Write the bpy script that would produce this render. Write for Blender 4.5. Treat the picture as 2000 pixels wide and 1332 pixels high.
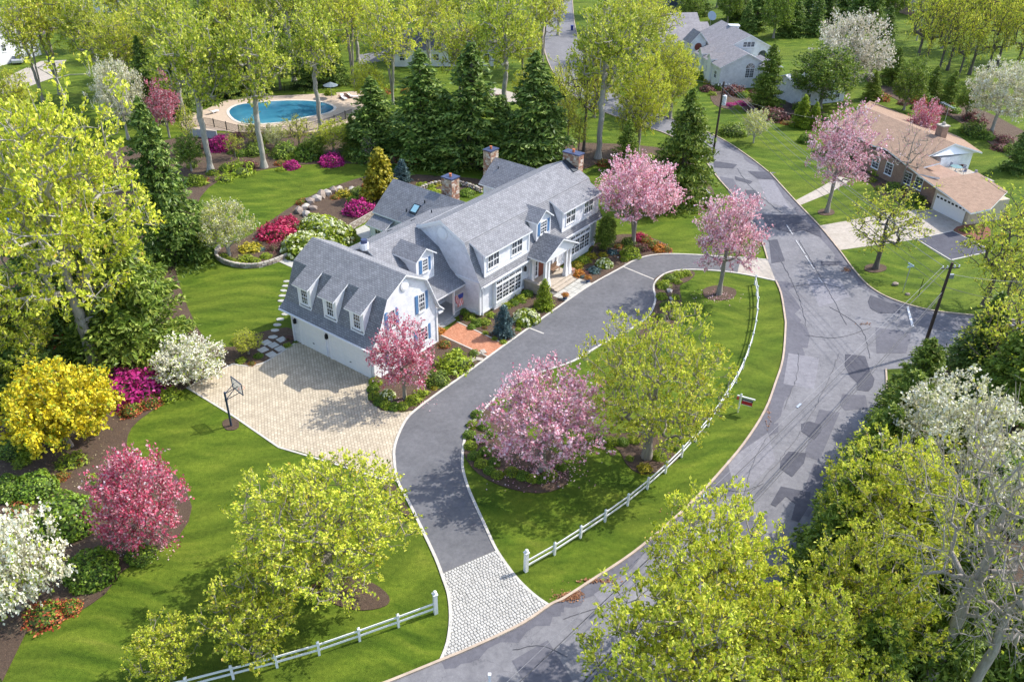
import bpy, math, random
import numpy as np
from mathutils import Vector, Matrix
from mathutils.geometry import tessellate_polygon

# ------------------------------------------------------------------ camera, world, sun, exposure
scene = bpy.context.scene
for o_ in list(bpy.data.objects):
    bpy.data.objects.remove(o_)
COL = scene.collection
CAM_F, CAM_PITCH, CAM_ROLL, HOUSE_AZ, CAM_H = 1619.384, .563677, .0217606, .933466, 42.0
_fw = np.array([0, math.cos(CAM_PITCH), -math.sin(CAM_PITCH)])
_r0 = np.array([1., 0, 0]); _u0 = np.cross(_r0, _fw)
_c, _s = math.cos(CAM_ROLL), math.sin(CAM_ROLL)
_R = _c*_r0+_s*_u0; _U = -_s*_r0+_c*_u0
cam_data = bpy.data.cameras.new('camera'); cam = bpy.data.objects.new('camera', cam_data); COL.objects.link(cam)
cam_data.sensor_width = 36; cam_data.lens = CAM_F/2000*36; cam_data.clip_start = .5; cam_data.clip_end = 6000
m4 = Matrix(((_R[0], _U[0], -_fw[0], 0), (_R[1], _U[1], -_fw[1], 0), (_R[2], _U[2], -_fw[2], CAM_H), (0, 0, 0, 1)))
cam.matrix_world = m4
scene.camera = cam
SUN_AZ, SUN_EL = math.radians(24), math.radians(47)
world = bpy.data.worlds.new('World'); scene.world = world; world.use_nodes = True
wn = world.node_tree.nodes; wl = world.node_tree.links
sky = wn.new('ShaderNodeTexSky'); sky.sky_type = 'NISHITA'; sky.sun_disc = False
sky.sun_elevation = SUN_EL; sky.sun_rotation = math.pi/2-SUN_AZ
sky.air_density = 1.0; sky.dust_density = 1.5
wl.new(sky.outputs[0], wn['Background'].inputs[0]); wn['Background'].inputs[1].default_value = .15
sun_d = bpy.data.lights.new('sun', 'SUN'); sun = bpy.data.objects.new('sun', sun_d); COL.objects.link(sun)
sun_d.energy = 2.5; sun_d.angle = math.radians(.6); sun_d.color = (1, .955, .87)
sdir = Vector((math.cos(SUN_AZ)*math.cos(SUN_EL), math.sin(SUN_AZ)*math.cos(SUN_EL), math.sin(SUN_EL)))
sun.rotation_euler = sdir.to_track_quat('Z', 'Y').to_euler(); sun.location = (60, 30, 90)
scene.view_settings.view_transform = 'Standard'; scene.view_settings.look = 'None'
scene.view_settings.exposure = 1.18; scene.view_settings.gamma = 1
scene.view_settings.use_curve_mapping = False
scene.cycles.max_bounces = 6; scene.cycles.diffuse_bounces = 3; scene.cycles.transmission_bounces = 4
scene.cycles.transparent_max_bounces = 4; scene.cycles.glossy_bounces = 2

# ------------------------------------------------------------------ surveying: photo pixel (2000 px wide) <-> place
def G(x, y, z=0.0):
    d = CAM_F*_fw+(x-1000)*_R-(y-666)*_U
    t = (z-CAM_H)/d[2]
    return Vector((d[0]*t, d[1]*t, z))
def P(p):
    q = np.array([p[0], p[1], p[2]-CAM_H]); zz = q@_fw
    return 1000+CAM_F*(q@_R)/zz, 666-CAM_F*(q@_U)/zz, CAM_F/zz
def solve_h(base, ytop):
    lo, hi = .05, 45.
    for _ in range(40):
        mid = (lo+hi)/2
        if base.z+mid > CAM_H-1: hi = mid; continue
        if P((base.x, base.y, base.z+mid))[1] > ytop: lo = mid
        else: hi = mid
    return (lo+hi)/2

# ------------------------------------------------------------------ object helpers
def link(name, data, parent=None, loc=None):
    o = bpy.data.objects.new(name, data); COL.objects.link(o)
    if parent: o.parent = parent
    if loc is not None: o.location = loc
    return o
def thing(name, label, cat, loc=(0, 0, 0), rz=0, group=None):
    o = link(name, None, None, loc); o.rotation_euler = (0, 0, rz); o.empty_display_size = .3
    return tag(o, label, cat, group)
def tag(o, label, cat, group=None, kind=None):
    if label: o['label'] = label
    if cat: o['category'] = cat
    if group: o['group'] = group
    if kind: o['kind'] = kind
    return o
def struct(o):
    o['kind'] = 'structure'; return o

# ------------------------------------------------------------------ materials
MATS = {}
def nmat(name):
    m = bpy.data.materials.new(name); m.use_nodes = True; nt = m.node_tree
    return m, nt, nt.nodes, nt.links, nt.nodes['Principled BSDF']
def ramp(N, L, src, cols, pos=None, interp='LINEAR'):
    r = N.new('ShaderNodeValToRGB'); cr = r.color_ramp; cr.interpolation = interp
    n = len(cols); pos = pos or [i/(n-1) for i in range(n)]
    while len(cr.elements) < n: cr.elements.new(.5)
    for e, p, c in zip(cr.elements, pos, cols): e.position = p; e.color = (*c, 1)
    L.new(src, r.inputs[0]); return r.outputs[0]
def noise(N, L, scale, detail=4, co=None, rough=.6):
    n = N.new('ShaderNodeTexNoise'); n.inputs['Scale'].default_value = scale; n.inputs['Detail'].default_value = detail
    n.inputs['Roughness'].default_value = rough
    if co is not None: L.new(co, n.inputs['Vector'])
    return n.outputs[0]
def mix(N, L, a, b, f, mode='MIX'):
    m = N.new('ShaderNodeMix'); m.data_type = 'RGBA'; m.blend_type = mode
    if isinstance(f, (int, float)): m.inputs[0].default_value = f
    else: L.new(f, m.inputs[0])
    for k, v in ((6, a), (7, b)):
        if isinstance(v, tuple): m.inputs[k].default_value = (*v, 1)
        else: L.new(v, m.inputs[k])
    return m.outputs[2]
def bump(N, L, h, st, dist, bs):
    b = N.new('ShaderNodeBump'); b.inputs['Strength'].default_value = st; b.inputs['Distance'].default_value = dist
    L.new(h, b.inputs['Height']); L.new(b.outputs[0], bs.inputs['Normal'])
def objco(N):
    return N.new('ShaderNodeTexCoord').outputs['Object']
def plain(name, col, rough=.6, metal=0, var=.12, scale=3.):
    if name in MATS: return MATS[name]
    m, nt, N, L, bs = nmat(name)
    co = objco(N); n = noise(N, L, scale, 4, co)
    c = ramp(N, L, n, [tuple(x*(1-var) for x in col), tuple(min(1, x*(1+var)) for x in col)], [.3, .7])
    L.new(c, bs.inputs['Base Color']); bs.inputs['Roughness'].default_value = rough; bs.inputs['Metallic'].default_value = metal
    MATS[name] = m; return m
def leafmat(name, cols, trans=.3, pos=None, gloss=.5):
    if name in MATS: return MATS[name]
    m, nt, N, L, bs = nmat(name)
    ge = N.new('ShaderNodeNewGeometry')
    oi = N.new('ShaderNodeObjectInfo')
    c = ramp(N, L, ge.outputs['Random Per Island'], cols, pos)
    n = noise(N, L, .9, 3, objco(N))
    v = N.new('ShaderNodeMapRange'); v.inputs[1].default_value = .3; v.inputs[2].default_value = .7
    v.inputs[3].default_value = .68; v.inputs[4].default_value = 1.25; L.new(n, v.inputs[0])
    v2 = N.new('ShaderNodeMapRange'); v2.inputs[3].default_value = .88; v2.inputs[4].default_value = 1.1; L.new(oi.outputs['Random'], v2.inputs[0])
    mu = N.new('ShaderNodeMath'); mu.operation = 'MULTIPLY'; L.new(v.outputs[0], mu.inputs[0]); L.new(v2.outputs[0], mu.inputs[1])
    hs = N.new('ShaderNodeHueSaturation'); L.new(c, hs.inputs['Color']); L.new(mu.outputs[0], hs.inputs['Value'])
    L.new(hs.outputs[0], bs.inputs['Base Color']); bs.inputs['Roughness'].default_value = gloss
    bs.inputs['Specular IOR Level'].default_value = .35
    tr = N.new('ShaderNodeBsdfTranslucent'); L.new(hs.outputs[0], tr.inputs[0])
    mx = N.new('ShaderNodeMixShader'); mx.inputs[0].default_value = trans
    L.new(bs.outputs[0], mx.inputs[1]); L.new(tr.outputs[0], mx.inputs[2])
    L.new(mx.outputs[0], N['Material Output'].inputs[0])
    MATS[name] = m; return m
def barkmat(name, c1, c2, sc=6):
    if name in MATS: return MATS[name]
    m, nt, N, L, bs = nmat(name)
    mp = N.new('ShaderNodeMapping'); mp.inputs['Scale'].default_value = (1, 1, .25); L.new(objco(N), mp.inputs[0])
    n = noise(N, L, sc, 6, mp.outputs[0], .7)
    L.new(ramp(N, L, n, [c1, c2], [.3, .7]), bs.inputs['Base Color']); bs.inputs['Roughness'].default_value = .9
    bump(N, L, n, .6, .03, bs); MATS[name] = m; return m

YG = leafmat('leaf_spring_yellow_green', [(.20, .28, .02), (.45, .52, .03), (.70, .71, .07), (.82, .81, .14), (.60, .65, .05), (.74, .54, .09)], .36, [0, .25, .55, .8, .93, 1])
YG2 = leafmat('leaf_fresh_green', [(.15, .23, .02), (.36, .44, .03), (.58, .62, .07), (.74, .74, .14)], .36)
GRN = leafmat('leaf_mid_green', [(.06, .12, .015), (.15, .24, .025), (.27, .37, .045), (.40, .48, .08)], .3)
SPR = leafmat('needle_dark_green', [(.04, .09, .015), (.11, .19, .03), (.22, .32, .05), (.40, .49, .12)], .22)
SPR2 = leafmat('needle_mid_green', [(.07, .12, .015), (.15, .23, .025), (.26, .35, .045), (.40, .46, .08)], .25)
BLU = leafmat('needle_blue_grey', [(.06, .11, .11), (.12, .2, .2), (.2, .31, .3)], .1)
GLD = leafmat('needle_gold', [(.14, .15, .01), (.36, .32, .02), (.6, .5, .03), (.72, .6, .07)], .25)
GLD2 = leafmat('leaf_gold', [(.42, .34, .02), (.70, .56, .02), (.88, .74, .04), (.92, .82, .10)], .3)
PNK = leafmat('blossom_pink', [(.52, .18, .23), (.76, .38, .45), (.89, .60, .65), (.96, .80, .82)], .3)
PN2 = leafmat('blossom_orchid_pink', [(.56, .17, .25), (.80, .40, .49), (.90, .58, .65), (.96, .78, .82)], .3)
RSE = leafmat('blossom_rose_red', [(.48, .04, .09), (.68, .09, .18), (.80, .20, .30), (.88, .42, .50)], .28)
MAG = leafmat('blossom_magenta', [(.30, .01, .10), (.52, .03, .22), (.66, .06, .34)], .25)
MGR = leafmat('blossom_crimson', [(.3, .01, .05), (.5, .03, .10), (.64, .07, .18)], .25)
WHT = leafmat('blossom_white', [(.62, .58, .36), (.84, .81, .64), (.95, .93, .84)], .2)
CRM = leafmat('blossom_cream_green', [(.40, .42, .12), (.62, .62, .28), (.80, .77, .50), (.9, .86, .66)], .3)
DRY = leafmat('blossom_buff', [(.55, .48, .34), (.76, .70, .56), (.90, .85, .74)], .25)
RED = leafmat('leaf_red_orange', [(.34, .06, .03), (.55, .12, .05), (.62, .24, .09)], .25)
PUR = leafmat('leaf_plum', [(.12, .04, .04), (.24, .09, .09), (.33, .16, .12)], .2)
LIM = leafmat('leaf_lime', [(.18, .26, .02), (.32, .42, .03), (.48, .54, .05)], .3)
BOX = leafmat('leaf_boxwood', [(.07, .15, .015), (.19, .31, .03), (.34, .46, .05)], .28)
HYD = leafmat('flower_head_cream', [(.62, .68, .28), (.80, .82, .48), (.93, .92, .74)], .15)
BARK = barkmat('bark_grey_brown', (.17, .145, .115), (.38, .34, .28))
BARKD = barkmat('bark_dark', (.06, .05, .045), (.17, .145, .12))
BARKL = barkmat('bark_pale_grey', (.24, .22, .19), (.46, .43, .37))
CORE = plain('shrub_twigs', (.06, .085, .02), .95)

# ------------------------------------------------------------------ mesh building with numpy
def np_mesh(name, V, F, mats, midx=None, smooth=False):
    """V (n,3); F (m,k) all same k"""
    me = bpy.data.meshes.new(name); V = np.asarray(V, np.float32); F = np.asarray(F, np.int32)
    k = F.shape[1]
    me.vertices.add(len(V)); me.vertices.foreach_set('co', V.ravel())
    me.loops.add(F.size); me.loops.foreach_set('vertex_index', F.ravel())
    me.polygons.add(len(F)); me.polygons.foreach_set('loop_start', np.arange(0, F.size, k, dtype=np.int32))
    if midx is not None: me.polygons.foreach_set('material_index', np.asarray(midx, np.int32))
    me.polygons.foreach_set('use_smooth', np.full(len(F), smooth))
    for m in mats: me.materials.append(m)
    me.update(calc_edges=True); return me
def unit(v): return v/np.maximum(np.linalg.norm(v, axis=-1, keepdims=True), 1e-9)
def leaf_quads(rng, C, size, asp=.55, up=.5, out=None, fold=.18, axis=None, jit=.35):
    """folded lozenge leaves at C"""
    n = len(C); nrm = rng.normal(size=(n, 3)); nrm[:, 2] += up
    if out is not None: nrm += out
    nrm = unit(nrm)
    t = rng.normal(size=(n, 3))
    if axis is not None: t = t*.45+axis
    t = unit(t-nrm*(t*nrm).sum(1, keepdims=True)); b = np.cross(nrm, t)
    s = size*(1+jit*rng.uniform(-1, 1, size=(n, 1)))
    V = np.stack([C-t*s*.5, C+b*s*asp*.5+nrm*s*fold, C+t*s*.5, C-b*s*asp*.5+nrm*s*fold*.6], 1).reshape(-1, 3)
    return V, np.arange(4*n, dtype=np.int32).reshape(-1, 4)
def tubes(A, B, ra, rb, k):
    """prisms from A to B"""
    d = unit(B-A); h = np.where(np.abs(d[:, 2:3]) < .9, np.array([[0, 0, 1.]]), np.array([[1., 0, 0]]))
    x = unit(np.cross(d, h)); y = np.cross(d, x); n = len(A)
    an = np.arange(k)*2*np.pi/k
    c = (np.cos(an)[None, :, None]*x[:, None]+np.sin(an)[None, :, None]*y[:, None])
    V = np.concatenate([A[:, None]+c*ra[:, None, None], (B+d*rb[:, None]*.3)[:, None]+c*rb[:, None, None]], 1).reshape(-1, 3)
    i = np.arange(k); j = (i+1) % k
    q = np.stack([i, j, j+k, i+k], 1)
    F = (q[None]+(np.arange(n)*2*k)[:, None, None]).reshape(-1, 4)
    return V, F
def skeleton(rng, H, th, R, n, lump=.25, zc=.5, multi=1, lean=0, spread=1.0, step=.7):
    """trunk and limbs grown towards n twig targets inside a lumpy crown"""
    pos = [np.array([0., 0, 0])]; par = [-1]
    top = th+(H-th)*.62
    for m in range(multi):
        prev = 0; an = rng.uniform(0, 6.28)+m*6.28/multi
        fan = (0 if multi == 1 else .28*R)
        k = max(4, int(top/1.0))
        for i in range(1, k+1):
            f = i/k; w = .02*H*f
            p = np.array([math.cos(an)*fan*f**1.3+rng.normal()*w*.5+lean*f*H, math.sin(an)*fan*f**1.3+rng.normal()*w*.5, top*f])
            pos.append(p); par.append(prev); prev = len(pos)-1
    cz = th+(H-th)*zc; hz = (H-th)*.5
    u = unit(rng.normal(size=(n, 3))); r = rng.uniform(0, 1, n)**.38
    ph = rng.uniform(0, 6.28, 6)
    az = np.arctan2(u[:, 1], u[:, 0])
    lum = 1+lump*(np.sin(az*3+ph[0])*.4+np.sin(az*5+ph[1]+u[:, 2]*4)*.35+np.sin(u[:, 2]*7+ph[2]+az*2)*.35)
    T = u*(r*lum)[:, None]*np.array([R, R, hz])
    low = T[:, 2] < 0; T[low, :2] *= 1.0; T[low, 2] *= .8
    T[:, 2] += cz; T[:, 0] += lean*T[:, 2]
    T = T[T[:, 2] > th*.75]
    T = T[np.argsort(np.linalg.norm(T-np.array([0, 0, th]), axis=1))]
    buf = np.zeros((len(pos)+len(T)*14, 3)); cnt = len(pos); buf[:cnt] = np.array(pos)
    start_ok = np.array([p[2] >= th*.8 for p in pos]+[True]*(len(buf)-cnt))
    tips = []
    for t in T:
        P0 = buf[:cnt]; d = t-P0; dist = np.linalg.norm(d, axis=1)
        pen = np.where(d[:, 2] < -.1*dist, 1.5, 1.0)+np.where(start_ok[:cnt], 0, 50)
        hr = np.hypot(P0[:, 0], P0[:, 1]); ht = math.hypot(t[0], t[1])
        pen = pen+np.where(hr > ht+.3, .8, 0)
        i = int(np.argmin(dist*pen)); a = P0[i].copy(); L = dist[i]
        if L < .12: continue
        k = max(1, min(12, int(round(L/step)))); prev = i
        side = rng.normal(size=3)*L*.07; side[2] += L*.05*spread
        for j in range(1, k+1):
            f = j/k; p = a+(t-a)*f+side*math.sin(f*math.pi)+rng.normal(size=3)*.03*L*(f < 1)
            if cnt >= len(buf): break
            buf[cnt] = p; par.append(prev); prev = cnt; cnt += 1
        tips.append(prev)
    pos = buf[:cnt]; par = np.array(par[:cnt])
    w = np.zeros(cnt); w[tips] = 1.0
    acc = w.copy()
    for i in range(cnt-1, 0, -1): acc[par[i]] += acc[i]
    acc = np.maximum(acc, 1)
    return pos, par, acc, np.array(tips)
VAR = {}
def tree_variant(key, seed, H, th, R, n, leaf, size, per, sig, bark=None, rt=.03, expo=.46, twig=.5, up=.4, lump=.28, multi=1, asp=.6,
                 along=True, lean=0, zc=.5, step=.7, extra=None, barer=0, flare=True, tw=.9, tuft=0):
    rng = np.random.default_rng(seed); bark = bark or BARK
    pos, par, acc, tips = skeleton(rng, H, th, R, n, lump, zc, multi, lean, step=step)
    rad = rt*acc**expo
    # finger twigs that stick out of the tips
    ntw = len(tips)*3
    src = np.repeat(tips, 3); o = unit(pos[src]-np.array([0, 0, th+(H-th)*.3])); dd = unit(o+rng.normal(size=(ntw, 3))*.55+np.array([0, 0, .25]))
    tw_end = pos[src]+dd*rng.uniform(.35, 1.0, (ntw, 1))*twig*2
    e = np.arange(1, len(pos)); A = pos[par[e]]; B = pos[e]; rb = rad[e]; ra = np.minimum(rad[par[e]], rb*1.6)
    if flare:
        base = par[e] == 0; ra[base] = rb[base]*1.7
    big = rb > .07
    V1, F1 = tubes(A[big], B[big], ra[big], rb[big], 8); V2, F2 = tubes(A[~big], B[~big], ra[~big], rb[~big], 4)
    V3, F3 = tubes(pos[src], tw_end, np.full(ntw, rt*tw), np.full(ntw, rt*tw*.5), 3)
    VV = np.concatenate([V1, V2, V3]); FF = np.concatenate([F1, F2+len(V1), F3+len(V1)+len(V2)])
    trunk = np_mesh(key+'_trunk', VV, FF, [bark], smooth=True)
    # leaves
    C = []; ax = []
    keep = rng.uniform(size=ntw) > barer
    S = pos[src][keep]; E = tw_end[keep]
    m = per
    f = rng.uniform(.1, 1.08, (len(S), m, 1)) if not tuft else 1.05-tuft*rng.uniform(0, 1, (len(S), m, 1))**2
    C.append((S[:, None]+(E-S)[:, None]*f+rng.normal(size=(len(S), m, 3))*sig).reshape(-1, 3)); ax.append(np.repeat(unit(E-S), m, 0))
    if along:
        thin = (~big) & (acc[e] < 4); A2, B2 = A[thin], B[thin]; m2 = max(1, int(per*(.6 if not tuft else .22)))
        f = rng.uniform(0, 1, (len(A2), m2, 1))
        C.append((A2[:, None]+(B2-A2)[:, None]*f+rng.normal(size=(len(A2), m2, 3))*sig*1.2).reshape(-1, 3)); ax.append(np.repeat(unit(B2-A2), m2, 0))
    C = np.concatenate(C); ax = np.concatenate(ax)
    V, F = leaf_quads(rng, C, size, asp, up, axis=ax)
    mats = [leaf]; mi = None
    if extra:
        mats.append(extra[0]); mi = (rng.uniform(size=len(F)) < extra[1]).astype(int)
    crown = np_mesh(key+'_crown', V, F, mats, mi)
    VAR[key] = dict(trunk=trunk, crown=crown, H=H+twig*.8, R=R*1.05+twig, th=th)
def conifer_variant(key, seed, H, R, leaf, size=.42, whorl=.38, nb=9, droop=.12, pw=.85, dens=1.0, th=.3, column=False, bark=None, asp=.42, tip_up=.0):
    rng = np.random.default_rng(seed); C = []; AX = []; BA = []; BB = []
    z = th
    while z < H*.985:
        f = (z-th)/(H-th)
        r = R*((1-f)**pw) if not column else R*min(1, (1-f)*2.6)**.6*(.75+.25*math.sin(min(1, f*4+.15)*1.57))
        r *= rng.uniform(.86, 1.1); k = max(5, int(nb*(.45+.55*r/R)))
        for j in range(k):
            an = rng.uniform(0, 6.28); L = r*rng.uniform(.78, 1.12)
            d = np.array([math.cos(an), math.sin(an), 0]); p0 = np.array([0, 0, z])
            m = max(2, int(L/size*2.3*dens)); ff = (np.arange(m)+rng.uniform(0, 1, m))/m; ff = .16+.86*ff
            dz = -droop*L*2*ff+droop*L*1.2*ff**2+tip_up*L*ff**2
            base = p0+d*(L*ff)[:, None]; base[:, 2] += dz
            wid = (1-.55*ff)*L*.26
            sd = np.array([-d[1], d[0], 0])
            for sgn in (-1, 0, 1):
                q = base+sd*(wid*sgn*rng.uniform(.5, 1.1, m))[:, None]+rng.normal(size=(m, 3))*.07
                a = d*.8+sd*sgn*.7; a = a+np.array([0, 0, -.15+tip_up]); C.append(q); AX.append(np.repeat(a[None], m, 0))
            BA.append(p0); BB.append(p0+d*L*.8+np.array([0, 0, -droop*L]))
        z += whorl*(.5+.6*(1-f))*rng.uniform(.8, 1.2)
    nt = int(30*dens); C.append(np.stack([rng.normal(size=nt)*.08, rng.normal(size=nt)*.08, H-rng.uniform(0, 1, nt)*.1*H], 1)); AX.append(np.tile([[0, 0, 1.]], (nt, 1)))
    C = np.concatenate(C); AX = np.concatenate(AX)
    out = C*np.array([1, 1, 0]); out = unit(out)*.5
    V, F = leaf_quads(rng, C, size, asp, .9, out, .14, AX, .35)
    crown = np_mesh(key+'_crown', V, F, [leaf])
    BA = np.array(BA); BB = np.array(BB)
    zs = np.linspace(0, H*.97, 9); A = np.stack([zs[:-1]*0, zs[:-1]*0, zs[:-1]], 1); B = np.stack([zs[1:]*0, zs[1:]*0, zs[1:]], 1)
    r0 = .035*H*(1-zs/H)+.02
    Va, Fa = tubes(A, B, r0[:-1], r0[1:], 7); Vb, Fb = tubes(BA, BB, np.full(len(BA), .03), np.full(len(BA), .01), 3)
    trunk = np_mesh(key+'_trunk', np.concatenate([Va, Vb]), np.concatenate([Fa, Fb+len(Va)]), [bark or BARKD], smooth=True)
    VAR[key] = dict(trunk=trunk, crown=crown, H=H, R=R*1.05, th=0)
_ico = {}
def ico(sub):
    if sub not in _ico:
        import bmesh
        bm = bmesh.new(); bmesh.ops.create_icosphere(bm, subdivisions=sub, radius=1)
        _ico[sub] = (np.array([v.co[:] for v in bm.verts]), np.array([[v.index for v in f.verts] for f in bm.faces])); bm.free()
    return _ico[sub]
def shrub_variant(key, seed, n, leaf, size, flat=.8, lump=.2, flower=None, fshare=.0, core=.8, spiky=0, top=0, asp=.6, fsize=1.0):
    """dome of unit radius resting on the ground"""
    rng = np.random.default_rng(seed)
    u = unit(rng.normal(size=(n, 3))); u[:, 2] = np.abs(u[:, 2])*1.15-.15; u = unit(u)
    ph = rng.uniform(0, 6.28, 8); az = np.arctan2(u[:, 1], u[:, 0])
    def lumf(az, z): return 1+lump*(np.sin(az*4+ph[0]+z*3)*.4+np.sin(az*7+ph[1]-z*5)*.3+np.sin(z*8+az*3+ph[2])*.4)
    r = lumf(az, u[:, 2])*(1-np.abs(rng.normal(size=n))*.09)*(1+spiky*rng.uniform(0, 1, n)**4)
    C = u*r[:, None]*np.array([1, 1, flat]); C[:, 2] = np.maximum(C[:, 2], .0)+.04
    V, F = leaf_quads(rng, C, size, asp, .3, u*1.4, .2, u*.6 if spiky else None)
    mi = np.zeros(len(F), int); mats = [leaf]
    if flower:
        mats.append(flower); ff = rng.uniform(size=n) < fshare*np.clip(.35+u[:, 2]*1.3, 0, 1.6); mi[ff] = 1
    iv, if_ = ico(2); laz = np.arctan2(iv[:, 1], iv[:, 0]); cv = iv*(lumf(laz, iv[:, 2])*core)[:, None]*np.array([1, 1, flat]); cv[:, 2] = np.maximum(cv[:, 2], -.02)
    me = bpy.data.meshes.new(key)
    nv = len(V); mats.append(CORE)
    # quads then triangles
    me.vertices.add(nv+len(cv)); me.vertices.foreach_set('co', np.concatenate([V, cv]).astype(np.float32).ravel())
    li = np.concatenate([F.ravel(), (if_+nv).ravel()]).astype(np.int32)
    me.loops.add(len(li)); me.loops.foreach_set('vertex_index', li)
    ls = np.concatenate([np.arange(len(F))*4, len(F)*4+np.arange(len(if_))*3]).astype(np.int32)
    me.polygons.add(len(ls)); me.polygons.foreach_set('loop_start', ls)
    me.polygons.foreach_set('material_index', np.concatenate([mi, np.full(len(if_), len(mats)-1)]).astype(np.int32))
    for m in mats: me.materials.append(m)
    me.update(calc_edges=True); VAR[key] = dict(mesh=me, H=flat, R=1.0)
def hydrangea_variant(key, seed, leaf, nheads, hr):
    shrub_variant(key, seed, 1500, leaf, .17, .72, .15, core=.78)
    rng = np.random.default_rng(seed+5); u = unit(rng.normal(size=(nheads, 3))); u[:, 2] = np.abs(u[:, 2])*1.2; u = unit(u)
    C = u*rng.uniform(.93, 1.05, (nheads, 1))*np.array([1, 1, .74])
    pet = (C[:, None]+unit(rng.normal(size=(nheads, 26, 3)))*hr*.8).reshape(-1, 3)
    V, F = leaf_quads(rng, pet, hr*1.0, .9, 0, np.repeat(u, 26, 0)+unit(pet-np.repeat(C, 26, 0))*1.5, .1)
    VAR[key]['heads'] = np_mesh(key+'_heads', V, F, [HYD])
def _finish_tree(v, name, label, cat, loc, sx, sz, rz, group, tilt=0):
    t = thing(name, label, cat, loc, rz, group); t.scale = (sx, sx, sz)
    link('trunk', v['trunk'], t); link('crown', v['crown'], t); return t
_trng = random.Random(7)
def T(key, name, label, base, ytop, wpx, cat='tree', group=None, rz=None, z=0):
    """tree whose foot, top and width can be read in the photograph"""
    v = VAR[key]; b = G(base[0], base[1], z); h = solve_h(b, ytop); s = P((b.x, b.y, h*.55))[2]
    if v['th']:   # round crowns: the top outline seen from above is the crown's far shoulder
        R_ = wpx/2/s; phi = math.atan2(CAM_H-h*.6, math.hypot(b.x, b.y)); t_ = v['th']/v['H']; tgt = h*math.cos(phi); lo, hi = .2*h, h
        for _ in range(30):
            m_ = (lo+hi)/2
            if m_*(1+t_)/2*math.cos(phi)+math.hypot(R_*math.sin(phi), m_*(1-t_)/2*math.cos(phi)) > tgt: hi = m_
            else: lo = m_
        h = (lo+hi)/2
    return _finish_tree(v, name, label, cat, b, wpx/2/s/v['R'], h/v['H'], _trng.uniform(0, 6.28) if rz is None else rz, group)
def TC(key, name, label, cen, H, R, cat='tree', group=None, rz=None, at=.62):
    """tree whose foot is hidden: crown centre seen at cen, height H"""
    v = VAR[key]; p = G(cen[0], cen[1], H*at); p.z = 0
    return _finish_tree(v, name, label, cat, p, R/v['R'], H/v['H'], _trng.uniform(0, 6.28) if rz is None else rz, group)
def S(key, name, label, base, rpx, hscale=1.0, cat='shrub', group=None, z=0):
    """shrub: centre of its foot at base, half width rpx"""
    v = VAR[key]; b = G(base[0], base[1], z); s = P(b)[2]; r = rpx/s
    if 'heads' in v:
        t = thing(name, label, cat, b, _trng.uniform(0, 6.28), group); t.scale = (r, r, r*hscale)
        link('foliage', v['mesh'], t); link('flower_heads', v['heads'], t); return t
    o = link(name, v['mesh'], None, b); o.rotation_euler = (0, 0, _trng.uniform(0, 6.28)); o.scale = (r, r, r*hscale)
    return tag(o, label, cat, group)

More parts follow.
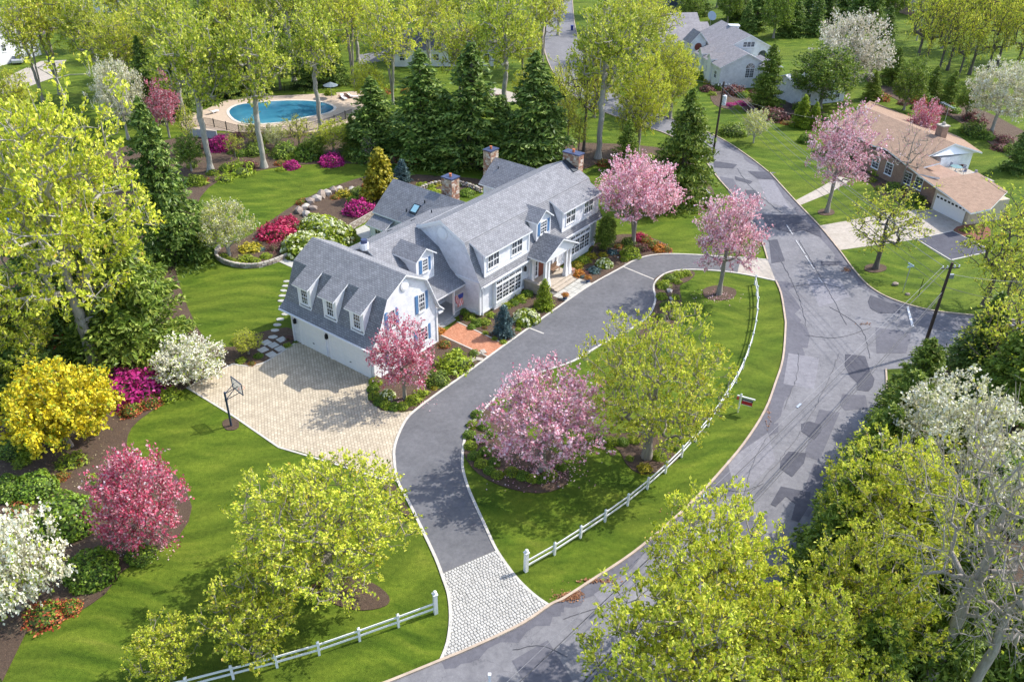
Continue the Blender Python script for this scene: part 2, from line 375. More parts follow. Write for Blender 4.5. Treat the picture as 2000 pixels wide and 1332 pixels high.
# ------------------------------------------------------------------ polygon mesh builder with metre UVs
class MB:
    def __init__(s): s.v = []; s.f = []; s.m = []
    def poly(s, pts, m=0):
        i = len(s.v); s.v += [tuple(p) for p in pts]; s.f.append(list(range(i, i+len(pts)))); s.m.append(m); return s
    def prism(s, bot, top, m=0, mb=None, ms=None):
        """bot/top: same count, counter-clockwise seen from outside of top"""
        n = len(top); s.poly(top, m); s.poly(bot[::-1], m if mb is None else mb)
        for i in range(n):
            j = (i+1) % n; s.poly([bot[i], bot[j], top[j], top[i]], m if ms is None else ms)
        return s
    def box(s, x0, x1, y0, y1, z0, z1, m=0):
        b = [(x0, y0, z0), (x1, y0, z0), (x1, y1, z0), (x0, y1, z0)]; t = [(x, y, z1) for x, y, _ in b]
        return s.prism(b, t, m)
    def obox(s, o, ax, ay, az, m=0):
        """box from centre and three half-axes"""
        o, ax, ay, az = map(Vector, (o, ax, ay, az))
        b = [o-ax-ay-az, o+ax-ay-az, o+ax+ay-az, o-ax+ay-az]; return s.prism(b, [p+az*2 for p in b], m)
    def bar(s, a, b, w, h=None, m=0, up=(0, 0, 1)):
        a, b = Vector(a), Vector(b); d = (b-a).normalized(); u = Vector(up)
        if abs(d.dot(u)) > .95: u = Vector((1, 0, 0))
        sd = d.cross(u).normalized(); u = sd.cross(d).normalized(); h = h or w
        return s.obox((a+b)/2, sd*w/2, u*h/2, (b-a)/2, m)
    def cyl(s, a, b, r0, r1=None, k=8, m=0):
        a, b = Vector(a), Vector(b); r1 = r0 if r1 is None else r1; d = (b-a).normalized()
        x = d.cross(Vector((0, 0, 1)) if abs(d.z) < .9 else Vector((1, 0, 0))).normalized(); y = d.cross(x)
        A = [a+(x*math.cos(i*6.2832/k)+y*math.sin(i*6.2832/k))*r0 for i in range(k)]; B = [b+(x*math.cos(i*6.2832/k)+y*math.sin(i*6.2832/k))*r1 for i in range(k)]
        return s.prism(A, B, m)
    def ball(s, c, r, m=0, sub=2, sq=(1, 1, 1)):
        V, F = ico(sub); i = len(s.v)
        s.v += [(c[0]+p[0]*r*sq[0], c[1]+p[1]*r*sq[1], c[2]+p[2]*r*sq[2]) for p in V]; s.f += [[int(q)+i for q in f] for f in F]; s.m += [m]*len(F); return s
    def build(s, name, mats, parent=None, loc=None, smooth=False):
        me = bpy.data.meshes.new(name); me.from_pydata(s.v, [], s.f)
        mats = mats if isinstance(mats, (list, tuple)) else [mats]
        for m in mats: me.materials.append(m)
        me.polygons.foreach_set('material_index', s.m)
        if smooth: me.polygons.foreach_set('use_smooth', [True]*len(s.f))
        uv = me.uv_layers.new(name='UVMap'); d = [0.]*(len(me.loops)*2)
        for p in me.polygons:
            n = p.normal; u = Vector((-n.y, n.x, 0))
            u = Vector((1, 0, 0)) if u.length < .05 else u.normalized()
            w = n.cross(u)
            for li in p.loop_indices:
                c = me.vertices[me.loops[li].vertex_index].co; d[2*li] = c.dot(u); d[2*li+1] = c.dot(w)
        uv.data.foreach_set('uv', d); me.update()
        return link(name, me, parent, loc)
def smooth_pts(pts, n=6, closed=False):
    out = []; N = len(pts)
    rng = range(N) if closed else range(N-1)
    for i in rng:
        p0, p1, p2, p3 = (pts[(i-1) % N], pts[i], pts[(i+1) % N], pts[(i+2) % N]) if closed else (pts[max(i-1, 0)], pts[i], pts[i+1], pts[min(i+2, N-1)])
        for k in range(n):
            t = k/n
            out.append(tuple(.5*((2*b)+(-a+c)*t+(2*a-5*b+4*c-d)*t*t+(-a+3*b-3*c+d)*t**3) for a, b, c, d in zip(p0, p1, p2, p3)))
    if not closed: out.append(tuple(pts[-1]))
    return out
def gpoly(pts, z, smooth=0, closed=True):
    P_ = [tuple(G(x, y)) for x, y in pts]
    if smooth: P_ = smooth_pts(P_, smooth, closed)
    return [(p[0], p[1], z) for p in P_]
def sheet(name, pts3, mat, thick=0.0, parent=None, edge=None):
    """horizontal sheet over an outline, with a skirt down when thick"""
    tris = tessellate_polygon([[Vector(p) for p in pts3]])
    me = bpy.data.meshes.new(name); n = len(pts3); V = list(pts3); F = []; M = []
    for t in tris:
        a, b, c = (Vector(pts3[i]) for i in t)
        F.append(t if (b-a).cross(c-a).z > 0 else t[::-1]); M.append(0)
    if thick:
        V += [(x, y, z-thick) for x, y, z in pts3]
        for i in range(n): j = (i+1) % n; F.append((i, j, j+n, i+n)); M.append(1 if edge else 0)
    me.from_pydata(V, [], F); me.materials.append(mat)
    if edge: me.materials.append(edge)
    me.polygons.foreach_set('material_index', M); me.update()
    return link(name, me, parent)
def strip(name, pts, w, z0, h, mat, parent=None, side=0, joint=0, joint_mat=None):
    """kerb / edging that follows a world polyline; side -1,0,1 shifts it across"""
    n = len(pts); P2 = [Vector((p[0], p[1], 0)) for p in pts]; L = []; R2 = []
    for i in range(n):
        d = (P2[min(i+1, n-1)]-P2[max(i-1, 0)]).normalized(); s = Vector((d.y, -d.x, 0))
        L.append(P2[i]+s*(side-1)*w/2); R2.append(P2[i]+s*(side+1)*w/2)
    mb = MB(); Z0, Z1 = Vector((0, 0, z0)), Vector((0, 0, z0+h))
    for i in range(n-1):
        b = [L[i]+Z0, R2[i]+Z0, R2[i+1]+Z0, L[i+1]+Z0]; t = [L[i]+Z1, R2[i]+Z1, R2[i+1]+Z1, L[i+1]+Z1]
        mb.poly(t); mb.poly([b[1], b[2], t[2], t[1]]); mb.poly([b[3], b[0], t[0], t[3]])
        if i == 0: mb.poly([b[0], b[1], t[1], t[0]])
        if i == n-2: mb.poly([b[2], b[3], t[3], t[2]])
    return mb.build(name, mat, parent)
def resample(pts, step):
    out = [Vector(pts[0])]; acc = 0
    for a, b in zip(pts[:-1], pts[1:]):
        a, b = Vector(a), Vector(b); L = (b-a).length; s = step-acc
        while s <= L: out.append(a+(b-a)*(s/L)); s += step
        acc = L-(s-step)
    return out
# ------------------------------------------------------------------ surface materials
def lawn_mat():
    m, nt, N, L, bs = nmat('lawn_grass'); co = objco(N)
    n1 = noise(N, L, .10, 4, co); n3 = noise(N, L, 16, 3, co, .85); n4 = noise(N, L, 3.2, 5, co, .75)
    wd = N.new('ShaderNodeTexNoise'); wd.inputs['Scale'].default_value = .05; wd.inputs['Detail'].default_value = 2; L.new(co, wd.inputs[0])
    sc = N.new('ShaderNodeVectorMath'); sc.operation = 'SCALE'; sc.inputs['Scale'].default_value = 14; L.new(wd.outputs[1], sc.inputs[0])
    ad = N.new('ShaderNodeVectorMath'); L.new(co, ad.inputs[0]); L.new(sc.outputs[0], ad.inputs[1])
    mp = N.new('ShaderNodeMapping'); mp.inputs['Rotation'].default_value = (0, 0, -.45); mp.inputs['Scale'].default_value = (.16, .75, 1); L.new(ad.outputs[0], mp.inputs[0])
    st = noise(N, L, 1.0, 4, mp.outputs[0], .6)
    c = ramp(N, L, st, [(.042, .084, .007), (.078, .134, .011), (.125, .182, .017), (.18, .215, .03)], [.28, .46, .62, .8])
    c = mix(N, L, c, (.135, .165, .02), ramp(N, L, n1, [(0, 0, 0), (.55, .55, .55)], [.42, .7]))
    wv = N.new('ShaderNodeTexWave'); wv.wave_type = 'BANDS'; wv.bands_direction = 'Y'; wv.inputs['Scale'].default_value = .13; wv.inputs['Distortion'].default_value = .35; wv.inputs['Detail'].default_value = 1
    m2 = N.new('ShaderNodeMapping'); m2.inputs['Rotation'].default_value = (0, 0, -.45); L.new(ad.outputs[0], m2.inputs[0]); L.new(m2.outputs[0], wv.inputs[0])
    c = mix(N, L, c, ramp(N, L, wv.outputs[0], [(.90, .91, .90), (1.08, 1.06, 1.05)], [.35, .65]), 1.0, 'MULTIPLY')
    c = mix(N, L, c, ramp(N, L, n4, [(.62, .66, .6), (1.32, 1.26, 1.3)], [.3, .7]), .9, 'MULTIPLY')
    c = mix(N, L, c, ramp(N, L, n3, [(.5, .52, .5), (1.4, 1.36, 1.35)], [.3, .7]), .85, 'MULTIPLY')
    L.new(c, bs.inputs['Base Color']); bs.inputs['Roughness'].default_value = .85; bs.inputs['Specular IOR Level'].default_value = .12
    bump(N, L, n3, .9, .07, bs); return m
def mulch_mat(name, a, b, c3):
    m, nt, N, L, bs = nmat(name); co = objco(N)
    n = noise(N, L, 11, 5, co, .9); n2 = noise(N, L, .9, 5, co, .7)
    c = ramp(N, L, n, [a, b, c3], [.3, .55, .8]); c = mix(N, L, c, (.16, .12, .07), ramp(N, L, n2, [(0, 0, 0), (.5, .5, .5)], [.5, .75]))
    L.new(c, bs.inputs['Base Color']); bs.inputs['Roughness'].default_value = .95; bump(N, L, n, 1, .08, bs); return m
def asphalt_mat(name, a, b, crack=.0, patch=None):
    m, nt, N, L, bs = nmat(name); co = objco(N)
    n = noise(N, L, .35, 5, co, .65); n2 = noise(N, L, 40, 2, co, .8); n3 = noise(N, L, 2.2, 4, co, .7)
    c = ramp(N, L, n, [a, b], [.32, .68])
    c = mix(N, L, c, ramp(N, L, n2, [(.72, .72, .72), (1.18, 1.18, 1.2)], [.3, .7]), .8, 'MULTIPLY')
    c = mix(N, L, c, ramp(N, L, n3, [(.86, .86, .88), (1.1, 1.1, 1.1)], [.35, .65]), 1.0, 'MULTIPLY')
    if crack:
        vo = N.new('ShaderNodeTexVoronoi'); vo.feature = 'DISTANCE_TO_EDGE'; vo.inputs['Scale'].default_value = .28
        wp = N.new('ShaderNodeMix'); wp.data_type = 'VECTOR'; wp.inputs[0].default_value = .12
        nn = N.new('ShaderNodeTexNoise'); nn.inputs['Scale'].default_value = 1.1; nn.inputs['Detail'].default_value = 5; L.new(co, nn.inputs[0])
        va = N.new('ShaderNodeVectorMath'); va.operation = 'SCALE'; va.inputs['Scale'].default_value = 2.2; L.new(nn.outputs[1], va.inputs[0])
        vb = N.new('ShaderNodeVectorMath'); L.new(co, vb.inputs[0]); L.new(va.outputs[0], vb.inputs[1]); L.new(vb.outputs[0], vo.inputs['Vector'])
        k = ramp(N, L, vo.outputs['Distance'], [(crack, crack, crack), (0, 0, 0)], [0.0, .009])
        c = mix(N, L, c, (.07, .07, .08), k)
    L.new(c, bs.inputs['Base Color']); bs.inputs['Roughness'].default_value = .88; bs.inputs['Specular IOR Level'].default_value = .2
    bump(N, L, n2, .5, .012, bs); return m
def brick_mat(name, c1, c2, mort, w, h, rot=0, co='Object', mw=.012, rough=.85, bst=.6, off=.5, bias=0):
    m, nt, N, L, bs = nmat(name); tc = N.new('ShaderNodeTexCoord')
    mp = N.new('ShaderNodeMapping'); mp.inputs['Rotation'].default_value = (0, 0, rot); L.new(tc.outputs[co], mp.inputs[0])
    b = N.new('ShaderNodeTexBrick'); b.inputs['Scale'].default_value = 1; b.inputs['Brick Width'].default_value = w; b.inputs['Row Height'].default_value = h
    b.inputs['Mortar Size'].default_value = mw; b.inputs['Mortar Smooth'].default_value = .3; b.offset = off; b.inputs['Bias'].default_value = bias
    L.new(mp.outputs[0], b.inputs[0])
    for k, c in (('Color1', c1), ('Color2', c2), ('Mortar', mort)): b.inputs[k].default_value = (*c, 1)
    n = noise(N, L, 1.1, 4, tc.outputs[co], .7); n2 = noise(N, L, 18, 3, tc.outputs[co], .7)
    c = mix(N, L, b.outputs[0], ramp(N, L, n, [(.82, .82, .82), (1.14, 1.14, 1.14)], [.3, .7]), 1.0, 'MULTIPLY')
    c = mix(N, L, c, ramp(N, L, n2, [(.8, .8, .8), (1.16, 1.16, 1.16)], [.3, .7]), 1.0, 'MULTIPLY')
    L.new(c, bs.inputs['Base Color']); bs.inputs['Roughness'].default_value = rough; bs.inputs['Specular IOR Level'].default_value = .25
    bump(N, L, b.outputs['Fac'], -bst, .02, bs); return m
LAWN = lawn_mat()
MULCH = mulch_mat('bark_mulch', (.035, .022, .014), (.10, .062, .040), (.22, .15, .10))
REDM = mulch_mat('red_mulch', (.12, .04, .025), (.24, .09, .055), (.34, .15, .1))
ROAD = asphalt_mat('worn_road_asphalt', (.168, .165, .174), (.228, .223, .232), .5)
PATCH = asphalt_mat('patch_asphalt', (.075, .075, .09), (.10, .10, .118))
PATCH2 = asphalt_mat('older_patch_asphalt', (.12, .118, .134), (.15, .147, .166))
PATCH3 = asphalt_mat('pale_patch_asphalt', (.205, .20, .215), (.25, .243, .262), .4)
DRIVE = asphalt_mat('driveway_asphalt', (.12, .12, .126), (.158, .157, .164))
CONC = asphalt_mat('concrete', (.38, .335, .275), (.46, .41, .35))
KERB = plain('kerb_stone', (.44, .35, .27), .85, var=.18, scale=1.2)
EDGE = plain('pale_edging_stone', (.50, .47, .42), .8, var=.12)
PAVER = brick_mat('cream_pavers', (.44, .37, .27), (.55, .47, .35), (.25, .205, .15), .36, .24, HOUSE_AZ+.35, mw=.02)
BRICKWALK = brick_mat('red_brick_paving', (.40, .16, .085), (.52, .24, .14), (.30, .17, .12), .2, .1, HOUSE_AZ, mw=.006)
WHITEP = plain('white_paint', (.78, .78, .79), .5, var=.03)
LINEP = plain('road_line_paint', (.62, .62, .62), .7, var=.2, scale=6)
COBB = plain('white_granite_cobbles', (.46, .445, .415), .8, var=.2, scale=2.5)
JOINT = plain('dark_joint_sand', (.16, .15, .135), .95)
STONE = plain('wall_stone', (.30, .24, .20), .9, var=.3, scale=1.5)
STONEL = plain('pale_wall_stone', (.46, .41, .36), .9, var=.2, scale=1.5)
FLAG = plain('flagstone', (.42, .41, .37), .85, var=.15, scale=1.5)
TAN = plain('pool_deck_stone', (.46, .36, .27), .85, var=.12)

# ------------------------------------------------------------------ ground sheets
ground = struct(sheet('ground', [(-700, -150, 0), (700, -150, 0), (700, 1500, 0), (-700, 1500, 0)], LAWN))

KC = [(640, 1375), (760, 1331), (861, 1290), (922.5, 1264.6), (1017, 1220), (1074, 1182), (1101, 1169), (1157, 1133), (1234, 1082), (1300, 1028), (1353, 979.5),
      (1396.5, 933.5), (1452.7, 867), (1493.5, 803), (1514, 750), (1529, 701), (1534, 640), (1533, 621), (1525.5, 575), (1515, 549)]
KC_up = [(1499, 508), (1490, 478), (1475, 445), (1452, 410), (1428, 378), (1405, 352), (1388, 330), (1372, 308), (1345, 285), (1300, 262), (1250, 245), (1185, 222), (1130, 195), (1085, 150), (1062, 90), (1066, 30), (1072, -20)]
KR = [(2060, 632), (1980, 626), (1903, 617), (1832, 609), (1781, 598), (1730, 580), (1694, 557), (1666, 526), (1638, 488), (1601, 443), (1555, 395), (1505, 340), (1501, 337),
      (1468, 311), (1419.5, 278), (1376, 256.5), (1320, 236), (1262, 215), (1215, 190), (1180, 155), (1150, 110), (1125, 60), (1118, 0), (1120, -20)]
wl_ = smooth_pts([tuple(G(x, y)) for x, y in KC], 4)
wu_ = smooth_pts([tuple(G(x, y)) for x, y in KC_up], 4)
wr_ = smooth_pts([tuple(G(x, y)) for x, y in KR], 4)
# outer side of the road: offset of the inner kerb line up to the crossing
outer = []
for i in range(0, len(wl_)):
    a = Vector(wl_[max(i-1, 0)]); b = Vector(wl_[min(i+1, len(wl_)-1)]); d = (b-a).normalized(); nrm = Vector((d.y, -d.x, 0))
    p = Vector(wl_[i])+nrm*9.0
    if p.y < 64: outer.append(p)
side_lo = [G(1835, 715), G(1880, 690), G(1960, 692), G(2060, 700)]
road_out = [tuple(p) for p in wl_]+[tuple(p) for p in wu_]+[tuple(p) for p in wr_[::-1]]+[tuple(p) for p in side_lo[::-1]]+[tuple(p) for p in outer[::-1]]
road = struct(sheet('road', [(p[0], p[1], .012) for p in road_out], ROAD))

def patch(pts, mat=PATCH, z=.018, sm=0):
    return sheet('asphalt_patch', gpoly(pts, z, sm), mat, parent=None)
PATCHES = [
 ([(1551, 640), (1575, 640), (1582, 655), (1577, 680), (1560, 678), (1550, 655)], PATCH2),
 ([(1651, 692), (1690, 696), (1700, 728), (1708, 740), (1705, 755), (1696, 765), (1673, 762), (1674, 748), (1660, 735), (1650, 715)], PATCH),
 ([(1645, 770), (1690, 772), (1695, 798), (1650, 802), (1640, 790)], PATCH2),
 ([(1565, 828), (1580, 823), (1605, 830), (1603, 845), (1590, 860), (1565, 843)], PATCH),
 ([(1525, 900), (1540, 882), (1575, 885), (1570, 905), (1547, 932), (1523, 915)], PATCH),
 ([(1505, 985), (1525, 950), (1583, 962), (1582, 985), (1560, 1020), (1545, 1015), (1553, 985), (1535, 970), (1515, 990)], PATCH),
 ([(1695, 590), (1700, 577), (1760, 600), (1757, 612), (1716, 612), (1700, 603)], PATCH),
 ([(1782, 612), (1900, 624), (1905, 655), (1830, 645), (1787, 635)], PATCH2),
 ([(1485, 420), (1560, 420), (1575, 435), (1600, 446), (1605, 465), (1570, 450), (1545, 455), (1500, 445)], PATCH),
 ([(1502, 470), (1518, 468), (1533, 510), (1507, 515)], PATCH),
 ([(1455, 372), (1475, 372), (1485, 385), (1465, 388)], PATCH),
 ([(1460, 335), (1505, 337), (1520, 352), (1480, 350)], PATCH),
 ([(1435, 345), (1470, 355), (1465, 360), (1437, 352)], PATCH),
 ([(1393, 315), (1440, 322), (1432, 330), (1395, 328)], PATCH),
 ([(1603, 511), (1637, 511), (1636, 519), (1605, 519)], PATCH),
 ([(1405, 345), (1432, 350), (1462, 400), (1492, 470), (1478, 472), (1440, 405)], PATCH2),
 ([(1575, 545), (1640, 545), (1660, 580), (1600, 600)], PATCH3), ([(1420, 900), (1500, 845), (1515, 900), (1440, 975)], PATCH3),
 ([(1540, 690), (1600, 700), (1590, 760), (1530, 750)], PATCH3), ([(1600, 800), (1640, 806), (1600, 900), (1570, 890)], PATCH2), ([(1160, 1160), (1230, 1115), (1300, 1190), (1215, 1240)], PATCH3),
 ([(1545, 410), (1500, 395), (1480, 350), (1510, 352)], PATCH3), ([(1000, 1290), (1070, 1250), (1120, 1332), (1040, 1360)], PATCH2), ([(1590, 905), (1625, 915), (1580, 1010), (1552, 1002)], PATCH2),
 ([(1710, 640), (1780, 650), (1770, 690), (1712, 690)], PATCH2), ([(1410, 1010), (1450, 975), (1500, 1060), (1450, 1110)], PATCH2),
 ([(1488, 1005), (1500, 1008), (1490, 1030), (1476, 1026)], PATCH2),
 ([(1330, 1015), (1350, 1000), (1375, 1010), (1350, 1032)], PATCH2),
 ([(1500, 835), (1520, 825), (1520, 845), (1500, 850)], PATCH2)]
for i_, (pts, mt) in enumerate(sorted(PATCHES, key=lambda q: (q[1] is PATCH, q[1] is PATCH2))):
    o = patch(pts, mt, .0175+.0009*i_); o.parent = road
# dark patched strip along the inner kerb with a ragged outer side
rg = random.Random(3)
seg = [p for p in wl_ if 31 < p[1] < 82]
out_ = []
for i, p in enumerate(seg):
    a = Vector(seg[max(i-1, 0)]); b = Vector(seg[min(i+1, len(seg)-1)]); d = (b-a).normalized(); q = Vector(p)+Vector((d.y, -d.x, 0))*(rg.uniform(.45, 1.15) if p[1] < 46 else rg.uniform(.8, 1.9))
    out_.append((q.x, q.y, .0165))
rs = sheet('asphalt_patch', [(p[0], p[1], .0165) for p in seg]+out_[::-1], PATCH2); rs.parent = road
segr = [p for p in wr_ if 72 < p[1] < 150 and p[0] < 52]
out_ = []
for i, p in enumerate(segr):
    a = Vector(segr[max(i-1, 0)]); b = Vector(segr[min(i+1, len(segr)-1)]); d = (b-a).normalized(); q = Vector(p)+Vector((-d.y, d.x, 0))*rg.uniform(.5, 1.5)
    out_.append((q.x, q.y, .0165))
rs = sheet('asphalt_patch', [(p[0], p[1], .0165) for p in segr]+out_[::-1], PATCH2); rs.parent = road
# tar-sealed cracks, real beads of sealant on the surface
TAR = plain('tar_sealant', (.10, .098, .108), .5)
for k_, tr in enumerate([[(1560, 470), (1590, 520), (1622, 575), (1655, 640)], [(1560, 690), (1555, 740), (1530, 800)], [(1500, 850), (1470, 905), (1450, 985)], [(1640, 690), (1600, 780), (1545, 870), (1470, 960), (1400, 1060)], [(1450, 400), (1480, 440), (1520, 500), (1560, 580), (1575, 640)],
    [(1100, 1210), (1180, 1180), (1260, 1130)], [(1000, 1270), (1060, 1262), (1120, 1290)], [(1545, 560), (1600, 555), (1650, 565)], [(1400, 950), (1450, 960), (1500, 940)], [(1330, 1030), (1300, 1090), (1320, 1150)], [(1620, 600), (1680, 640), (1700, 700)], [(1440, 330), (1470, 370), (1530, 420)], [(1700, 640), (1640, 660), (1570, 655)]]):
    tq = random.Random(k_); pts = resample(smooth_pts([tuple(G(*p)) for p in tr], 5), .5); pts = [tuple(p+Vector((tq.uniform(-.07, .07), tq.uniform(-.07, .07), 0))) for p in pts]
    tl = strip('sealed_crack', pts, .04, .03, .022, TAR); tl.parent = road
# markings
ln = sheet('stop_line', gpoly([(1770, 600), (1774, 599), (1785, 638), (1780, 640)], .056), LINEP); ln.parent = road
for a, b in (((1554, 470), (1572, 497)), ((1573, 500), (1590, 527)), ((1598, 543), (1606, 553)), ((1536, 440), (1548, 459)), ((1380, 283), (1396, 300))):
    A_, B_ = G(*a), G(*b); s_ = (B_-A_).normalized(); n_ = Vector((s_.y, -s_.x, 0))*.07
    ln = sheet('centre_line', [tuple(v)[:2]+(.056,) for v in (A_-n_, A_+n_, B_+n_, B_-n_)], plain('faded_line_paint', (.40, .40, .41), .8, var=.2, scale=5)); ln.parent = road

def kerb(pts, label=None, w=.17, h=.12, side=0): return struct(strip('kerb', pts, w, -.02, h+.02, KERB, side=side))
kerb([p for p in wl_]); kerb(wu_, w=.15); kerb(wr_, w=.15); kerb([tuple(p) for p in outer], w=.15); kerb([tuple(p) for p in side_lo], w=.15)

DL = [(861, 1290), (874, 1255.6), (880, 1210), (876.6, 1164), (866, 1130.6), (851, 1090), (825.5, 1036), (800, 983.5), (776.6, 938.6), (770, 895), (771.5, 870), (781.7, 841.6), (794.4, 818.7), (812, 801),
      (853, 770), (904, 734), (987, 673.5), (1104, 590.6), (1155, 556), (1216.5, 521.7), (1234, 511.5), (1257, 502.5), (1283, 498), (1313.5, 496.7), (1367, 498.7), (1392.6, 501), (1450, 504), (1499, 508)]
DI = [(1070.6, 1181.6), (1045, 1163.8), (1017, 1138), (994, 1110), (968.5, 1072), (948, 1028.5), (927.6, 984), (912.6, 948), (903.6, 915), (903, 900), (904, 880), (908, 857), (917, 834), (929.7, 818.7), (955, 790.6),
      (986, 762.5), (1050, 730), (1119, 706), (1170, 676), (1225, 648), (1262, 622), (1275, 603), (1280, 583), (1276.5, 562.5), (1283, 547), (1300.7, 534.4), (1328.8, 528), (1377, 528), (1440, 534), (1515, 549)]
dl = smooth_pts([tuple(G(x, y)) for x, y in DL], 4); di = smooth_pts([tuple(G(x, y)) for x, y in DI], 4)
kb = [tuple(p) for p in smooth_pts([tuple(G(x, y)) for x, y in ((861, 1290), (922.5, 1264.6), (1017, 1220), (1070.6, 1181.6))], 4)]
drive = struct(sheet('driveway', [(p[0], p[1], .03) for p in dl+di[::-1]+kb[::-1][1:-1]], DRIVE, .03))
apron = sheet('concrete_apron', gpoly([(1447, 503.8), (1499, 508), (1515, 549), (1440, 534)], .036), CONC); struct(apron)
for side, pts in (('l', dl), ('i', di)): struct(strip('driveway_edging', pts, .2, 0, .075, EDGE))
for a, b in (((1216, 521), (1277, 546)), ((1034, 641), (1062, 652))):
    struct(strip('edging_band', [tuple(G(*a)), tuple(G(*b))], .16, .03, .006, EDGE))
# parking court in front of the garage
court = struct(sheet('paver_court', gpoly([(365, 757), (455, 711), (470, 714), (485, 715), (505, 712), (524, 704), (576, 671), (590, 668), (732, 741), (717, 760), (719, 782), (745, 802), (785, 806), (812, 801), (794.4, 818.7), (781.7, 841.6), (771.5, 870), (770, 895), (776.6, 938), (740, 930), (660, 905), (580, 880), (545, 874), (455, 812)], .026), PAVER, .02))
struct(strip('court_edging', [tuple(G(*p)) for p in ((365, 757), (455, 711))], .16, .0, .05, EDGE))
struct(strip('court_edging', smooth_pts([tuple(G(*p)) for p in ((455, 711), (470, 714), (485, 715), (505, 712), (524, 704), (576, 671))], 3), .16, .0, .05, EDGE))
struct(strip('court_edging', [tuple(G(*p)) for p in ((365, 757), (455, 812), (545, 874), (580, 884), (660, 908), (740, 934), (776, 939))], .16, .0, .05, EDGE))
# cobbled apron where the driveway meets the road
apr = [G(*p) for p in DL[:5]]+[G(866, 1118)]
cob_poly = [tuple(p)[:2] for p in smooth_pts([tuple(G(*p)) for p in DL[:5]], 4)]+[tuple(G(863, 1120))[:2], tuple(G(967, 1075))[:2]]+[tuple(p)[:2] for p in smooth_pts([tuple(G(*p)) for p in DI[:5]], 4)[::-1]]+[p[:2] for p in kb[::-1][1:-1]]
def inside(x, y, poly):
    r = False; j = len(poly)-1
    for i in range(len(poly)):
        if (poly[i][1] > y) != (poly[j][1] > y) and x < (poly[j][0]-poly[i][0])*(y-poly[i][1])/(poly[j][1]-poly[i][1])+poly[i][0]: r = not r
        j = i
    return r
apron2 = struct(sheet('cobble_apron', [(x, y, .036) for x, y in cob_poly], JOINT))
ca, cb = G(863, 1120), G(967, 1075); ux = (cb-ca).normalized(); uy = Vector((-ux.y, ux.x, 0)); uy = -uy if uy.y > 0 else uy
mbc = MB(); rc = random.Random(5)
row = 0; y = -.06
while y < 8.5:
    x = -6.0+rc.uniform(-.1, .1)
    while x < 9:
        w = rc.uniform(.18, .26); c = ca+ux*(x+w/2)+uy*y
        if inside(c.x, c.y, cob_poly):
            hw, hh = w/2-.014, .094; z0, z1 = .03, .075+rc.uniform(-.012, .014); a_ = rc.uniform(-.03, .03)
            ex = (ux*math.cos(a_)+uy*math.sin(a_)); ey = (uy*math.cos(a_)-ux*math.sin(a_))
            def ring(kx, ky, z): return [tuple(c+ex*sx*kx+ey*sy*ky)[:2]+(z,) for sx, sy in ((-1, 1), (1, 1), (1, -1), (-1, -1))]
            b0, t0 = ring(hw, hh, z1-.02), ring(hw*.78, hh*.78, z1)
            mbc.poly(t0)
            for i in range(4): j = (i+1) % 4; mbc.poly([b0[i], b0[j], t0[j], t0[i]])
        x += w
    y += .212; row += 1
cob = mbc.build('cobbles', COBB, apron2); cob['kind'] = 'stuff'
# brick walk and porch patio
struct(sheet('brick_walk', gpoly([(893, 629), (987, 673.5), (953, 697), (861, 655)], .03), BRICKWALK, .03))
struct(strip('walk_edging', [tuple(G(893, 629)), tuple(G(987, 673.5))], .12, 0, .06, EDGE)); struct(strip('walk_edging', [tuple(G(861, 655)), tuple(G(953, 697))], .12, 0, .06, EDGE))

# ------------------------------------------------------------------ planting beds
def bed(name, pts, sm=4, mat=MULCH, z=.05): return struct(sheet(name, gpoly(pts, z, sm), mat, .06))
bed('planting_bed', [(-40, 1250), (50, 1237), (100, 1222), (150, 1197), (205, 1160), (240, 1115), (290, 1085), (350, 1045), (375, 990), (345, 930), (290, 903), (252, 882), (250, 850), (270, 822), (320, 787), (363, 758)]+
    [(410, 734), (455, 710), (470, 712), (486, 714), (505, 711), (524, 703), (570, 672), (575, 650), (560, 640), (500, 652), (455, 678), (415, 672), (385, 640), (352, 560), (345, 510), (385, 465), (378, 430), (392, 385), (430, 352), (500, 335), (560, 325), (620, 321), (720, 320), (850, 322), (930, 332), (985, 338),
     (1010, 300), (850, 285), (700, 265), (560, 258), (400, 262), (300, 280), (200, 300), (60, 420), (-40, 520)], 2)
bed('planting_bed', [(1130, 332), (1180, 320), (1300, 345), (1345, 385), (1372, 402), (1400, 412), (1396, 380), (1375, 345), (1330, 300), (1250, 285), (1150, 280), (1080, 280), (1060, 300)], 3)
bed('island_bed', [(426, 488), (422, 500), (432, 512), (455, 519), (500, 521), (548, 508), (610, 482), (670, 455), (735, 425), (800, 400), (900, 385), (950, 362), (930, 350), (850, 344), (770, 340), (720, 344), (660, 362), (610, 382), (560, 410), (515, 442), (470, 470)], 4)
bed('garage_bed', [(717, 760), (722, 785), (745, 801), (785, 805), (812, 800), (853, 770), (920, 722), (953, 698), (861, 656), (850, 640), (735, 735)], 1)
bed('front_bed', [(900, 632), (987, 673), (1040, 635), (1090, 601), (1104, 590), (1052, 560), (1000, 585), (935, 623), (910, 605), (895, 612)], 1)
bed('front_bed', [(1122, 536), (1155, 556), (1200, 530), (1234, 511), (1262, 501), (1312, 496), (1302, 478), (1262, 462), (1215, 458), (1170, 470), (1150, 500)], 2)
bed('island_bed', [(1279, 545), (1298, 535), (1330, 529), (1352, 530), (1357, 537), (1345, 549), (1328, 558), (1330, 580), (1332, 600), (1322, 630), (1290, 668), (1258, 668), (1246, 650), (1266, 622), (1278, 603), (1282, 583), (1278, 562)], 3)
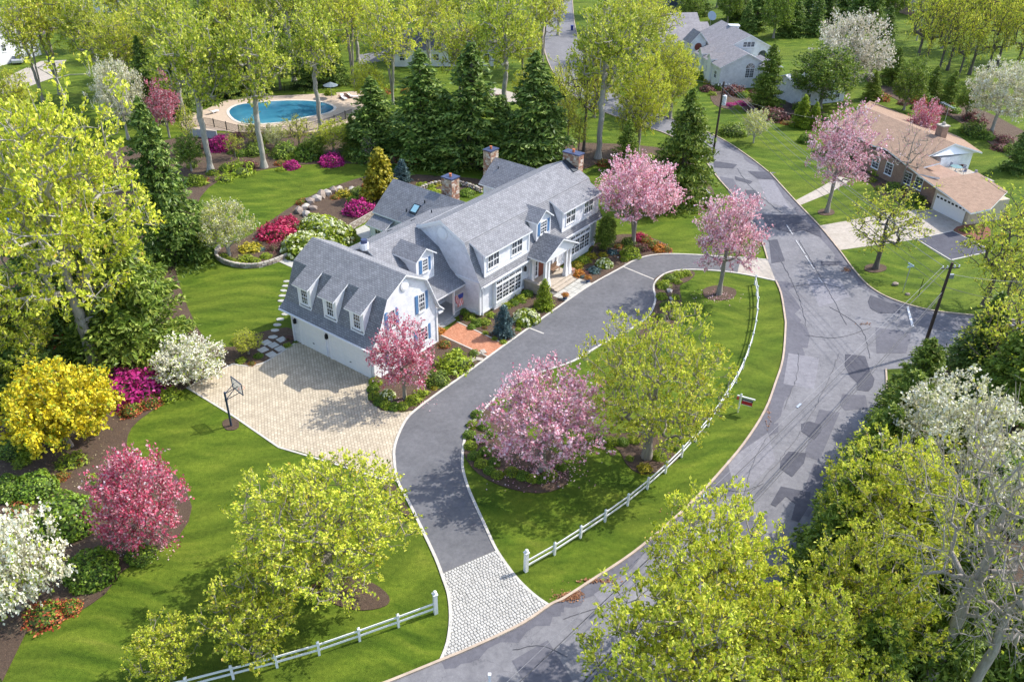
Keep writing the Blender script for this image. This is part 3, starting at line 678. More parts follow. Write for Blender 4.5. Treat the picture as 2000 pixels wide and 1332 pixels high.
def ringbed(cx, cy, rx, ry, name='tree_ring', mat=MULCH, n=12):
    r_ = random.Random(int(cx)); return bed(name, [(cx+rx*math.cos(i*6.2832/n)*r_.uniform(.92, 1.06), cy+ry*math.sin(i*6.2832/n)*r_.uniform(.92, 1.06)) for i in range(n)][::-1], 2, mat)
ringbed(1405, 573, 34, 15)
bed('tree_bed', [(909, 857), (906, 885), (925, 917), (960, 941), (1010, 958), (1060, 963), (1100, 950), (1112, 930), (1104, 905), (1080, 880), (1030, 850), (985, 800), (955, 793), (930, 820)], 3)
bed('tree_bed', [(1180, 866), (1210, 882), (1222, 905), (1242, 922), (1268, 926), (1300, 915), (1330, 890), (1325, 870), (1290, 850), (1230, 846), (1170, 850), (1110, 862), (1130, 875)], 3)
bed('tree_bed', [(610, 1150), (630, 1168), (670, 1186), (710, 1192), (752, 1184), (760, 1165), (730, 1140), (680, 1125), (630, 1130)], 3)
bed('tree_bed', [(748, 945), (758, 966), (776, 990), (797, 1012), (800, 1000), (786, 974), (774, 950), (764, 945)], 2)
ringbed(1614, 415, 17, 7); ringbed(1709, 524, 22, 9); ringbed(451, 829, 17, 12, mat=MULCH); ringbed(1262, 432, 30, 8, mat=MULCH) if False else None
bed('ranch_bed', [(1862, 450), (1885, 440), (1925, 440), (1935, 460), (1905, 470)], 2, REDM)
bed('neighbour_bed', [(1395, 205), (1430, 215), (1470, 215), (1510, 235), (1560, 245), (1620, 250), (1640, 235), (1560, 200), (1500, 185), (1440, 180), (1390, 180)], 3, MULCH)
bed('ranch_bed', [(1630, 345), (1690, 350), (1720, 380), (1790, 395), (1815, 405), (1850, 380), (1740, 300), (1690, 300), (1640, 320)], 2, MULCH)
bed('back_bed', [(1690, 155), (1760, 200), (1850, 225), (1960, 300), (2010, 330), (2060, 300), (1950, 230), (1850, 190), (1750, 150)], 3)
# ranch drive, walk and pad
struct(sheet('ranch_driveway', gpoly([(1602, 441), (1700, 424), (1760, 412), (1822, 409), (1880, 438), (1880, 446), (1860, 451), (1790, 468), (1640, 489)], .03), CONC, .03))
struct(sheet('ranch_walk', gpoly([(1554, 392), (1600, 368), (1640, 345), (1662, 352), (1620, 378), (1561, 402)], .03), CONC, .03))
pad = struct(sheet('parking_pad', gpoly([(1790, 468), (1860, 452), (1938, 491), (1857, 509)], .035), PATCH, .03))
struct(strip('pad_edging', [tuple(G(*p)) for p in ((1857, 509), (1790, 468), (1860, 452), (1938, 491), (1857, 509))], .16, 0, .08, EDGE))
# pool terrace
pc = [(445, 218), (462, 206), (500, 201), (560, 197), (610, 198), (640, 203), (655, 212), (640, 222), (600, 230), (560, 239), (515, 243), (480, 243), (455, 234)]
struct(sheet('pool_deck', gpoly([(350, 230), (400, 215), (460, 192), (560, 187), (640, 183), (720, 178), (745, 190), (715, 215), (680, 240), (600, 262), (540, 268), (480, 262), (420, 255), (370, 258)], .035, 3), TAN, .03))
POOLW, _nt, _N, _L, _b = nmat('pool_water'); _b.inputs['Roughness'].default_value = .04
_L.new(ramp(_N, _L, noise(_N, _L, .12, 3, objco(_N)), [(.02, .11, .20), (.045, .20, .29), (.09, .29, .37)], [.3, .5, .7]), _b.inputs['Base Color'])
bump(_N, _L, noise(_N, _L, 2.2, 3, objco(_N)), .25, .05, _b)
struct(sheet('pool_water', gpoly(pc, .045, 3), POOLW)); pw_ = smooth_pts([tuple(G(*p)) for p in pc], 3, True)
struct(strip('pool_coping', pw_+[pw_[0]], .45, .03, .06, plain('pale_coping', (.6, .55, .47), .8)))
# ------------------------------------------------------------------ building materials
def shingle(name, c1, c2, gap, w=.34, h=.19): return brick_mat(name, c1, c2, gap, w, h, 0, 'UV', mw=.02, rough=.9, bst=.6)
ROOF = shingle('grey_roof_shingles', (.215, .217, .232), (.29, .289, .303), (.12, .12, .13))
SIDING = brick_mat('white_shingle_siding', (.76, .76, .79), (.80, .80, .83), (.66, .66, .70), .22, .16, 0, 'UV', mw=.006, rough=.7, bst=.35)
TRIM = plain('white_trim', (.82, .82, .83), .45, var=.02)
BLUEP = plain('blue_shutter_paint', (.09, .20, .38), .45, var=.08)
GLASS, _nt, _N, _L, _b = nmat('window_glass')
_b.inputs['Roughness'].default_value = .06; _b.inputs['Specular IOR Level'].default_value = .8
_L.new(ramp(_N, _L, noise(_N, _L, 1.6, 2, objco(_N)), [(.02, .024, .03), (.10, .11, .13), (.22, .23, .24)], [.35, .6, .8]), _b.inputs['Base Color'])
BRK = brick_mat('foundation_brick', (.30, .13, .09), (.42, .22, .16), (.30, .26, .22), .22, .075, 0, 'UV', mw=.01)
COPPER = plain('blue_metal_cap', (.06, .075, .15), .4, .3, var=.1)
TERRA = plain('terracotta', (.50, .15, .06), .7)
LEAD = plain('dark_flashing', (.035, .045, .06), .5, .4)
METAL = plain('galvanised_metal', (.45, .48, .55), .35, .7, var=.06)
BLK = plain('black_metal', (.015, .016, .02), .4, .5)
PORCHF = plain('grey_porch_floor', (.34, .35, .35), .7)
SANDST = plain('sandstone_steps', (.42, .36, .29), .85, var=.15)
DOORM = plain('dark_red_door', (.20, .05, .03), .5)
GARD = plain('garage_door_paint', (.80, .80, .80), .5, var=.03)
CHST = [plain('chimney_stone_buff', (.46, .34, .24), .9, var=.25, scale=5), plain('chimney_stone_russet', (.33, .17, .11), .9, var=.3, scale=5), plain('chimney_stone_pale', (.58, .50, .41), .9, var=.2, scale=5)]

def slab(mb, poly, t=.14, m=0, mt=1):
    """roof plane: given top outline counter-clockwise from above, vertical thickness t, trim on the edges"""
    top = [Vector(p) for p in poly]; bot = [p-Vector((0, 0, t)) for p in top]
    mb.poly(top, m); mb.poly(bot[::-1], mt)
    for i in range(len(top)): j = (i+1) % len(top); mb.poly([bot[i], bot[j], top[j], top[i]], mt)
def ccw(poly):
    a = sum(poly[i][0]*poly[(i+1) % len(poly)][1]-poly[(i+1) % len(poly)][0]*poly[i][1] for i in range(len(poly)))
    return poly if a > 0 else poly[::-1]
def roof_profile(name, parent, prof, r0, r1, along, t=.14, mats=None):
    """prof: [(cross, z)...]; along 'a' -> cross is b, extruded over a in r0..r1"""
    mb = MB()
    for (c0, z0), (c1, z1) in zip(prof[:-1], prof[1:]):
        if along == 'a': q = [(r0, -c0, z0), (r1, -c0, z0), (r1, -c1, z1), (r0, -c1, z1)]
        else: q = [(c0, -r0, z0), (c0, -r1, z0), (c1, -r1, z1), (c1, -r0, z1)]
        slab(mb, ccw(q), t)
    return mb.build(name, mats or [ROOF, TRIM], parent)
def body(name, parent, outline, r0, r1, along, mat=None, z_low=None):
    """closed volume: outline in (cross,z), extruded"""
    mb = MB()
    f = (lambda c, z, r: (r, -c, z)) if along == 'a' else (lambda c, z, r: (c, -r, z))
    A_ = [Vector(f(c, z, r0)) for c, z in outline]; B_ = [Vector(f(c, z, r1)) for c, z in outline]
    n = (A_[1]-A_[0]).cross(A_[2]-A_[1]); cen = sum(A_, Vector())/len(A_); cb = sum(B_, Vector())/len(B_)
    area = sum(((A_[i]-cen).cross(A_[(i+1) % len(A_)]-cen) for i in range(len(A_))), Vector())
    if area.dot(cb-cen) < 0: A_, B_ = A_[::-1], B_[::-1]
    mb.prism(A_, B_, 0); return mb.build(name, mat or SIDING, parent)
def window(parent, o, n, w, h, cols=2, rows=2, sash=True, shutters=0, name='window', casing=.09, units=1, trim=None, bar=.028, depth=.07):
    """o centre on the wall; n outward normal (horizontal). frame > pane, muntins are the frame's own bars"""
    n = Vector(n).normalized(); rt = Vector((0, 0, 1)).cross(n).normalized(); up = Vector((0, 0, 1)); o = Vector(o); mb = MB()
    uw = w/units
    for sg in (-1, 1):
        mb.obox(o+rt*sg*(w/2)+n*depth/2, rt*casing/2, up*(h/2+casing/2), n*depth/2)
        mb.obox(o+up*sg*h/2+n*depth/2, rt*(w/2-casing/2), up*casing/2, n*(depth/2-.003))
    mb.obox(o-up*(h/2+casing*.8)+n*.06, rt*(w/2+casing), up*.03, n*.06)
    for u_ in range(units):
        c = o+rt*(-w/2+uw*(u_+.5))
        if u_: mb.obox(c-rt*uw/2+n*.03, rt*.05, up*(h/2-casing/2), n*.029)
        if sash: mb.obox(c+n*.028, rt*(uw/2-.05), up*.03, n*.027)
        for i in range(1, cols): mb.obox(c+rt*(-uw/2+uw*i/cols)+n*.022, rt*bar/2, up*(h/2-.045), n*.02)
        R_ = rows*(2 if sash else 1)
        for i in range(1, R_):
            if sash and i == rows: continue
            mb.obox(c+up*(-h/2+h*i/R_)+n*.022, rt*(uw/2-.05), up*bar/2, n*.018)
    f = mb.build(name, trim or TRIM, parent)
    g = MB(); g.obox(o+n*.005, rt*(w/2-.03), up*(h/2-.03), n*.008); g.build('pane', GLASS, f)
    if shutters:
        for sg in (-1, 1):
            s = MB(); c = o+rt*sg*(w/2+casing/2+shutters/2+.02)+n*.03
            s.obox(c, rt*shutters/2, up*(h/2+.04), n*.022)
            k = 9
            for i in range(k): s.obox(c+up*(-h/2+h*(i+.5)/k)+n*.026, rt*(shutters/2-.05), up*(h/k*.33), n*.01)
            s.build('shutter', BLUEP, f)
    return f
def chimney(parent, a0, a1, b0, b1, z0, z1, seed):
    r = random.Random(seed); mb = MB(); x0, x1, y0, y1 = a0+.05, a1-.05, -b1+.05, -b0-.05
    mb.box(x0, x1, y0, y1, z0, z1-.12, 0); c = mb.build('chimney', plain('chimney_mortar', (.38, .33, .28), .95), parent)
    st = MB()
    for face in range(4):
        W = (x1-x0) if face % 2 == 0 else (y1-y0); z = z0
        while z < z1-.2:
            h = min(r.uniform(.13, .27), z1-.14-z); u = 0
            while u < W-.04:
                w = min(r.uniform(.16, .5), W-u); w = W-u if W-u-w < .1 else w
                p = r.uniform(.02, .055); g = .012
                if face == 0: bx = (x0+u+g, x0+u+w-g, y0-p, y0+.01)
                elif face == 2: bx = (x0+u+g, x0+u+w-g, y1-.01, y1+p)
                elif face == 1: bx = (x1-.01, x1+p, y0+u+g, y0+u+w-g)
                else: bx = (x0-p, x0+.01, y0+u+g, y0+u+w-g)
                st.box(*bx, z+g, z+h-g, r.choice((0, 0, 1, 1, 2))); u += w
            z += h
    so = st.build('stones', CHST, c); so['kind'] = 'stuff'
    cap = MB(); cap.box(x0-.1, x1+.1, y0-.1, y1+.1, z1-.12, z1, 0); cap.build('cap', COPPER, c)
    pt = MB(); mx, my = (x0+x1)/2, (y0+y1)/2; pt.cyl((mx, my, z1), (mx, my, z1+.28), .15, .13, 10); pt.cyl((mx, my, z1+.28), (mx, my, z1+.33), .18, .17, 10); pt.build('chimney_pot', TERRA, c)

HOUSE_O = G(937, 620)
house = thing('house', 'large white shingled house with grey gambrel roofs, three stone chimneys and blue shutters', 'house', HOUSE_O, HOUSE_AZ)
# main wing
MP = [(.5, 3.62), (.12, 4.3), (-1.6, 7.75), (-4.65, 9.2), (-7.75, 7.75), (-9.5, 4.2), (-9.85, 3.62)]
body('wall', house, [(0, .3), (0, 4.25), (-1.66, 7.58), (-4.65, 9.0), (-7.7, 7.58), (-9.3, 4.2), (-9.3, .3)], 0, 21.1, 'a')
roof_profile('roof', house, MP, -.32, 21.55, 'a', .17)
body('foundation', house, [(-.04, 0), (-.04, .3), (-9.26, .3), (-9.26, 0)], .04, 21.06, 'a', BRK)
rb = MB()
for (c0, z0), (c1, z1) in zip(MP[:-1], MP[1:]):   # broad white rake boards on the near gable
    rb.prism([(-.2, -c0, z0-.42), (-.05, -c0, z0-.42), (-.05, -c1, z1-.42), (-.2, -c1, z1-.42)], [(-.2, -c0, z0-.16), (-.05, -c0, z0-.16), (-.05, -c1, z1-.16), (-.2, -c1, z1-.16)])
rb.build('rake_board', TRIM, house)
tb = MB(); tb.box(-.08, .0, .02, 9.2, 3.55, 3.85); tb.box(-.07, .12, -.07, .1, .3, 3.6); tb.box(20.98, 21.17, -.07, .12, .3, 3.6); tb.box(-.07, .1, 9.2, 9.37, .3, 3.6)
tb.box(-.05, 21.15, -.06, -.001, .22, .42); tb.box(-.06, -.002, .1, 9.2, .22, .42); tb.build('corner_boards', TRIM, house)
vt = MB(); vt.cyl((-.02, 4.6, 7.75), (-.1, 4.6, 7.75), .62, .62, 20); vt.cyl((-.1, 4.6, 7.75), (-.13, 4.6, 7.75), .5, .48, 20)
for i in range(5): vt.obox((-.14, 4.6, 7.43+i*.16), (0, .36, 0), (0, 0, .02), (.015, 0, 0))
vt.build('round_vent', TRIM, house)
# shed dormers on the front
for a0, a1, wins in ((.55, 7.75, ((1.95, 1.75), (5.75, 1.75))), (13.85, 20.95, ((15.45, 1.75), (19.0, 1.75)))):
    mb = MB(); za, zb = 6.62, 7.72
    mb.prism([(a0, -.12, 4.35), (a1, -.12, 4.35), (a1, 1.75, 6.9), (a0, 1.75, 6.9)], [(a0, -.12, 6.66), (a1, -.12, 6.66), (a1, 1.75, 7.58), (a0, 1.75, 7.58)])
    d = mb.build('dormer', SIDING, house)
    mb = MB(); slab(mb, ccw([(a0-.25, -.45, 6.64), (a1+.25, -.45, 6.64), (a1+.25, 1.66, 7.66), (a0-.25, 1.66, 7.66)]), .15); mb.build('roof', [ROOF, TRIM], d)
    mb = MB()
    for a in (a0, a1): mb.box(a-.06, a+.06, .055, .16, 4.3, 6.5)
    for a in (a0, a1): mb.box(a-.08, a+.08, -.2, -.1, 4.3, 6.5)
    mb.box(a0, a1, -.17, -.1, 4.25, 4.5); mb.build('corner_boards', TRIM, d)
    for c, w in wins: window(d, (c, -.12, 5.62), (0, -1, 0), w, 1.45, 2, 1, units=2)
# gabled centre dormer
def gable_dormer(a0, a1, bf, zb, ze, zr, depth, win):
    mb = MB(); am = (a0+a1)/2
    mb.prism([(a0, -bf, zb), (a0, -bf+depth, zb), (a1, -bf+depth, zb), (a1, -bf, zb)][::-1], [(a0, -bf, ze), (a0, -bf+depth, ze), (a1, -bf+depth, ze), (a1, -bf, ze)][::-1])
    g = [(a0, -bf, ze), (a1, -bf, ze), (am, -bf, zr)]; g2 = [(x, y+depth, z) for x, y, z in g]; mb.prism([Vector(p) for p in g2], [Vector(p) for p in g])
    d = mb.build('dormer', SIDING, house)
    ov, k = .28, (zr-ze)/((a1-a0)/2); mr = MB()
    for sg, ae in ((-1, a0), (1, a1)):
        e = ae+sg*ov; slab(mr, ccw([(am, -bf-.3, zr+.12), (am, -bf+depth, zr+.12), (e, -bf+depth, ze-ov*k+.12), (e, -bf-.3, ze-ov*k+.12)]), .13)
    mr.build('roof', [ROOF, TRIM], d)
    mt = MB()
    for a in (a0, a1): mt.box(a-.07, a+.07, -bf-.04, -bf+.08, zb, ze-.05)
    mt.box(a0, a1, -bf-.05, -bf, zb-.03, zb+.16); mt.build('corner_boards', TRIM, d)
    window(d, (am+win[0], -bf, win[1]), (0, -1, 0), win[2], win[3], 3, 2, shutters=win[4]); return d
gable_dormer(9.25, 11.6, .05, 4.6, 7.1, 7.95, 3.0, (0, 6.1, 1.1, 1.35, .42))
# bay windows
for a0, a1 in ((2.0, 6.45), (15.15, 19.45)):
    mb = MB(); mb.box(a0, a1, -.32, .05, .3, 3.5); by = mb.build('bay', TRIM, house)
    mb = MB(); mb.box(a0+.1, a1-.1, -.36, -.325, .45, .8); mb.box(a0, a1, -.27, -.02, 0, .3); mb.build('base_panel', TRIM, by)
    w = (a1-a0-.35)
    window(by, ((a0+a1)/2, -.32, 1.72), (0, -1, 0), w, 1.7, 2, 2, units=4, bar=.022)
    window(by, ((a0+a1)/2, -.32, 2.95), (0, -1, 0), w, .42, 3, 1, sash=False, units=4, bar=.022)
    sh = MB(); sh.box(a0-.42, a0-.06, -.05, -.005, .75, 3.1); sh.box(a1+.06, a1+.42, -.05, -.005, .75, 3.1)
window(house, (0, 6.0, 0), (-1, 0, 0), .1, .1, 1, 1, sash=False) if False else None
# portico
pf = MB(); pf.box(7.55, 13.15, -2.35, -.005, .0, .5); pc_ = pf.build('portico', SANDST, house)
mb = MB()
for (x, y) in ((8.15, -2.05), (8.75, -2.05), (12.0, -2.05), (12.7, -2.05), (12.7, -.35), (8.15, -.35)):
    mb.prism([(x-.26, y-.26, .5), (x+.26, y-.26, .5), (x+.26, y+.26, .5), (x-.26, y+.26, .5)], [(x-.15, y-.15, 1.5), (x+.15, y-.15, 1.5), (x+.15, y+.15, 1.5), (x-.15, y+.15, 1.5)])
    mb.box(x-.13, x+.13, y-.13, y+.13, 1.5, 3.55); mb.box(x-.2, x+.2, y-.2, y+.2, 3.5, 3.62)
    c = mb.build('column', WHITEP, pc_); mb = MB()
mb = MB(); mb.box(7.8, 13.05, -2.3, -1.8, 3.62, 4.0); mb.box(7.8, 8.3, -1.8, 0, 3.62, 4.0); mb.box(12.55, 13.05, -1.8, 0, 3.62, 4.0)
g = [Vector((7.7, -2.33, 4.0)), Vector((13.15, -2.33, 4.0)), Vector((10.42, -2.33, 5.35))]; mb.prism([p+Vector((0, 1.5, 0)) for p in g], g); mb.build('pediment', TRIM, pc_)
mb = MB()
for ae in (7.35, 13.5): slab(mb, ccw([(10.42, -2.65, 5.52), (10.42, 1.4, 5.52), (ae, 1.4, 3.98), (ae, -2.65, 3.98)]), .15)
mb.build('roof', [shingle('slate_shingles', (.10, .11, .13), (.17, .18, .205), (.05, .055, .07)), TRIM], pc_)
mb = MB()
for i, z in enumerate((.34, .18)): mb.box(8.95, 12.55, -2.35-.4*(i+1), -2.35-.4*i-.003, 0, z)
mb.build('steps', SANDST, pc_)
mb = MB(); mb.box(7.25, 7.54, -2.4, -.1, 0, 1.15); mb.box(7.2, 7.58, -2.45, -.05, 1.15, 1.27); mb.build('side_wall', SANDST, pc_)
mb = MB(); mb.box(12.95, 13.45, -2.35, -1.85, 0, .7); mb.box(12.9, 13.5, -2.4, -1.8, .7, .8); mb.build('pier', BRK, pc_)
mb = MB(); mb.box(9.9, 10.95, -.06, -.005, .5, 2.65); dr = mb.build('door', DOORM, house)
mb = MB(); mb.obox((10.8, -.1, 1.5), (.03, 0, 0), (0, .03, 0), (0, 0, .06)); mb.build('handle', METAL, dr)
for x in (9.45, 11.4): window(house, (x, -.003, 1.65), (0, -1, 0), .45, 1.8, 1, 3, sash=False)
lm = MB(); lm.box(7.15, 7.35, -.3, -.1, 2.3, 2.75); lm.cyl((7.25, -.2, 2.75), (7.25, -.2, 2.95), .12, .02, 8); lm.build('wall_lamp', BLK, house)
# garage wing
GP = [(-14.78, 3.46), (-14.0, 4.1), (-13.35, 5.3), (-12.42, 7.45), (-10.0, 8.86), (-7.45, 7.45), (-6.5, 5.3), (-5.95, 4.1), (-5.3, 3.46)]
body('wall', house, [(-14.15, .0), (-14.15, 3.75), (-13.25, 5.3), (-12.35, 7.28), (-10, 8.65), (-7.52, 7.28), (-6.6, 5.3), (-6.1, 3.9), (-6.1, .0)], -.25, -11.0, 'b')
roof_profile('roof', house, GP, .08, -11.75, 'b', .17)
rb = MB()
for (c0, z0), (c1, z1) in zip(GP[:-1], GP[1:]):
    rb.prism([(c0, .18, z0-.38), (c0, .24, z0-.38), (c1, .24, z1-.38), (c1, .18, z1-.38)], [(c0, .18, z0-.15), (c0, .24, z0-.15), (c1, .24, z1-.15), (c1, .18, z1-.15)])
for x, s_ in ((-14.2, -1), (-6.05, 1)): rb.box(x-.1, x+.1, .17, .3, 0, 3.6)
rb.box(-5.95, -5.35, -.02, .5, 3.1, 3.32); rb.box(-14.25, -6.05, .17, .24, 0, .16)
rb.box(-14.22, -14.16, .3, 11.0, 2.85, 3.3); rb.build('rake_board', TRIM, house)
vt = MB(); vt.cyl((-10.0, .24, 7.75), (-10.0, .14, 7.75), .5, .5, 18); vt.cyl((-10.0, .14, 7.75), (-10.0, .11, 7.75), .4, .38, 18); vt.build('round_vent', TRIM, house)
for a, z, w, h in ((-11.75, 5.15, .8, 1.75), (-7.95, 5.15, .8, 1.75)): window(house, (a, .25, z), (0, -1, 0), w, h, 3, 2, shutters=.36)
for a in (-11.75, -8.0): window(house, (a, .25, 1.75), (0, -1, 0), 1.3, 1.5, 3, 2, shutters=.36)
for b0, b1 in ((-9.75, -6.45), (-5.75, -.75)):
    mb = MB(); y0, y1 = -b1, -b0; mb.box(-14.19, -14.155, y0, y1, .02, 2.7, 0); gd = mb.build('garage_door', GARD, house)
    fr = MB()
    for y in (y0, y1): fr.box(-14.24, -14.156, y-.12, y+.0 if y == y0 else y+.12, 0, 2.85)
    fr.box(-14.25, -14.156, y0-.12, y1+.12, 2.7, 2.86); fr.build('frame', TRIM, gd)
    for i in range(4):
        pn = MB(); n_ = 4 if b1-b0 < 4 else 6; w = (y1-y0)/n_
        for k in range(n_): pn.box(-14.205, -14.189, y0+w*k+.08, y0+w*(k+1)-.08, .1+i*.66, .62+i*.66)
        pn.build('door_panel', GARD, gd)
    hd = MB(); hd.obox((-14.22, (y0+y1)/2, .75), (.02, 0, 0), (0, .1, 0), (0, 0, .03)); hd.build('handle', BLK, gd)
for b in (-10.35, -6.1): lm = MB(); lm.box(-14.4, -14.2, -b-.11, -b+.11, 2.1, 2.5); lm.cyl((-14.3, -b, 2.5), (-14.3, -b, 2.66), .12, .02, 8); lm.build('wall_lamp', BLK, house)
lm = MB(); lm.ball((-14.35, .6, 3.0), .1); lm.ball((-14.3, .35, 3.02), .07); lm.build('flood_lamp', METAL, house)
dp = MB(); dp.box(-14.3, -14.2, 10.75, 10.85, 0, 3.4); dp.build('downpipe', TRIM, house); dp = MB(); dp.box(-14.3, -14.2, .36, .44, 0, 3.0); dp.build('downpipe', TRIM, house)
for b0 in (-9.75, -6.42, -3.05):
    b1 = b0+1.62; y0, y1 = -b1, -b0; mb = MB()
    mb.prism([(-13.88, y0, 4.05), (-13.88, y1, 4.05), (-12.3, y1, 6.9), (-12.3, y0, 6.9)][::-1], [(-13.88, y0, 6.42), (-13.88, y1, 6.42), (-12.3, y1, 7.3), (-12.3, y0, 7.3)][::-1])
    d = mb.build('dormer', TRIM, house)
    mb = MB(); slab(mb, ccw([(-14.36, y0-.22, 6.37), (-14.36, y1+.22, 6.37), (-12.42, y1+.22, 7.47), (-12.42, y0-.22, 7.47)]), .14); mb.build('roof', [ROOF, TRIM], d)
    window(d, (-13.88, (y0+y1)/2, 5.2), (-1, 0, 0), .85, 1.45, 3, 2)
    mb = MB(); mb.box(-13.95, -13.875, y0-.04, y0+.09, 4.03, 6.3); mb.box(-13.95, -13.875, y1-.09, y1+.04, 4.03, 6.3); mb.box(-14.0, -13.87, y0, y1, 3.98, 4.2); mb.build('corner_boards', TRIM, d)
# link between garage and main wing with its porch
LP = [(-1.75, 3.22), (-2.75, 3.62), (-3.7, 4.25), (-5.1, 6.1), (-8.3, 7.78), (-12.1, 6.0), (-13.3, 3.7)]
body('wall', house, [(-4.4, 0), (-4.4, 4.6), (-5.15, 5.9), (-8.3, 7.6), (-12.0, 5.85), (-12.9, 4.0), (-12.9, 0)], -6.2, -.01, 'a')
roof_profile('roof', house, LP, -6.9, -.02, 'a', .15)
body('wall', house, [(-9.2, 0), (-9.2, 5.7), (-12.0, 5.8), (-12.9, 4.0), (-12.9, 0)], -.005, 6.5, 'a')
roof_profile('roof', house, [(-7.4, 7.95), (-12.1, 6.0), (-13.3, 3.72)], .01, 6.4, 'a', .15)
cup = MB(); cup.cyl((-6.85, 8.3, 7.5), (-6.85, 8.3, 8.15), .42, .42, 10); cup.cyl((-6.85, 8.3, 8.15), (-6.85, 8.3, 8.5), .34, .3, 10, 1); cup.build('roof_vent', [TRIM, COPPER], house)
gable_dormer(-4.75, -2.45, -3.75, 4.4, 6.95, 7.72, 3.0, (0, 6.0, .75, 1.3, .34))
mb = MB(); mb.box(-6.1, -.02, 1.9, 4.39, 0, .28); po = mb.build('porch', PORCHF, house)
mb = MB(); mb.box(-5.9, -1.9, 1.5, 1.895, 0, .14); mb.build('steps', PORCHF, po)
for x in (-1.55, -4.1):
    mb = MB(); mb.box(x-.09, x+.09, 1.93, 2.11, .28, 3.15); mb.build('post', WHITEP, po)
mb = MB(); mb.box(-6.1, -.02, 1.88, 2.1, 3.0, 3.17); mb.build('beam', WHITEP, po)
mb = MB()
for z in (.42, 1.2): mb.box(-1.46, -.05, 1.98, 2.05, z, z+.06)
for i in range(10): mb.box(-1.4+i*.14, -1.36+i*.14, 2.0, 2.03, .48, 1.2)
mb.build('railing', WHITEP, po)
mb = MB(); mb.box(-3.6, -2.6, 4.33, 4.395, .28, 2.4); dr = mb.build('door', GARD, house)
window(house, (-1.3, 4.4, 1.7), (0, -1, 0), .8, 1.3, 2, 1)
# rear wings
def gable_wing(a_r, zr, half0, half1, ze, b0, b1, mat=None):
    body('wall', house, [(a_r-half0+.45, 0), (a_r-half0+.45, ze+.2), (a_r, zr-.2), (a_r+half1-.45, ze+.2), (a_r+half1-.45, 0)], b0, b1+.4, 'b')
    k0 = (zr-ze)/half0; roof_profile('roof', house, [(a_r-half0, ze), (a_r, zr), (a_r+half1, ze)], b0, b1, 'b', .16)
gable_wing(9.6, 6.5, 3.7, 3.7, 3.6, -8.6, -20.6)
gable_wing(21.4, 7.1, 3.2, 1.6, 4.7, -8.6, -14.95)
mb = MB(); mb.box(5.0, 6.4, 17.7, 20.2, 0, 2.6); pw = mb.build('wall', SIDING, house)
mb = MB(); slab(mb, ccw([(4.5, 17.4, 2.6), (6.34, 17.4, 3.5), (6.34, 20.4, 3.5), (4.5, 20.4, 2.6)]), .14); mb.build('roof', [ROOF, TRIM], house)
window(house, (5.0, 18.9, 1.6), (-1, 0, 0), .9, 1.2, 2, 1)
window(house, (18.65, 12.8, 3.6), (-1, 0, 0), 1.6, 1.0, 2, 1, units=2)
chimney(house, 10.6, 12.0, -14.1, -12.6, 3.0, 8.05, 1)
chimney(house, 20.6, 22.2, -16.2, -15.02, 0, 8.0, 2)
chimney(house, 21.2, 22.3, -5.1, -2.9, 0, 10.15, 3)
fl = MB(); fl.prism([(20.3, 2.9, 8.44), (21.18, 2.9, 8.44), (21.18, 4.65, 9.26), (20.6, 4.65, 9.26)], [(20.3, 2.9, 8.5), (21.18, 2.9, 8.5), (21.18, 4.65, 9.32), (20.6, 4.65, 9.32)]); fl.build('flashing', LEAD, house)
def on_wing(a, b, off=0): return (a, -b, 6.5-abs(a-9.6)*(2.9/3.7)+off)
x0, x1, y0, y1 = 6.95, 7.9, 14.8, 15.8
sk = MB(); sk.prism([on_wing(x0, -y0, .02), on_wing(x1, -y0, .02), on_wing(x1, -y1, .02), on_wing(x0, -y1, .02)], [on_wing(x0, -y0, .14), on_wing(x1, -y0, .14), on_wing(x1, -y1, .14), on_wing(x0, -y1, .14)]); sko = sk.build('skylight', LEAD, house)
sk = MB(); x0 += .12; x1 -= .12; y0 += .12; y1 -= .12
SKG, _nt, _N, _L, _b = nmat('skylight_glass'); _b.inputs['Base Color'].default_value = (.35, .6, .68, 1); _b.inputs['Roughness'].default_value = .1
sk.prism([on_wing(x0, -y0, .14), on_wing(x1, -y0, .14), on_wing(x1, -y1, .14), on_wing(x0, -y1, .14)], [on_wing(x0, -y0, .16), on_wing(x1, -y0, .16), on_wing(x1, -y1, .16), on_wing(x0, -y1, .16)]); sk.build('pane', SKG, sko)
def vent(p): m_ = MB(); m_.cyl(p, (p[0], p[1], p[2]+.35), .07, .07, 8); m_.build('vent_pipe', LEAD, house)
vent(on_wing(8.3, -14.6)); vent((4.6, 10.2, 6.75)); vent((20.3, 13.6, 6.2)); vent(on_wing(7.0, -16.2))
for p in ((2.5, 10.9, 6.5), (-1.2, 10.6, 6.7)): m_ = MB(); m_.obox(p, (.25, 0, 0), (0, .12, -.06), (0, .03, .06)); m_.build('roof_vent', LEAD, house)

def hw(a, b, z=0):
    v = Vector((math.cos(HOUSE_AZ)*a+math.sin(HOUSE_AZ)*b, math.sin(HOUSE_AZ)*a-math.cos(HOUSE_AZ)*b, z)); return HOUSE_O+v
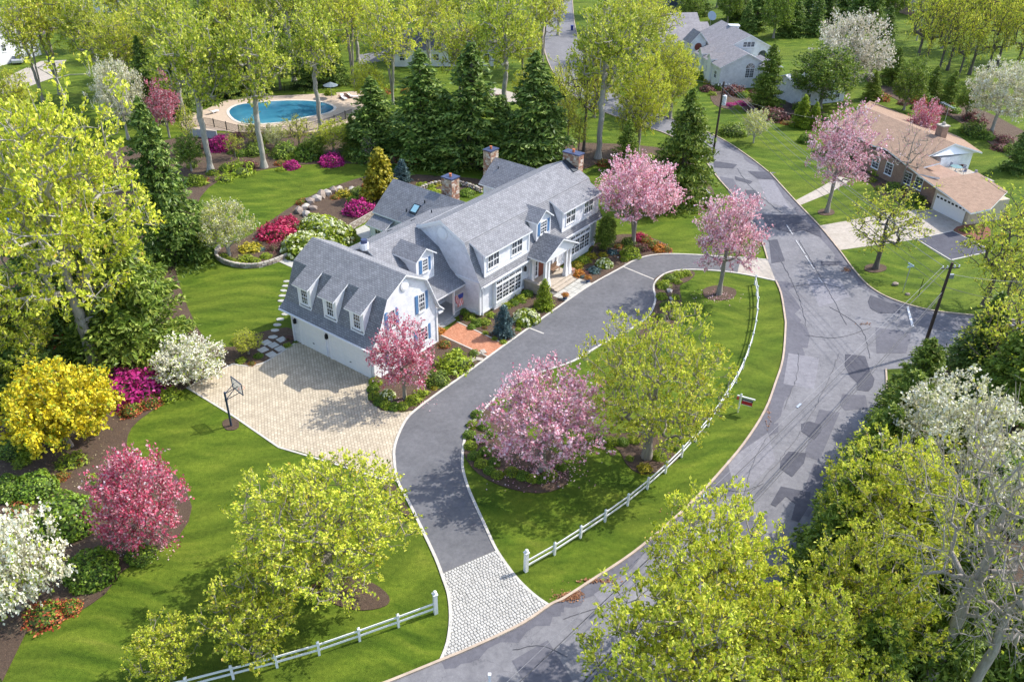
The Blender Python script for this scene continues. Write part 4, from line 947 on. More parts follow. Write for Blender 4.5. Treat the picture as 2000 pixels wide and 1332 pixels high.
# flagstone landing in front of the steps, stones picked out
land = struct(sheet('flagstone_landing', [tuple(hw(a, b))[:2]+(.04,) for a, b in ((8.0, 2.4), (8.0, 4.95), (13.1, 4.95), (13.1, 2.4))], JOINT, .04))
rq = random.Random(8); a = 8.05
for i in range(5):
    b = 3.2
    for k in range(3):
        mb = MB(); w, h = .98, .56; c = hw(a+w/2, b+h/2+.02); ax = (hw(1, 0)-hw(0, 0))*(w/2-.015); ay = (hw(0, -1)-hw(0, 0))*(h/2-.015)
        mb.obox((c.x, c.y, .05), ax, ay, (0, 0, .02+rq.uniform(0, .006))); mb.build('paving_stone', FLAG, land); b += .58
    a += 1.0
def pot(a, b, label):
    t = thing('plant_pot', label, 'planter', hw(a, b, .07)); m_ = MB(); m_.cyl((0, 0, 0), (0, 0, .42), .2, .3, 14); m_.cyl((0, 0, .42), (0, 0, .47), .33, .33, 14); m_.build('pot', plain('blue_glaze', (.05, .09, .18), .25), t)
    return t

m_ = MB(); m_.box(-.1, 21.4, -.62, -.52, 3.5, 3.62); m_.build('gutter', TRIM, house)
m_ = MB(); m_.box(-14.92, -14.8, -.0, 11.7, 3.34, 3.45); m_.build('gutter', TRIM, house)
for x in (.35, 20.8): m_ = MB(); m_.box(x-.05, x+.05, -.16, -.07, .1, 3.5); m_.build('downpipe', TRIM, house)
# ------------------------------------------------------------------ plant kinds
bed('woodland_floor', [(1850, 703), (1790, 760), (1725, 850), (1660, 960), (1610, 1040), (1560, 1130), (1500, 1230), (1440, 1332), (1400, 1420), (2300, 1500), (2300, 715), (2000, 715)], 2)
BARKW = barkmat('bark_warm_grey', (.22, .19, .16), (.42, .37, .32))
tree_variant('yg_spread', 11, 9.2, 2.0, 5.3, 560, YG, .22, 9, .10, rt=.0165, expo=.47, lump=.16, twig=.5, tw=1.2, tuft=.5, bark=BARK)
tree_variant('yg_spread2', 12, 10.0, 1.6, 5.6, 500, YG, .22, 8, .10, rt=.0165, expo=.47, lump=.16, twig=.55, tw=1.2, tuft=.5, bark=BARK)
tree_variant('yg_small', 22, 5.6, .6, 2.7, 240, YG, .21, 9, .09, rt=.015, tw=1.2, tuft=.5, expo=.47, lump=.14, twig=.35, bark=BARK)
tree_variant('yg_big', 13, 22, 5.0, 7.5, 700, YG, .34, 9, .15, bark=BARKL, rt=.028, tuft=.6, expo=.44, lump=.35, twig=.7, multi=1, step=1.1)
tree_variant('yg_tall', 14, 19, 8.5, 5.0, 230, YG2, .44, 7, .2, tuft=.6, bark=BARKL, rt=.036, expo=.45, lump=.4, twig=.8, step=1.1)
tree_variant('yg_tall2', 15, 18, 7.0, 5.2, 230, YG, .44, 6, .2, tuft=.6, bark=BARK, rt=.034, expo=.44, lump=.4, twig=.8, multi=2, step=1.1)
tree_variant('yg_multi', 16, 18, 6.5, 5.8, 230, YG, .44, 6, .2, tuft=.6, bark=BARKL, rt=.032, expo=.44, lump=.35, twig=.8, multi=4, step=1.1)
tree_variant('yg_open', 17, 12, 2.5, 3.8, 210, YG, .30, 4, .16, bark=BARKD, rt=.022, expo=.45, lump=.4, twig=.6, step=1.0, barer=.2)
tree_variant('yg_dense', 18, 12, 2.5, 4.9, 480, YG, .26, 9, .11, bark=BARK, rt=.018, tw=1.1, tuft=.5, expo=.46, lump=.3, twig=.5)
tree_variant('green_mid', 19, 12, 1.6, 4.4, 300, GRN, .38, 9, .26, rt=.02, lump=.3, twig=.5)
tree_variant('bare', 20, 20, 7.0, 6.0, 330, YG, .26, 2, .13, bark=BARKW, tw=1.8, rt=.0125, expo=.6, lump=.3, twig=.8, barer=.7, along=False, step=1.1)
tree_variant('bare_small', 21, 8, 2.0, 2.6, 110, PNK, .18, 1, .1, bark=BARK, rt=.013, expo=.47, twig=.5, barer=.6, along=False)
tree_variant('pink', 31, 8.2, 1.4, 4.4, 330, PN2, .21, 10, .10, rt=.0155, expo=.47, lump=.28, twig=.65, asp=.75, extra=(PNK, .25))
tree_variant('pink_up', 41, 9.6, 2.4, 3.5, 280, PNK, .22, 8, .10, rt=.016, expo=.47, lump=.3, twig=.65, asp=.75, extra=(PN2, .2))
tree_variant('pink_dense', 32, 9.0, 2.8, 4.5, 360, PNK, .23, 10, .11, rt=.016, expo=.47, lump=.3, twig=.65, multi=2, asp=.75, extra=(PN2, .3))
tree_variant('pink_red', 33, 7, 1.2, 2.8, 240, RSE, .18, 11, .09, rt=.0135, expo=.47, lump=.25, twig=.5, multi=2, asp=.75, extra=(PNK, .5))
tree_variant('orchid', 34, 12.5, 3.0, 4.3, 300, PN2, .25, 5, .14, rt=.016, expo=.47, lump=.35, twig=.6, asp=.75, extra=(PNK, .35))
tree_variant('rose', 35, 6.8, .3, 2.9, 300, RSE, .19, 10, .09, rt=.012, expo=.47, lump=.2, twig=.65, asp=.75, multi=3, extra=(PNK, .2))
tree_variant('white', 36, 5.2, .3, 3.6, 300, WHT, .22, 10, .12, rt=.012, expo=.47, lump=.3, twig=.55, asp=.85, multi=3, extra=(LIM, .16))
tree_variant('gold', 37, 6.0, .3, 3.9, 330, GLD2, .27, 13, .18, rt=.013, expo=.47, lump=.2, twig=.3, asp=.8, multi=3, extra=(LIM, .18))
tree_variant('cream', 38, 10.5, 2.2, 5.4, 400, WHT, .25, 9, .15, rt=.016, expo=.46, lump=.25, twig=.45, asp=.75, bark=BARKL, extra=(CRM, .45))
tree_variant('cream_small', 39, 5.6, .8, 3.0, 220, CRM, .2, 9, .12, rt=.013, expo=.47, lump=.15, twig=.35, multi=2, extra=(YG, .3), bark=BARKL)
tree_variant('buff', 40, 12.5, 2.5, 6.5, 380, DRY, .36, 8, .22, rt=.018, lump=.35, twig=.8, extra=(GRN, .08))
conifer_variant('spruce', 51, 12, 3.4, SPR, .44, .36, 12, pw=.72, droop=.1)
conifer_variant('spruce2', 52, 12, 3.4, SPR, .46, .42, 11, droop=.16, pw=.66)
conifer_variant('spruce_light', 53, 10, 4.2, SPR2, .42, .40, 12, droop=.1, pw=.7)
conifer_variant('arborvitae', 54, 8, 2.0, SPR2, .3, .3, 12, droop=-.5, column=True, dens=1.1)
conifer_variant('goldcone', 55, 4.6, 1.5, GLD, .30, .24, 12, droop=-.1, pw=.6, dens=1.1, asp=.6)
conifer_variant('bluecone', 56, 2.6, 1.0, BLU, .2, .15, 14, droop=.0, pw=.62, th=.08, dens=1.1)
conifer_variant('dwarfcone', 57, 2.6, 1.0, LIM, .18, .15, 14, droop=.05, pw=.62, th=.08, dens=1.1)
conifer_variant('hedge_spruce', 58, 8, 2.6, SPR2, .34, .3, 12, droop=-.12, pw=.55, dens=1.1)
shrub_variant('boxwood', 61, 900, BOX, .17, .85, .12)
shrub_variant('boxwood2', 62, 900, LIM, .17, .85, .14)
shrub_variant('rhodo', 63, 1500, BOX, .13, .95, .12, core=.86)
shrub_variant('azalea_m', 64, 1200, MAG, .17, .8, .2, spiky=.25)
shrub_variant('azalea_c', 65, 1200, MGR, .17, .8, .25, spiky=.3)
shrub_variant('redshrub', 66, 700, RED, .18, .8, .2, flower=GRN, fshare=.45, spiky=.2)
shrub_variant('dark', 67, 1100, GRN, .14, .9, .2, spiky=.1)
shrub_variant('gold_s', 68, 700, GLD, .2, .7, .2, spiky=.25)
shrub_variant('plum', 69, 700, PUR, .17, .7, .25, spiky=.3)
shrub_variant('blue_s', 70, 700, BLU, .2, .6, .25, spiky=.3)
shrub_variant('lime', 71, 700, LIM, .2, .75, .25, spiky=.3)
shrub_variant('orange', 72, 700, leafmat('leaf_orange', [(.42, .12, .03), (.65, .25, .04), (.72, .4, .06)], .25), .2, .6, .25, spiky=.3)
shrub_variant('tuft', 73, 260, LIM, .36, .8, .2, spiky=.5, core=.6, asp=.3)
hydrangea_variant('hydrangea', 74, LIM, 60, .13)
hydrangea_variant('hydrangea_b', 75, LIM, 150, .075)

def TB(key, name, label, base, H, R, cat='tree', group=None, rz=None):
    v = VAR[key]; b = G(*base); return _finish_tree(v, name, label, cat, b, R/v['R'], H/v['H'], _trng.uniform(0, 6.28) if rz is None else rz, group)

# ------------------------------------------------------------------ yard trees
T('yg_spread', 'budding_tree', 'largest yellow-green budding tree on the lawn left of the lower driveway', (648, 1150), 856, 388)
T('yg_small', 'budding_tree', 'mid-sized yellow-green tree on the front lawn, behind the white fence', (503, 1276), 1096, 212)
T('yg_small', 'budding_tree', 'smallest yellow-green tree on the bottom left lawn above the fence', (338, 1322), 1195, 148)
T('yg_spread2', 'budding_tree', 'spreading yellow-green tree inside the driveway loop beside the long white fence', (1263, 893), 585, 335)
T('pink', 'blossom_tree', 'orchid-pink blossom tree in the boxwood-edged bed inside the driveway loop', (1059, 918), 690, 268)
T('pink_red', 'blossom_tree', 'rosy blossom tree in front of the garage gable', (791, 779), 612, 142)
T('pink_dense', 'blossom_tree', 'broad pale pink blossom tree beside the right end of the house', (1236, 478), 296, 178)
T('pink_up', 'blossom_tree', 'upright pale pink blossom tree at the far driveway entrance by the road', (1404, 575), 367, 158, rz=2.1)
T('pink_red', 'blossom_tree', 'tiny pink blossom tree on the back lawn right of the house', (1278, 424), 372, 62)
T('cream_small', 'blossom_tree', 'cream-green flowering tree at the tip of the stone-walled island bed', (448, 500), 384, 122)
T('rose', 'crabapple_tree', 'deep rose-red flowering crabapple at the edge of the left mulch bed', (292, 1068), 868, 200)
T('gold', 'golden_shrub', 'huge golden-yellow shrub in the left mulch bed', (140, 872), 700, 228, cat='shrub')
T('white', 'white_shrub', 'white flowering shrub beside the upper corner of the paver court', (378, 742), 652, 148, cat='shrub')
T('white', 'white_shrub', 'biggest white flowering shrub at the bottom left edge', (42, 1190), 985, 235, cat='shrub', rz=1.2)
T('yg_dense', 'young_tree', 'small green young tree beside the stepping stones', (486, 692), 642, 62)
T('yg_big', 'tall_tree', 'giant pale-barked tree with yellow-green leaves at the left edge', (187, 724), 135, 395)
# left evergreens
T('spruce', 'spruce_tree', 'tall dark spruce at the left edge of the back lawn', (338, 505), 190, 185)
T('spruce_light', 'spruce_tree', 'broad mid-green spruce between the giant left tree and the lawn', (262, 690), 390, 300)
T('spruce', 'spruce_tree', 'dark spruce at the far left behind the golden shrub', (40, 770), 500, 230)
T('spruce2', 'spruce_tree', 'dark spruce directly behind the giant left tree', (130, 640), 370, 220)
TC('yg_dense', 'budding_tree', 'yellow-green tree cut by the left edge above the golden shrub', (-10, 640), 11, 4.5)
TC('green_mid', 'leafy_tree', 'mid-green tree behind the left spruces near the blue cover', (215, 560), 9, 4)
TC('pink_red', 'blossom_tree', 'narrow pink blossom tree left of the pool', (318, 205), 10, 2.6, at=.5)
TC('cream', 'blossom_tree', 'cream-green tree behind the giant left tree', (228, 175), 12, 4.2)
TC('yg_tall2', 'tall_tree', 'yellow tall tree above the cream-green one, upper left', (212, 95), 15, 4.8)
TC('yg_dense', 'budding_tree', 'yellow-green tree at the left edge below the upper left houses', (15, 185), 10, 4)
# evergreen row behind the house
GE = 'spruces in the row behind the house'
T('spruce', 'spruce_tree', 'first short broad spruce from the left in the row behind the house', (733, 300), 150, 155, group=GE)
T('spruce', 'spruce_tree', 'second spruce from the left in the row behind the house', (828, 312), 96, 195, group=GE)
T('spruce2', 'spruce_tree', 'tallest middle spruce in the row behind the house', (922, 322), 82, 205, group=GE)
T('spruce', 'spruce_tree', 'rightmost tall spruce in the row, behind the far chimneys', (1040, 330), 100, 200, group=GE)
T('spruce2', 'spruce_tree', 'low spruce filling the gap between the middle and right row spruces', (978, 325), 185, 130, group=GE)
T('spruce', 'spruce_tree', 'low spruce filling the gap between the second and middle row spruces', (872, 318), 175, 125, group=GE)
T('spruce_light', 'spruce_tree', 'large broad spruce beside the road, behind the pale pink blossom tree', (1326, 392), 172, 175)
T('spruce_light', 'spruce_tree', 'small light spruce left of the broad roadside spruce', (1222, 330), 232, 75)
T('hedge_spruce', 'conical_evergreen', 'pointed conical evergreen beside the white neighbour house', (1492, 210), 86, 74)
T('spruce', 'spruce_tree', 'dark spruce right of the large buff blossom tree', (1716, 122), 12, 74)
T('spruce', 'spruce_tree', 'dark spruce at the right edge above the ranch house', (1990, 335), 205, 80)
T('arborvitae', 'clipped_evergreen', 'dense dark evergreen at the right front corner of the house', (1181, 488), 424, 44)
T('goldcone', 'golden_conifer', 'gold-tipped conifer behind the rear wing', (745, 388), 290, 78)
T('bluecone', 'blue_spruce', 'blue spruce peeking out right of the gold-tipped conifer', (786, 356), 312, 40)
T('bluecone', 'blue_spruce', 'dwarf blue spruce in the front bed by the brick walk', (983, 655), 596, 48)
T('dwarfcone', 'dwarf_conifer', 'bright green dwarf conifer left of the porch steps', (1062, 602), 546, 46)
# ------------------------------------------------------------------ woods at the back
GW = 'tall trees in the woods round the pool'
def W(key, base, H, R, label, rz=None, group=GW, name='tall_tree'): return TB(key, name, label, base, H, R, group=group, rz=rz)
W('yg_tall', (412, 336), 21, 5.4, 'pale-trunked tall tree at the left end of the back lawn edge')
W('yg_tall', (516, 328), 21, 5.2, 'pale-trunked tall tree in front of the pool', 2.0)
W('yg_tall', (627, 262), 19, 4.6, 'tall slim tree right of the pool', 4.0)
W('yg_multi', (768, 205), 19, 6.0, 'multi-stemmed tall tree left of the spruce row')
W('yg_tall', (985, 245), 21, 5.4, 'tall tree rising behind the middle of the spruce row', 1.0)
W('yg_tall2', (903, 235), 17, 5.0, 'tall tree rising behind the left of the spruce row')
W('yg_tall', (1168, 310), 22, 5.6, 'stout tall tree behind the right chimney', 3.0)
W('yg_open', (1140, 296), 19, 3.6, 'thin dark-stemmed tree left of the stout tall tree')
W('yg_open', (1090, 262), 12, 3.4, 'slender open tree in front of the far street')
W('yg_dense', (1245, 300), 14, 4.4, 'full yellow-green tree behind the pink blossom tree, left of the utility pole')
W('yg_dense', (1290, 215), 12, 4.6, 'full yellow-green tree left of the white neighbour house')
TB('yg_tall2', 'tall_tree', 'tall dark-limbed tree in the upper left corner', (118, 185), 20, 5.4)
TB('yg_tall2', 'tall_tree', 'leaning dark tree beside the one in the upper left corner', (85, 200), 17, 4.2, rz=2.2)
bgl = [('yg_tall', (340, 150), 17, 5), ('yg_tall2', (290, 180), 15, 4.6), ('yg_dense', (450, 120), 13, 5), ('yg_tall', (540, 125), 16, 5), ('yg_tall2', (640, 130), 16, 5), ('yg_dense', (600, 90), 14, 5.4),
       ('yg_tall', (700, 120), 15, 5), ('yg_dense', (720, 70), 13, 5.4), ('yg_tall2', (820, 90), 14, 5), ('yg_dense', (500, 60), 14, 5.6), ('yg_tall', (400, 70), 16, 5.6), ('yg_dense', (330, 60), 14, 5.4),
       ('yg_dense', (240, 60), 13, 5), ('yg_multi', (960, 80), 15, 5), ('yg_dense', (880, 30), 13, 5.5), ('yg_tall', (1010, 60), 15, 5), ('yg_dense', (1020, 150), 11, 4), ('yg_multi', (1210, 120), 14, 5),
       ('yg_dense', (1250, 70), 12, 5), ('yg_tall2', (1180, 30), 15, 5.5), ('yg_dense', (1160, 230), 10, 3.6), ('green_mid', (660, 40), 14, 6), ('green_mid', (430, 20), 14, 6), ('green_mid', (780, 20), 14, 6)]
bgl += [('yg_tall', (360, 235), 20, 5), ('yg_tall2', (470, 165), 19, 5), ('yg_tall', (575, 160), 19, 5), ('yg_tall2', (690, 165), 19, 5), ('yg_tall', (310, 110), 17, 5), ('yg_multi', (840, 150), 18, 5.5), ('yg_tall', (900, 120), 18, 5), ('yg_tall2', (1060, 130), 16, 4.4), ('yg_tall', (1090, 70), 14, 4.4), ('yg_tall2', (600, 20), 15, 6), ('yg_tall2', (940, 20), 15, 6), ('yg_dense', (160, 100), 12, 4.5), ('yg_tall', (200, 190), 17, 4.6), ('yg_tall2', (265, 225), 16, 4.4), ('yg_dense', (1035, 240), 9, 3.4), ('yg_tall2', (1215, 60), 15, 5), ('yg_tall', (1240, 190), 15, 4.6), ('yg_dense', (720, 215), 8, 3), ('green_mid', (560, 10), 15, 6), ('green_mid', (340, 15), 15, 6), ('green_mid', (860, 5), 15, 6)]
for k, b, H, R in bgl:
    TB(k, 'woodland_tree', 'hazy yellow-green tree deep in the woods behind the pool and spruces' if k != 'green_mid' else 'darker green tree deep in the woods behind the pool', b, H, R, group='trees deep in the woods' if k != 'green_mid' else 'darker trees deep in the woods')
ORD_ = ['first', 'second', 'third', 'fourth', 'fifth', 'sixth', 'seventh', 'eighth', 'ninth', 'tenth']
for i, (b, H, R) in enumerate([((300, 235), 13, 3.6), ((352, 225), 12, 3.4), ((385, 205), 11, 3.4), ((440, 190), 10, 3.4), ((495, 182), 11, 3.4), ((548, 175), 10, 3.4), ((600, 172), 11, 3.2), ((655, 165), 10, 3.2), ((430, 120), 15, 4), ((560, 100), 14, 4)]):
    TB(('spruce', 'spruce2', 'green_mid')[i % 3] if i > 3 else 'spruce', 'evergreen_tree', (ORD_[i]+' dark evergreen from the left in the screen behind the pool') if i < 8 else 'dark evergreen well behind the pool screen', b, H, R, group='dark evergreens behind the pool')
# upper right
TB('yg_dense', 'budding_tree', 'yellow-green tree overlapping the left wing of the white neighbour house', (1308, 232), 12, 4.6)
TB('yg_tall2', 'tall_tree', 'tall yellow-green tree above the far street, left of the white house', (1262, 150), 15, 5.0)
for i, (b, H, R) in enumerate([((1345, 35), 9, 3), ((1440, 40), 12, 4), ((1475, 60), 12, 4), ((1510, 75), 11, 4), ((1545, 70), 11, 4), ((1575, 55), 10, 4), ((1400, 15), 13, 4.4), ((1490, 15), 12, 4.5), ((1560, 15), 11, 4.4), ((1305, 25), 8, 3.2), ((1670, 60), 12, 4.4), ((1650, 30), 12, 4.5), ((1740, 45), 12, 4), ((1320, 5), 12, 4.5), ((1365, 30), 11, 4), ((1420, 48), 10, 3.6), ((1455, 75), 8, 3), ((1590, 70), 9, 3.4), ((1535, 30), 13, 4.4), ((1610, 45), 11, 4), ((1700, 60), 11, 3.6), ((1345, 60), 9, 3.6)]):
    TB(('green_mid', 'spruce', 'spruce2')[i % 3], 'evergreen_tree', 'dark green tree in the belt beyond the white neighbour house', b, H, R, group='dark trees beyond the white house')
for i, (b, H, R) in enumerate([((1782, 150), 23, 4.8), ((1806, 128), 15, 3.4), ((1828, 158), 19, 3.8), ((1850, 138), 22, 4.6), ((1869, 160), 15, 3.2), ((1893, 146), 21, 5.0), ((1922, 158), 17, 3.6), ((1946, 130), 22, 5.2), ((1975, 162), 19, 4.4), ((2000, 115), 21, 4.8), ((1840, 95), 17, 5), ((1905, 100), 19, 5), ((1965, 90), 18, 5), ((1790, 80), 14, 4), ((1870, 60), 16, 5.4), ((1940, 40), 17, 6), ((1800, 30), 13, 4), ((1985, 30), 15, 5), ((1500, -10), 15, 5), ((1600, -8), 15, 5), ((1750, -5), 15, 5), ((1880, -8), 15, 5)]):
    TB('yg_open' if i < 9 else ('yg_dense', 'yg_multi')[i % 2], 'slim_tree' if i < 9 else 'woodland_tree', ORD_[i]+' slim dark-stemmed tree from the left on the far right lawn' if i < 9 else 'hazy yellow-green tree along the top right edge', b, H, R, group='slim trees on the far right lawn' if i < 9 else 'trees along the top right edge')
T('buff', 'blossom_tree', 'large buff-white blossom tree right of the white neighbour house', (1640, 190), 20, 165)
T('green_mid', 'leafy_tree', 'green leafy tree in front of the buff-white blossom tree', (1600, 212), 88, 140)
T('cream', 'blossom_tree', 'cream blossom tree behind the ranch house at the right', (1935, 262), 114, 150)
T('cream_small', 'blossom_tree', 'small white blossom tree on the lawn by the bend of the road', (1471, 280), 210, 58)
T('orchid', 'blossom_tree', 'orchid-pink tree on the ranch house front lawn', (1615, 415), 194, 152)
T('pink_red', 'blossom_tree', 'dusty pink tree behind the ranch roof', (1792, 285), 190, 70)
T('bare_small', 'bare_tree', 'almost bare thin tree in front of the ranch house', (1757, 372), 232, 100)
T('yg_open', 'budding_tree', 'orange-tinged budding tree on the ranch corner lawn', (1710, 525), 345, 168)
TC('yg_open', 'budding_tree', 'yellow-green tree at the right edge beside the ranch garage', (1972, 460), 13, 4.4)
TC('yg_open', 'budding_tree', 'low yellow-green tree below it at the right edge, by the side street', (1975, 560), 9, 3.6, at=.5)
for i, (b, H, R) in enumerate([((1700, 150), 7, 3), ((1740, 165), 7, 3), ((1780, 175), 6, 2.6), ((1815, 195), 6, 2.6), ((1765, 215), 8, 3.2), ((1850, 205), 6, 2.6), ((1885, 230), 6, 2.4), ((1700, 195), 5, 2.2)]):
    TB(('green_mid', 'spruce_light')[i % 2], 'evergreen_tree', 'bushy green tree in the border behind the ranch house', b, H, R, group='bushy border trees behind the ranch house')
# lower right foreground
GH = 'evergreens along the right side of the road'
for i, (c, H, R) in enumerate([((1800, 735), 8, 3), ((1770, 800), 8, 3), ((1725, 870), 8, 3), ((1690, 935), 8, 3), ((1660, 1000), 8, 2.9), ((1625, 1065), 8, 2.8), ((1850, 900), 8, 3), ((1640, 1130), 7, 2.6), ((1930, 650), 9, 3.6), ((1985, 720), 9, 3.6), ((1880, 1010), 8, 3), ((1800, 1060), 8, 3.2), ((1900, 1130), 8, 3), ((1750, 1160), 8, 3), ((1990, 1230), 8, 3.4), ((1860, 1250), 8, 3.2), ((1700, 1290), 8, 3.2)]):
    TC('hedge_spruce' if i != 8 else 'spruce', 'roadside_evergreen', (ORD_[i]+' dark evergreen down the right kerb, counted from the near utility pole' if i < 6 else 'dark evergreen deeper in the lower right wood, under the budding trees') if i != 8 else 'dark evergreen at the corner of the side street', c, H, R, group=(GH if i < 6 else 'evergreens deeper in the lower right wood') if i != 8 else None, at=.55)
TC('cream', 'blossom_tree', 'white-flowering tree at the right edge above the bare giant', (1880, 850), 11, 5.4)
TC('yg_dense', 'budding_tree', 'yellow-green tree left of the white-flowering one, over the road edge', (1758, 985), 12, 4.6)
TC('yg_dense', 'budding_tree', 'yellow-green tree below that, left of the bare giant', (1705, 1165), 11, 4.0, rz=1.0)
TC('yg_dense', 'budding_tree', 'tallest yellow-green tree in the bottom centre, over the road', (1398, 1118), 13, 4.4, rz=2.0)
TC('yg_dense', 'budding_tree', 'yellow-green tree cut by the bottom edge below it', (1330, 1290), 13, 4.8, rz=3.4)
TC('yg_dense', 'budding_tree', 'yellow-green tree at the bottom edge between it and the bare giant', (1540, 1300), 11, 3.9, rz=5.0)
TC('yg_dense', 'budding_tree', 'low yellow-green tree at the bottom edge beneath the bare giant', (1625, 1350), 8, 3.8)
TC('yg_open', 'budding_tree', 'thin budding tree at the right edge above the white-flowering one', (1990, 640), 12, 4)
p_ = G(1905, 1130, 10); v_ = VAR['bare']
_finish_tree(v_, 'bare_tree', 'giant almost bare pale-barked tree in the bottom right corner', 'tree', Vector((p_.x, p_.y, 0)), 5.6/v_['R'], 22/v_['H'], .6, None)
p_ = G(1965, 1215, 9)
_finish_tree(v_, 'bare_tree', 'second leafless pale trunk, right of the bare giant', 'tree', Vector((p_.x, p_.y, 0)), 4.4/v_['R'], 18/v_['H'], 2.9, None)
# ------------------------------------------------------------------ shrubs and bedding
ORD = ['first', 'second', 'third', 'fourth', 'fifth', 'sixth', 'seventh', 'eighth', 'ninth', 'tenth', 'eleventh', 'twelfth', 'thirteenth', 'fourteenth', 'fifteenth', 'sixteenth', 'seventeenth', 'eighteenth', 'nineteenth', 'twentieth']
def row(kind, name, fmt, pts, group, cat='shrub', hs=1.0):
    for i, p in enumerate(pts): S(kind if isinstance(kind, str) else kind[i % len(kind)], name, fmt % ORD[i], p[:2], p[2], p[3] if len(p) > 3 else hs, cat, group)
row(('boxwood', 'boxwood2'), 'boxwood_shrub', '%s boxwood going down the left edge of the orchid-pink tree bed', [(931, 812, 13), (923, 832, 13), (917, 852, 14), (919, 873, 14), (927, 893, 14), (940, 908, 14), (956, 921, 13), (972, 930, 13)], 'boxwoods round the orchid-pink tree')
row(('boxwood2', 'boxwood'), 'boxwood_shrub', '%s boxwood along the bottom edge of the orchid-pink tree bed', [(1000, 925, 15), (1021, 932, 15), (1040, 937, 13), (1056, 939, 12), (1074, 930, 15), (1096, 915, 12)], 'boxwoods round the orchid-pink tree')
row(('boxwood',), 'boxwood_shrub', '%s inner boxwood counted down the left side of the orchid-pink tree bed', [(945, 835, 14), (940, 860, 14), (948, 885, 14), (965, 905, 14), (960, 850, 13)], 'boxwoods round the orchid-pink tree')
row(('boxwood2', 'boxwood'), 'boxwood_shrub', '%s boxwood round the tip of the garage bed, counted from the garage', [(734, 748, 14), (729, 762, 13), (732, 776, 13), (741, 787, 13), (755, 794, 13), (770, 797, 13), (786, 796, 13), (797, 791, 9)], 'boxwoods edging the garage bed')
S('hydrangea', 'hydrangea_bush', 'small white-flowered hydrangea among the boxwoods of the garage bed', (757, 775), 16)
S('lime', 'green_shrub', 'yellow-green mound at the driveway side of the garage bed tip', (808, 784), 15); S('lime', 'green_shrub', 'rounded yellow-green shrub second along the driveway side of the garage bed', (823, 770), 14)
S('lime', 'green_shrub', 'largest lime shrub in the middle of the garage bed', (889, 716), 33, .9); S('dark', 'green_shrub', 'grey-green shrub below the largest lime shrub of the garage bed', (853, 746), 25)
S('gold_s', 'gold_shrub', 'tiny golden plant by the edging of the garage bed', (848, 760), 7); S('dark', 'green_shrub', 'small green shrub beside the brick walk end of the garage bed', (926, 692), 10)
S('redshrub', 'red_shrub', 'reddish shrub against the garage gable wall', (868, 676), 13); S('orange', 'orange_shrub', 'orange-leaved shrub at the garage corner by the porch', (858, 648), 11); S('boxwood', 'boxwood_shrub', 'green shrub at the house side of the garage bed', (893, 690), 12)
S('plum', 'plum_shrub', 'dark plum shrub beside the blossom tree trunk in the garage bed', (828, 748), 10)
for i, p in enumerate([(932, 691), (944, 687), (936, 702), (923, 704)]):
    c = G(*p, .05); m_ = MB(); m_.obox((0, 0, .03), (.32, .05, 0), (-.04, .22, 0), (0, 0, .04)); o = m_.build('stepping_stone', CONC, None, c); o.rotation_euler.z = i*.9+HOUSE_AZ
    tag(o, ORD[i]+' pale slab where the garage bed meets the brick walk', 'stone', 'pale slabs in the garage bed')
row(('boxwood', 'lime'), 'green_shrub', '%s low green shrub along the front bed wall, counted from the porch', [(906, 612, 11), (917, 622, 12), (931, 634, 13), (946, 632, 12), (921, 641, 9), (960, 618, 9)], 'low shrubs by the brick walk')
row(('lime', 'boxwood'), 'green_shrub', '%s hedge shrub under the left bay window, counted left to right', [(990, 600, 10), (1003, 594, 11), (1016, 586, 12), (1030, 577, 12), (1040, 566, 10)], 'hedge under the left bay window')
row(('lime',), 'tuft', '%s tiny lime tuft in the mulch near the blue spruce', [(948, 652, 6), (966, 663, 6), (983, 670, 7), (1012, 645, 6)], 'lime tufts near the blue spruce', 'plant')
S('hydrangea', 'hydrangea_bush', 'white hydrangea between the two dwarf conifers of the front bed', (1028, 626), 27); S('hydrangea', 'hydrangea_bush', 'white hydrangea in the bed right of the porch steps', (1180, 519), 17)
for k, b, r_, l in (('gold_s', (1127, 521), 12, 'golden shrub right beside the portico pier'), ('lime', (1141, 512), 12, 'lime shrub under the left end of the right bay window'), ('gold_s', (1155, 503), 11, 'golden shrub under the middle of the right bay window'), ('orange', (1130, 537), 13, 'orange plant in front of the golden portico shrub'),
    ('plum', (1143, 536), 8, 'small plum plant near the right plant pot'), ('blue_s', (1159, 531), 13, 'silvery blue shrub left of the white hydrangea'), ('blue_s', (1137, 541), 7, 'tiny blue plant beside the right plant pot'), ('gold_s', (1178, 500), 9, 'small golden shrub behind the white hydrangea'), ('blue_s', (1197, 495), 10, 'blue-grey shrub near the corner evergreen'),
    ('boxwood2', (1231, 500), 21, 'biggest lime-green mound near the pale pink tree trunks'), ('boxwood2', (1219, 509), 9, 'low lime cushion at the driveway edge below the biggest mound'), ('dark', (1227, 478), 15, 'dark green shrub behind the pale pink tree trunks'), ('plum', (1254, 488), 14, 'plum shrub between the lime mound and the red shrubs'),
    ('redshrub', (1272, 483), 16, 'left red-orange shrub on the driveway curve'), ('orange', (1287, 488), 15, 'middle red-orange shrub on the driveway curve'), ('redshrub', (1301, 490), 11, 'right red-orange shrub at the tip of the front bed'), ('azalea_c', (1249, 468), 14, 'crimson shrub at the lawn edge behind the plum shrub'), ('redshrub', (1262, 473), 13, 'red shrub between the crimson one and the orange ones'),
    ('redshrub', (1208, 484), 9, 'small reddish shrub left of the pale pink tree trunks')): S(k, k.replace('_s', '')+'_shrub' if k not in ('azalea_c', 'boxwood2') else 'garden_shrub', l, b, r_)
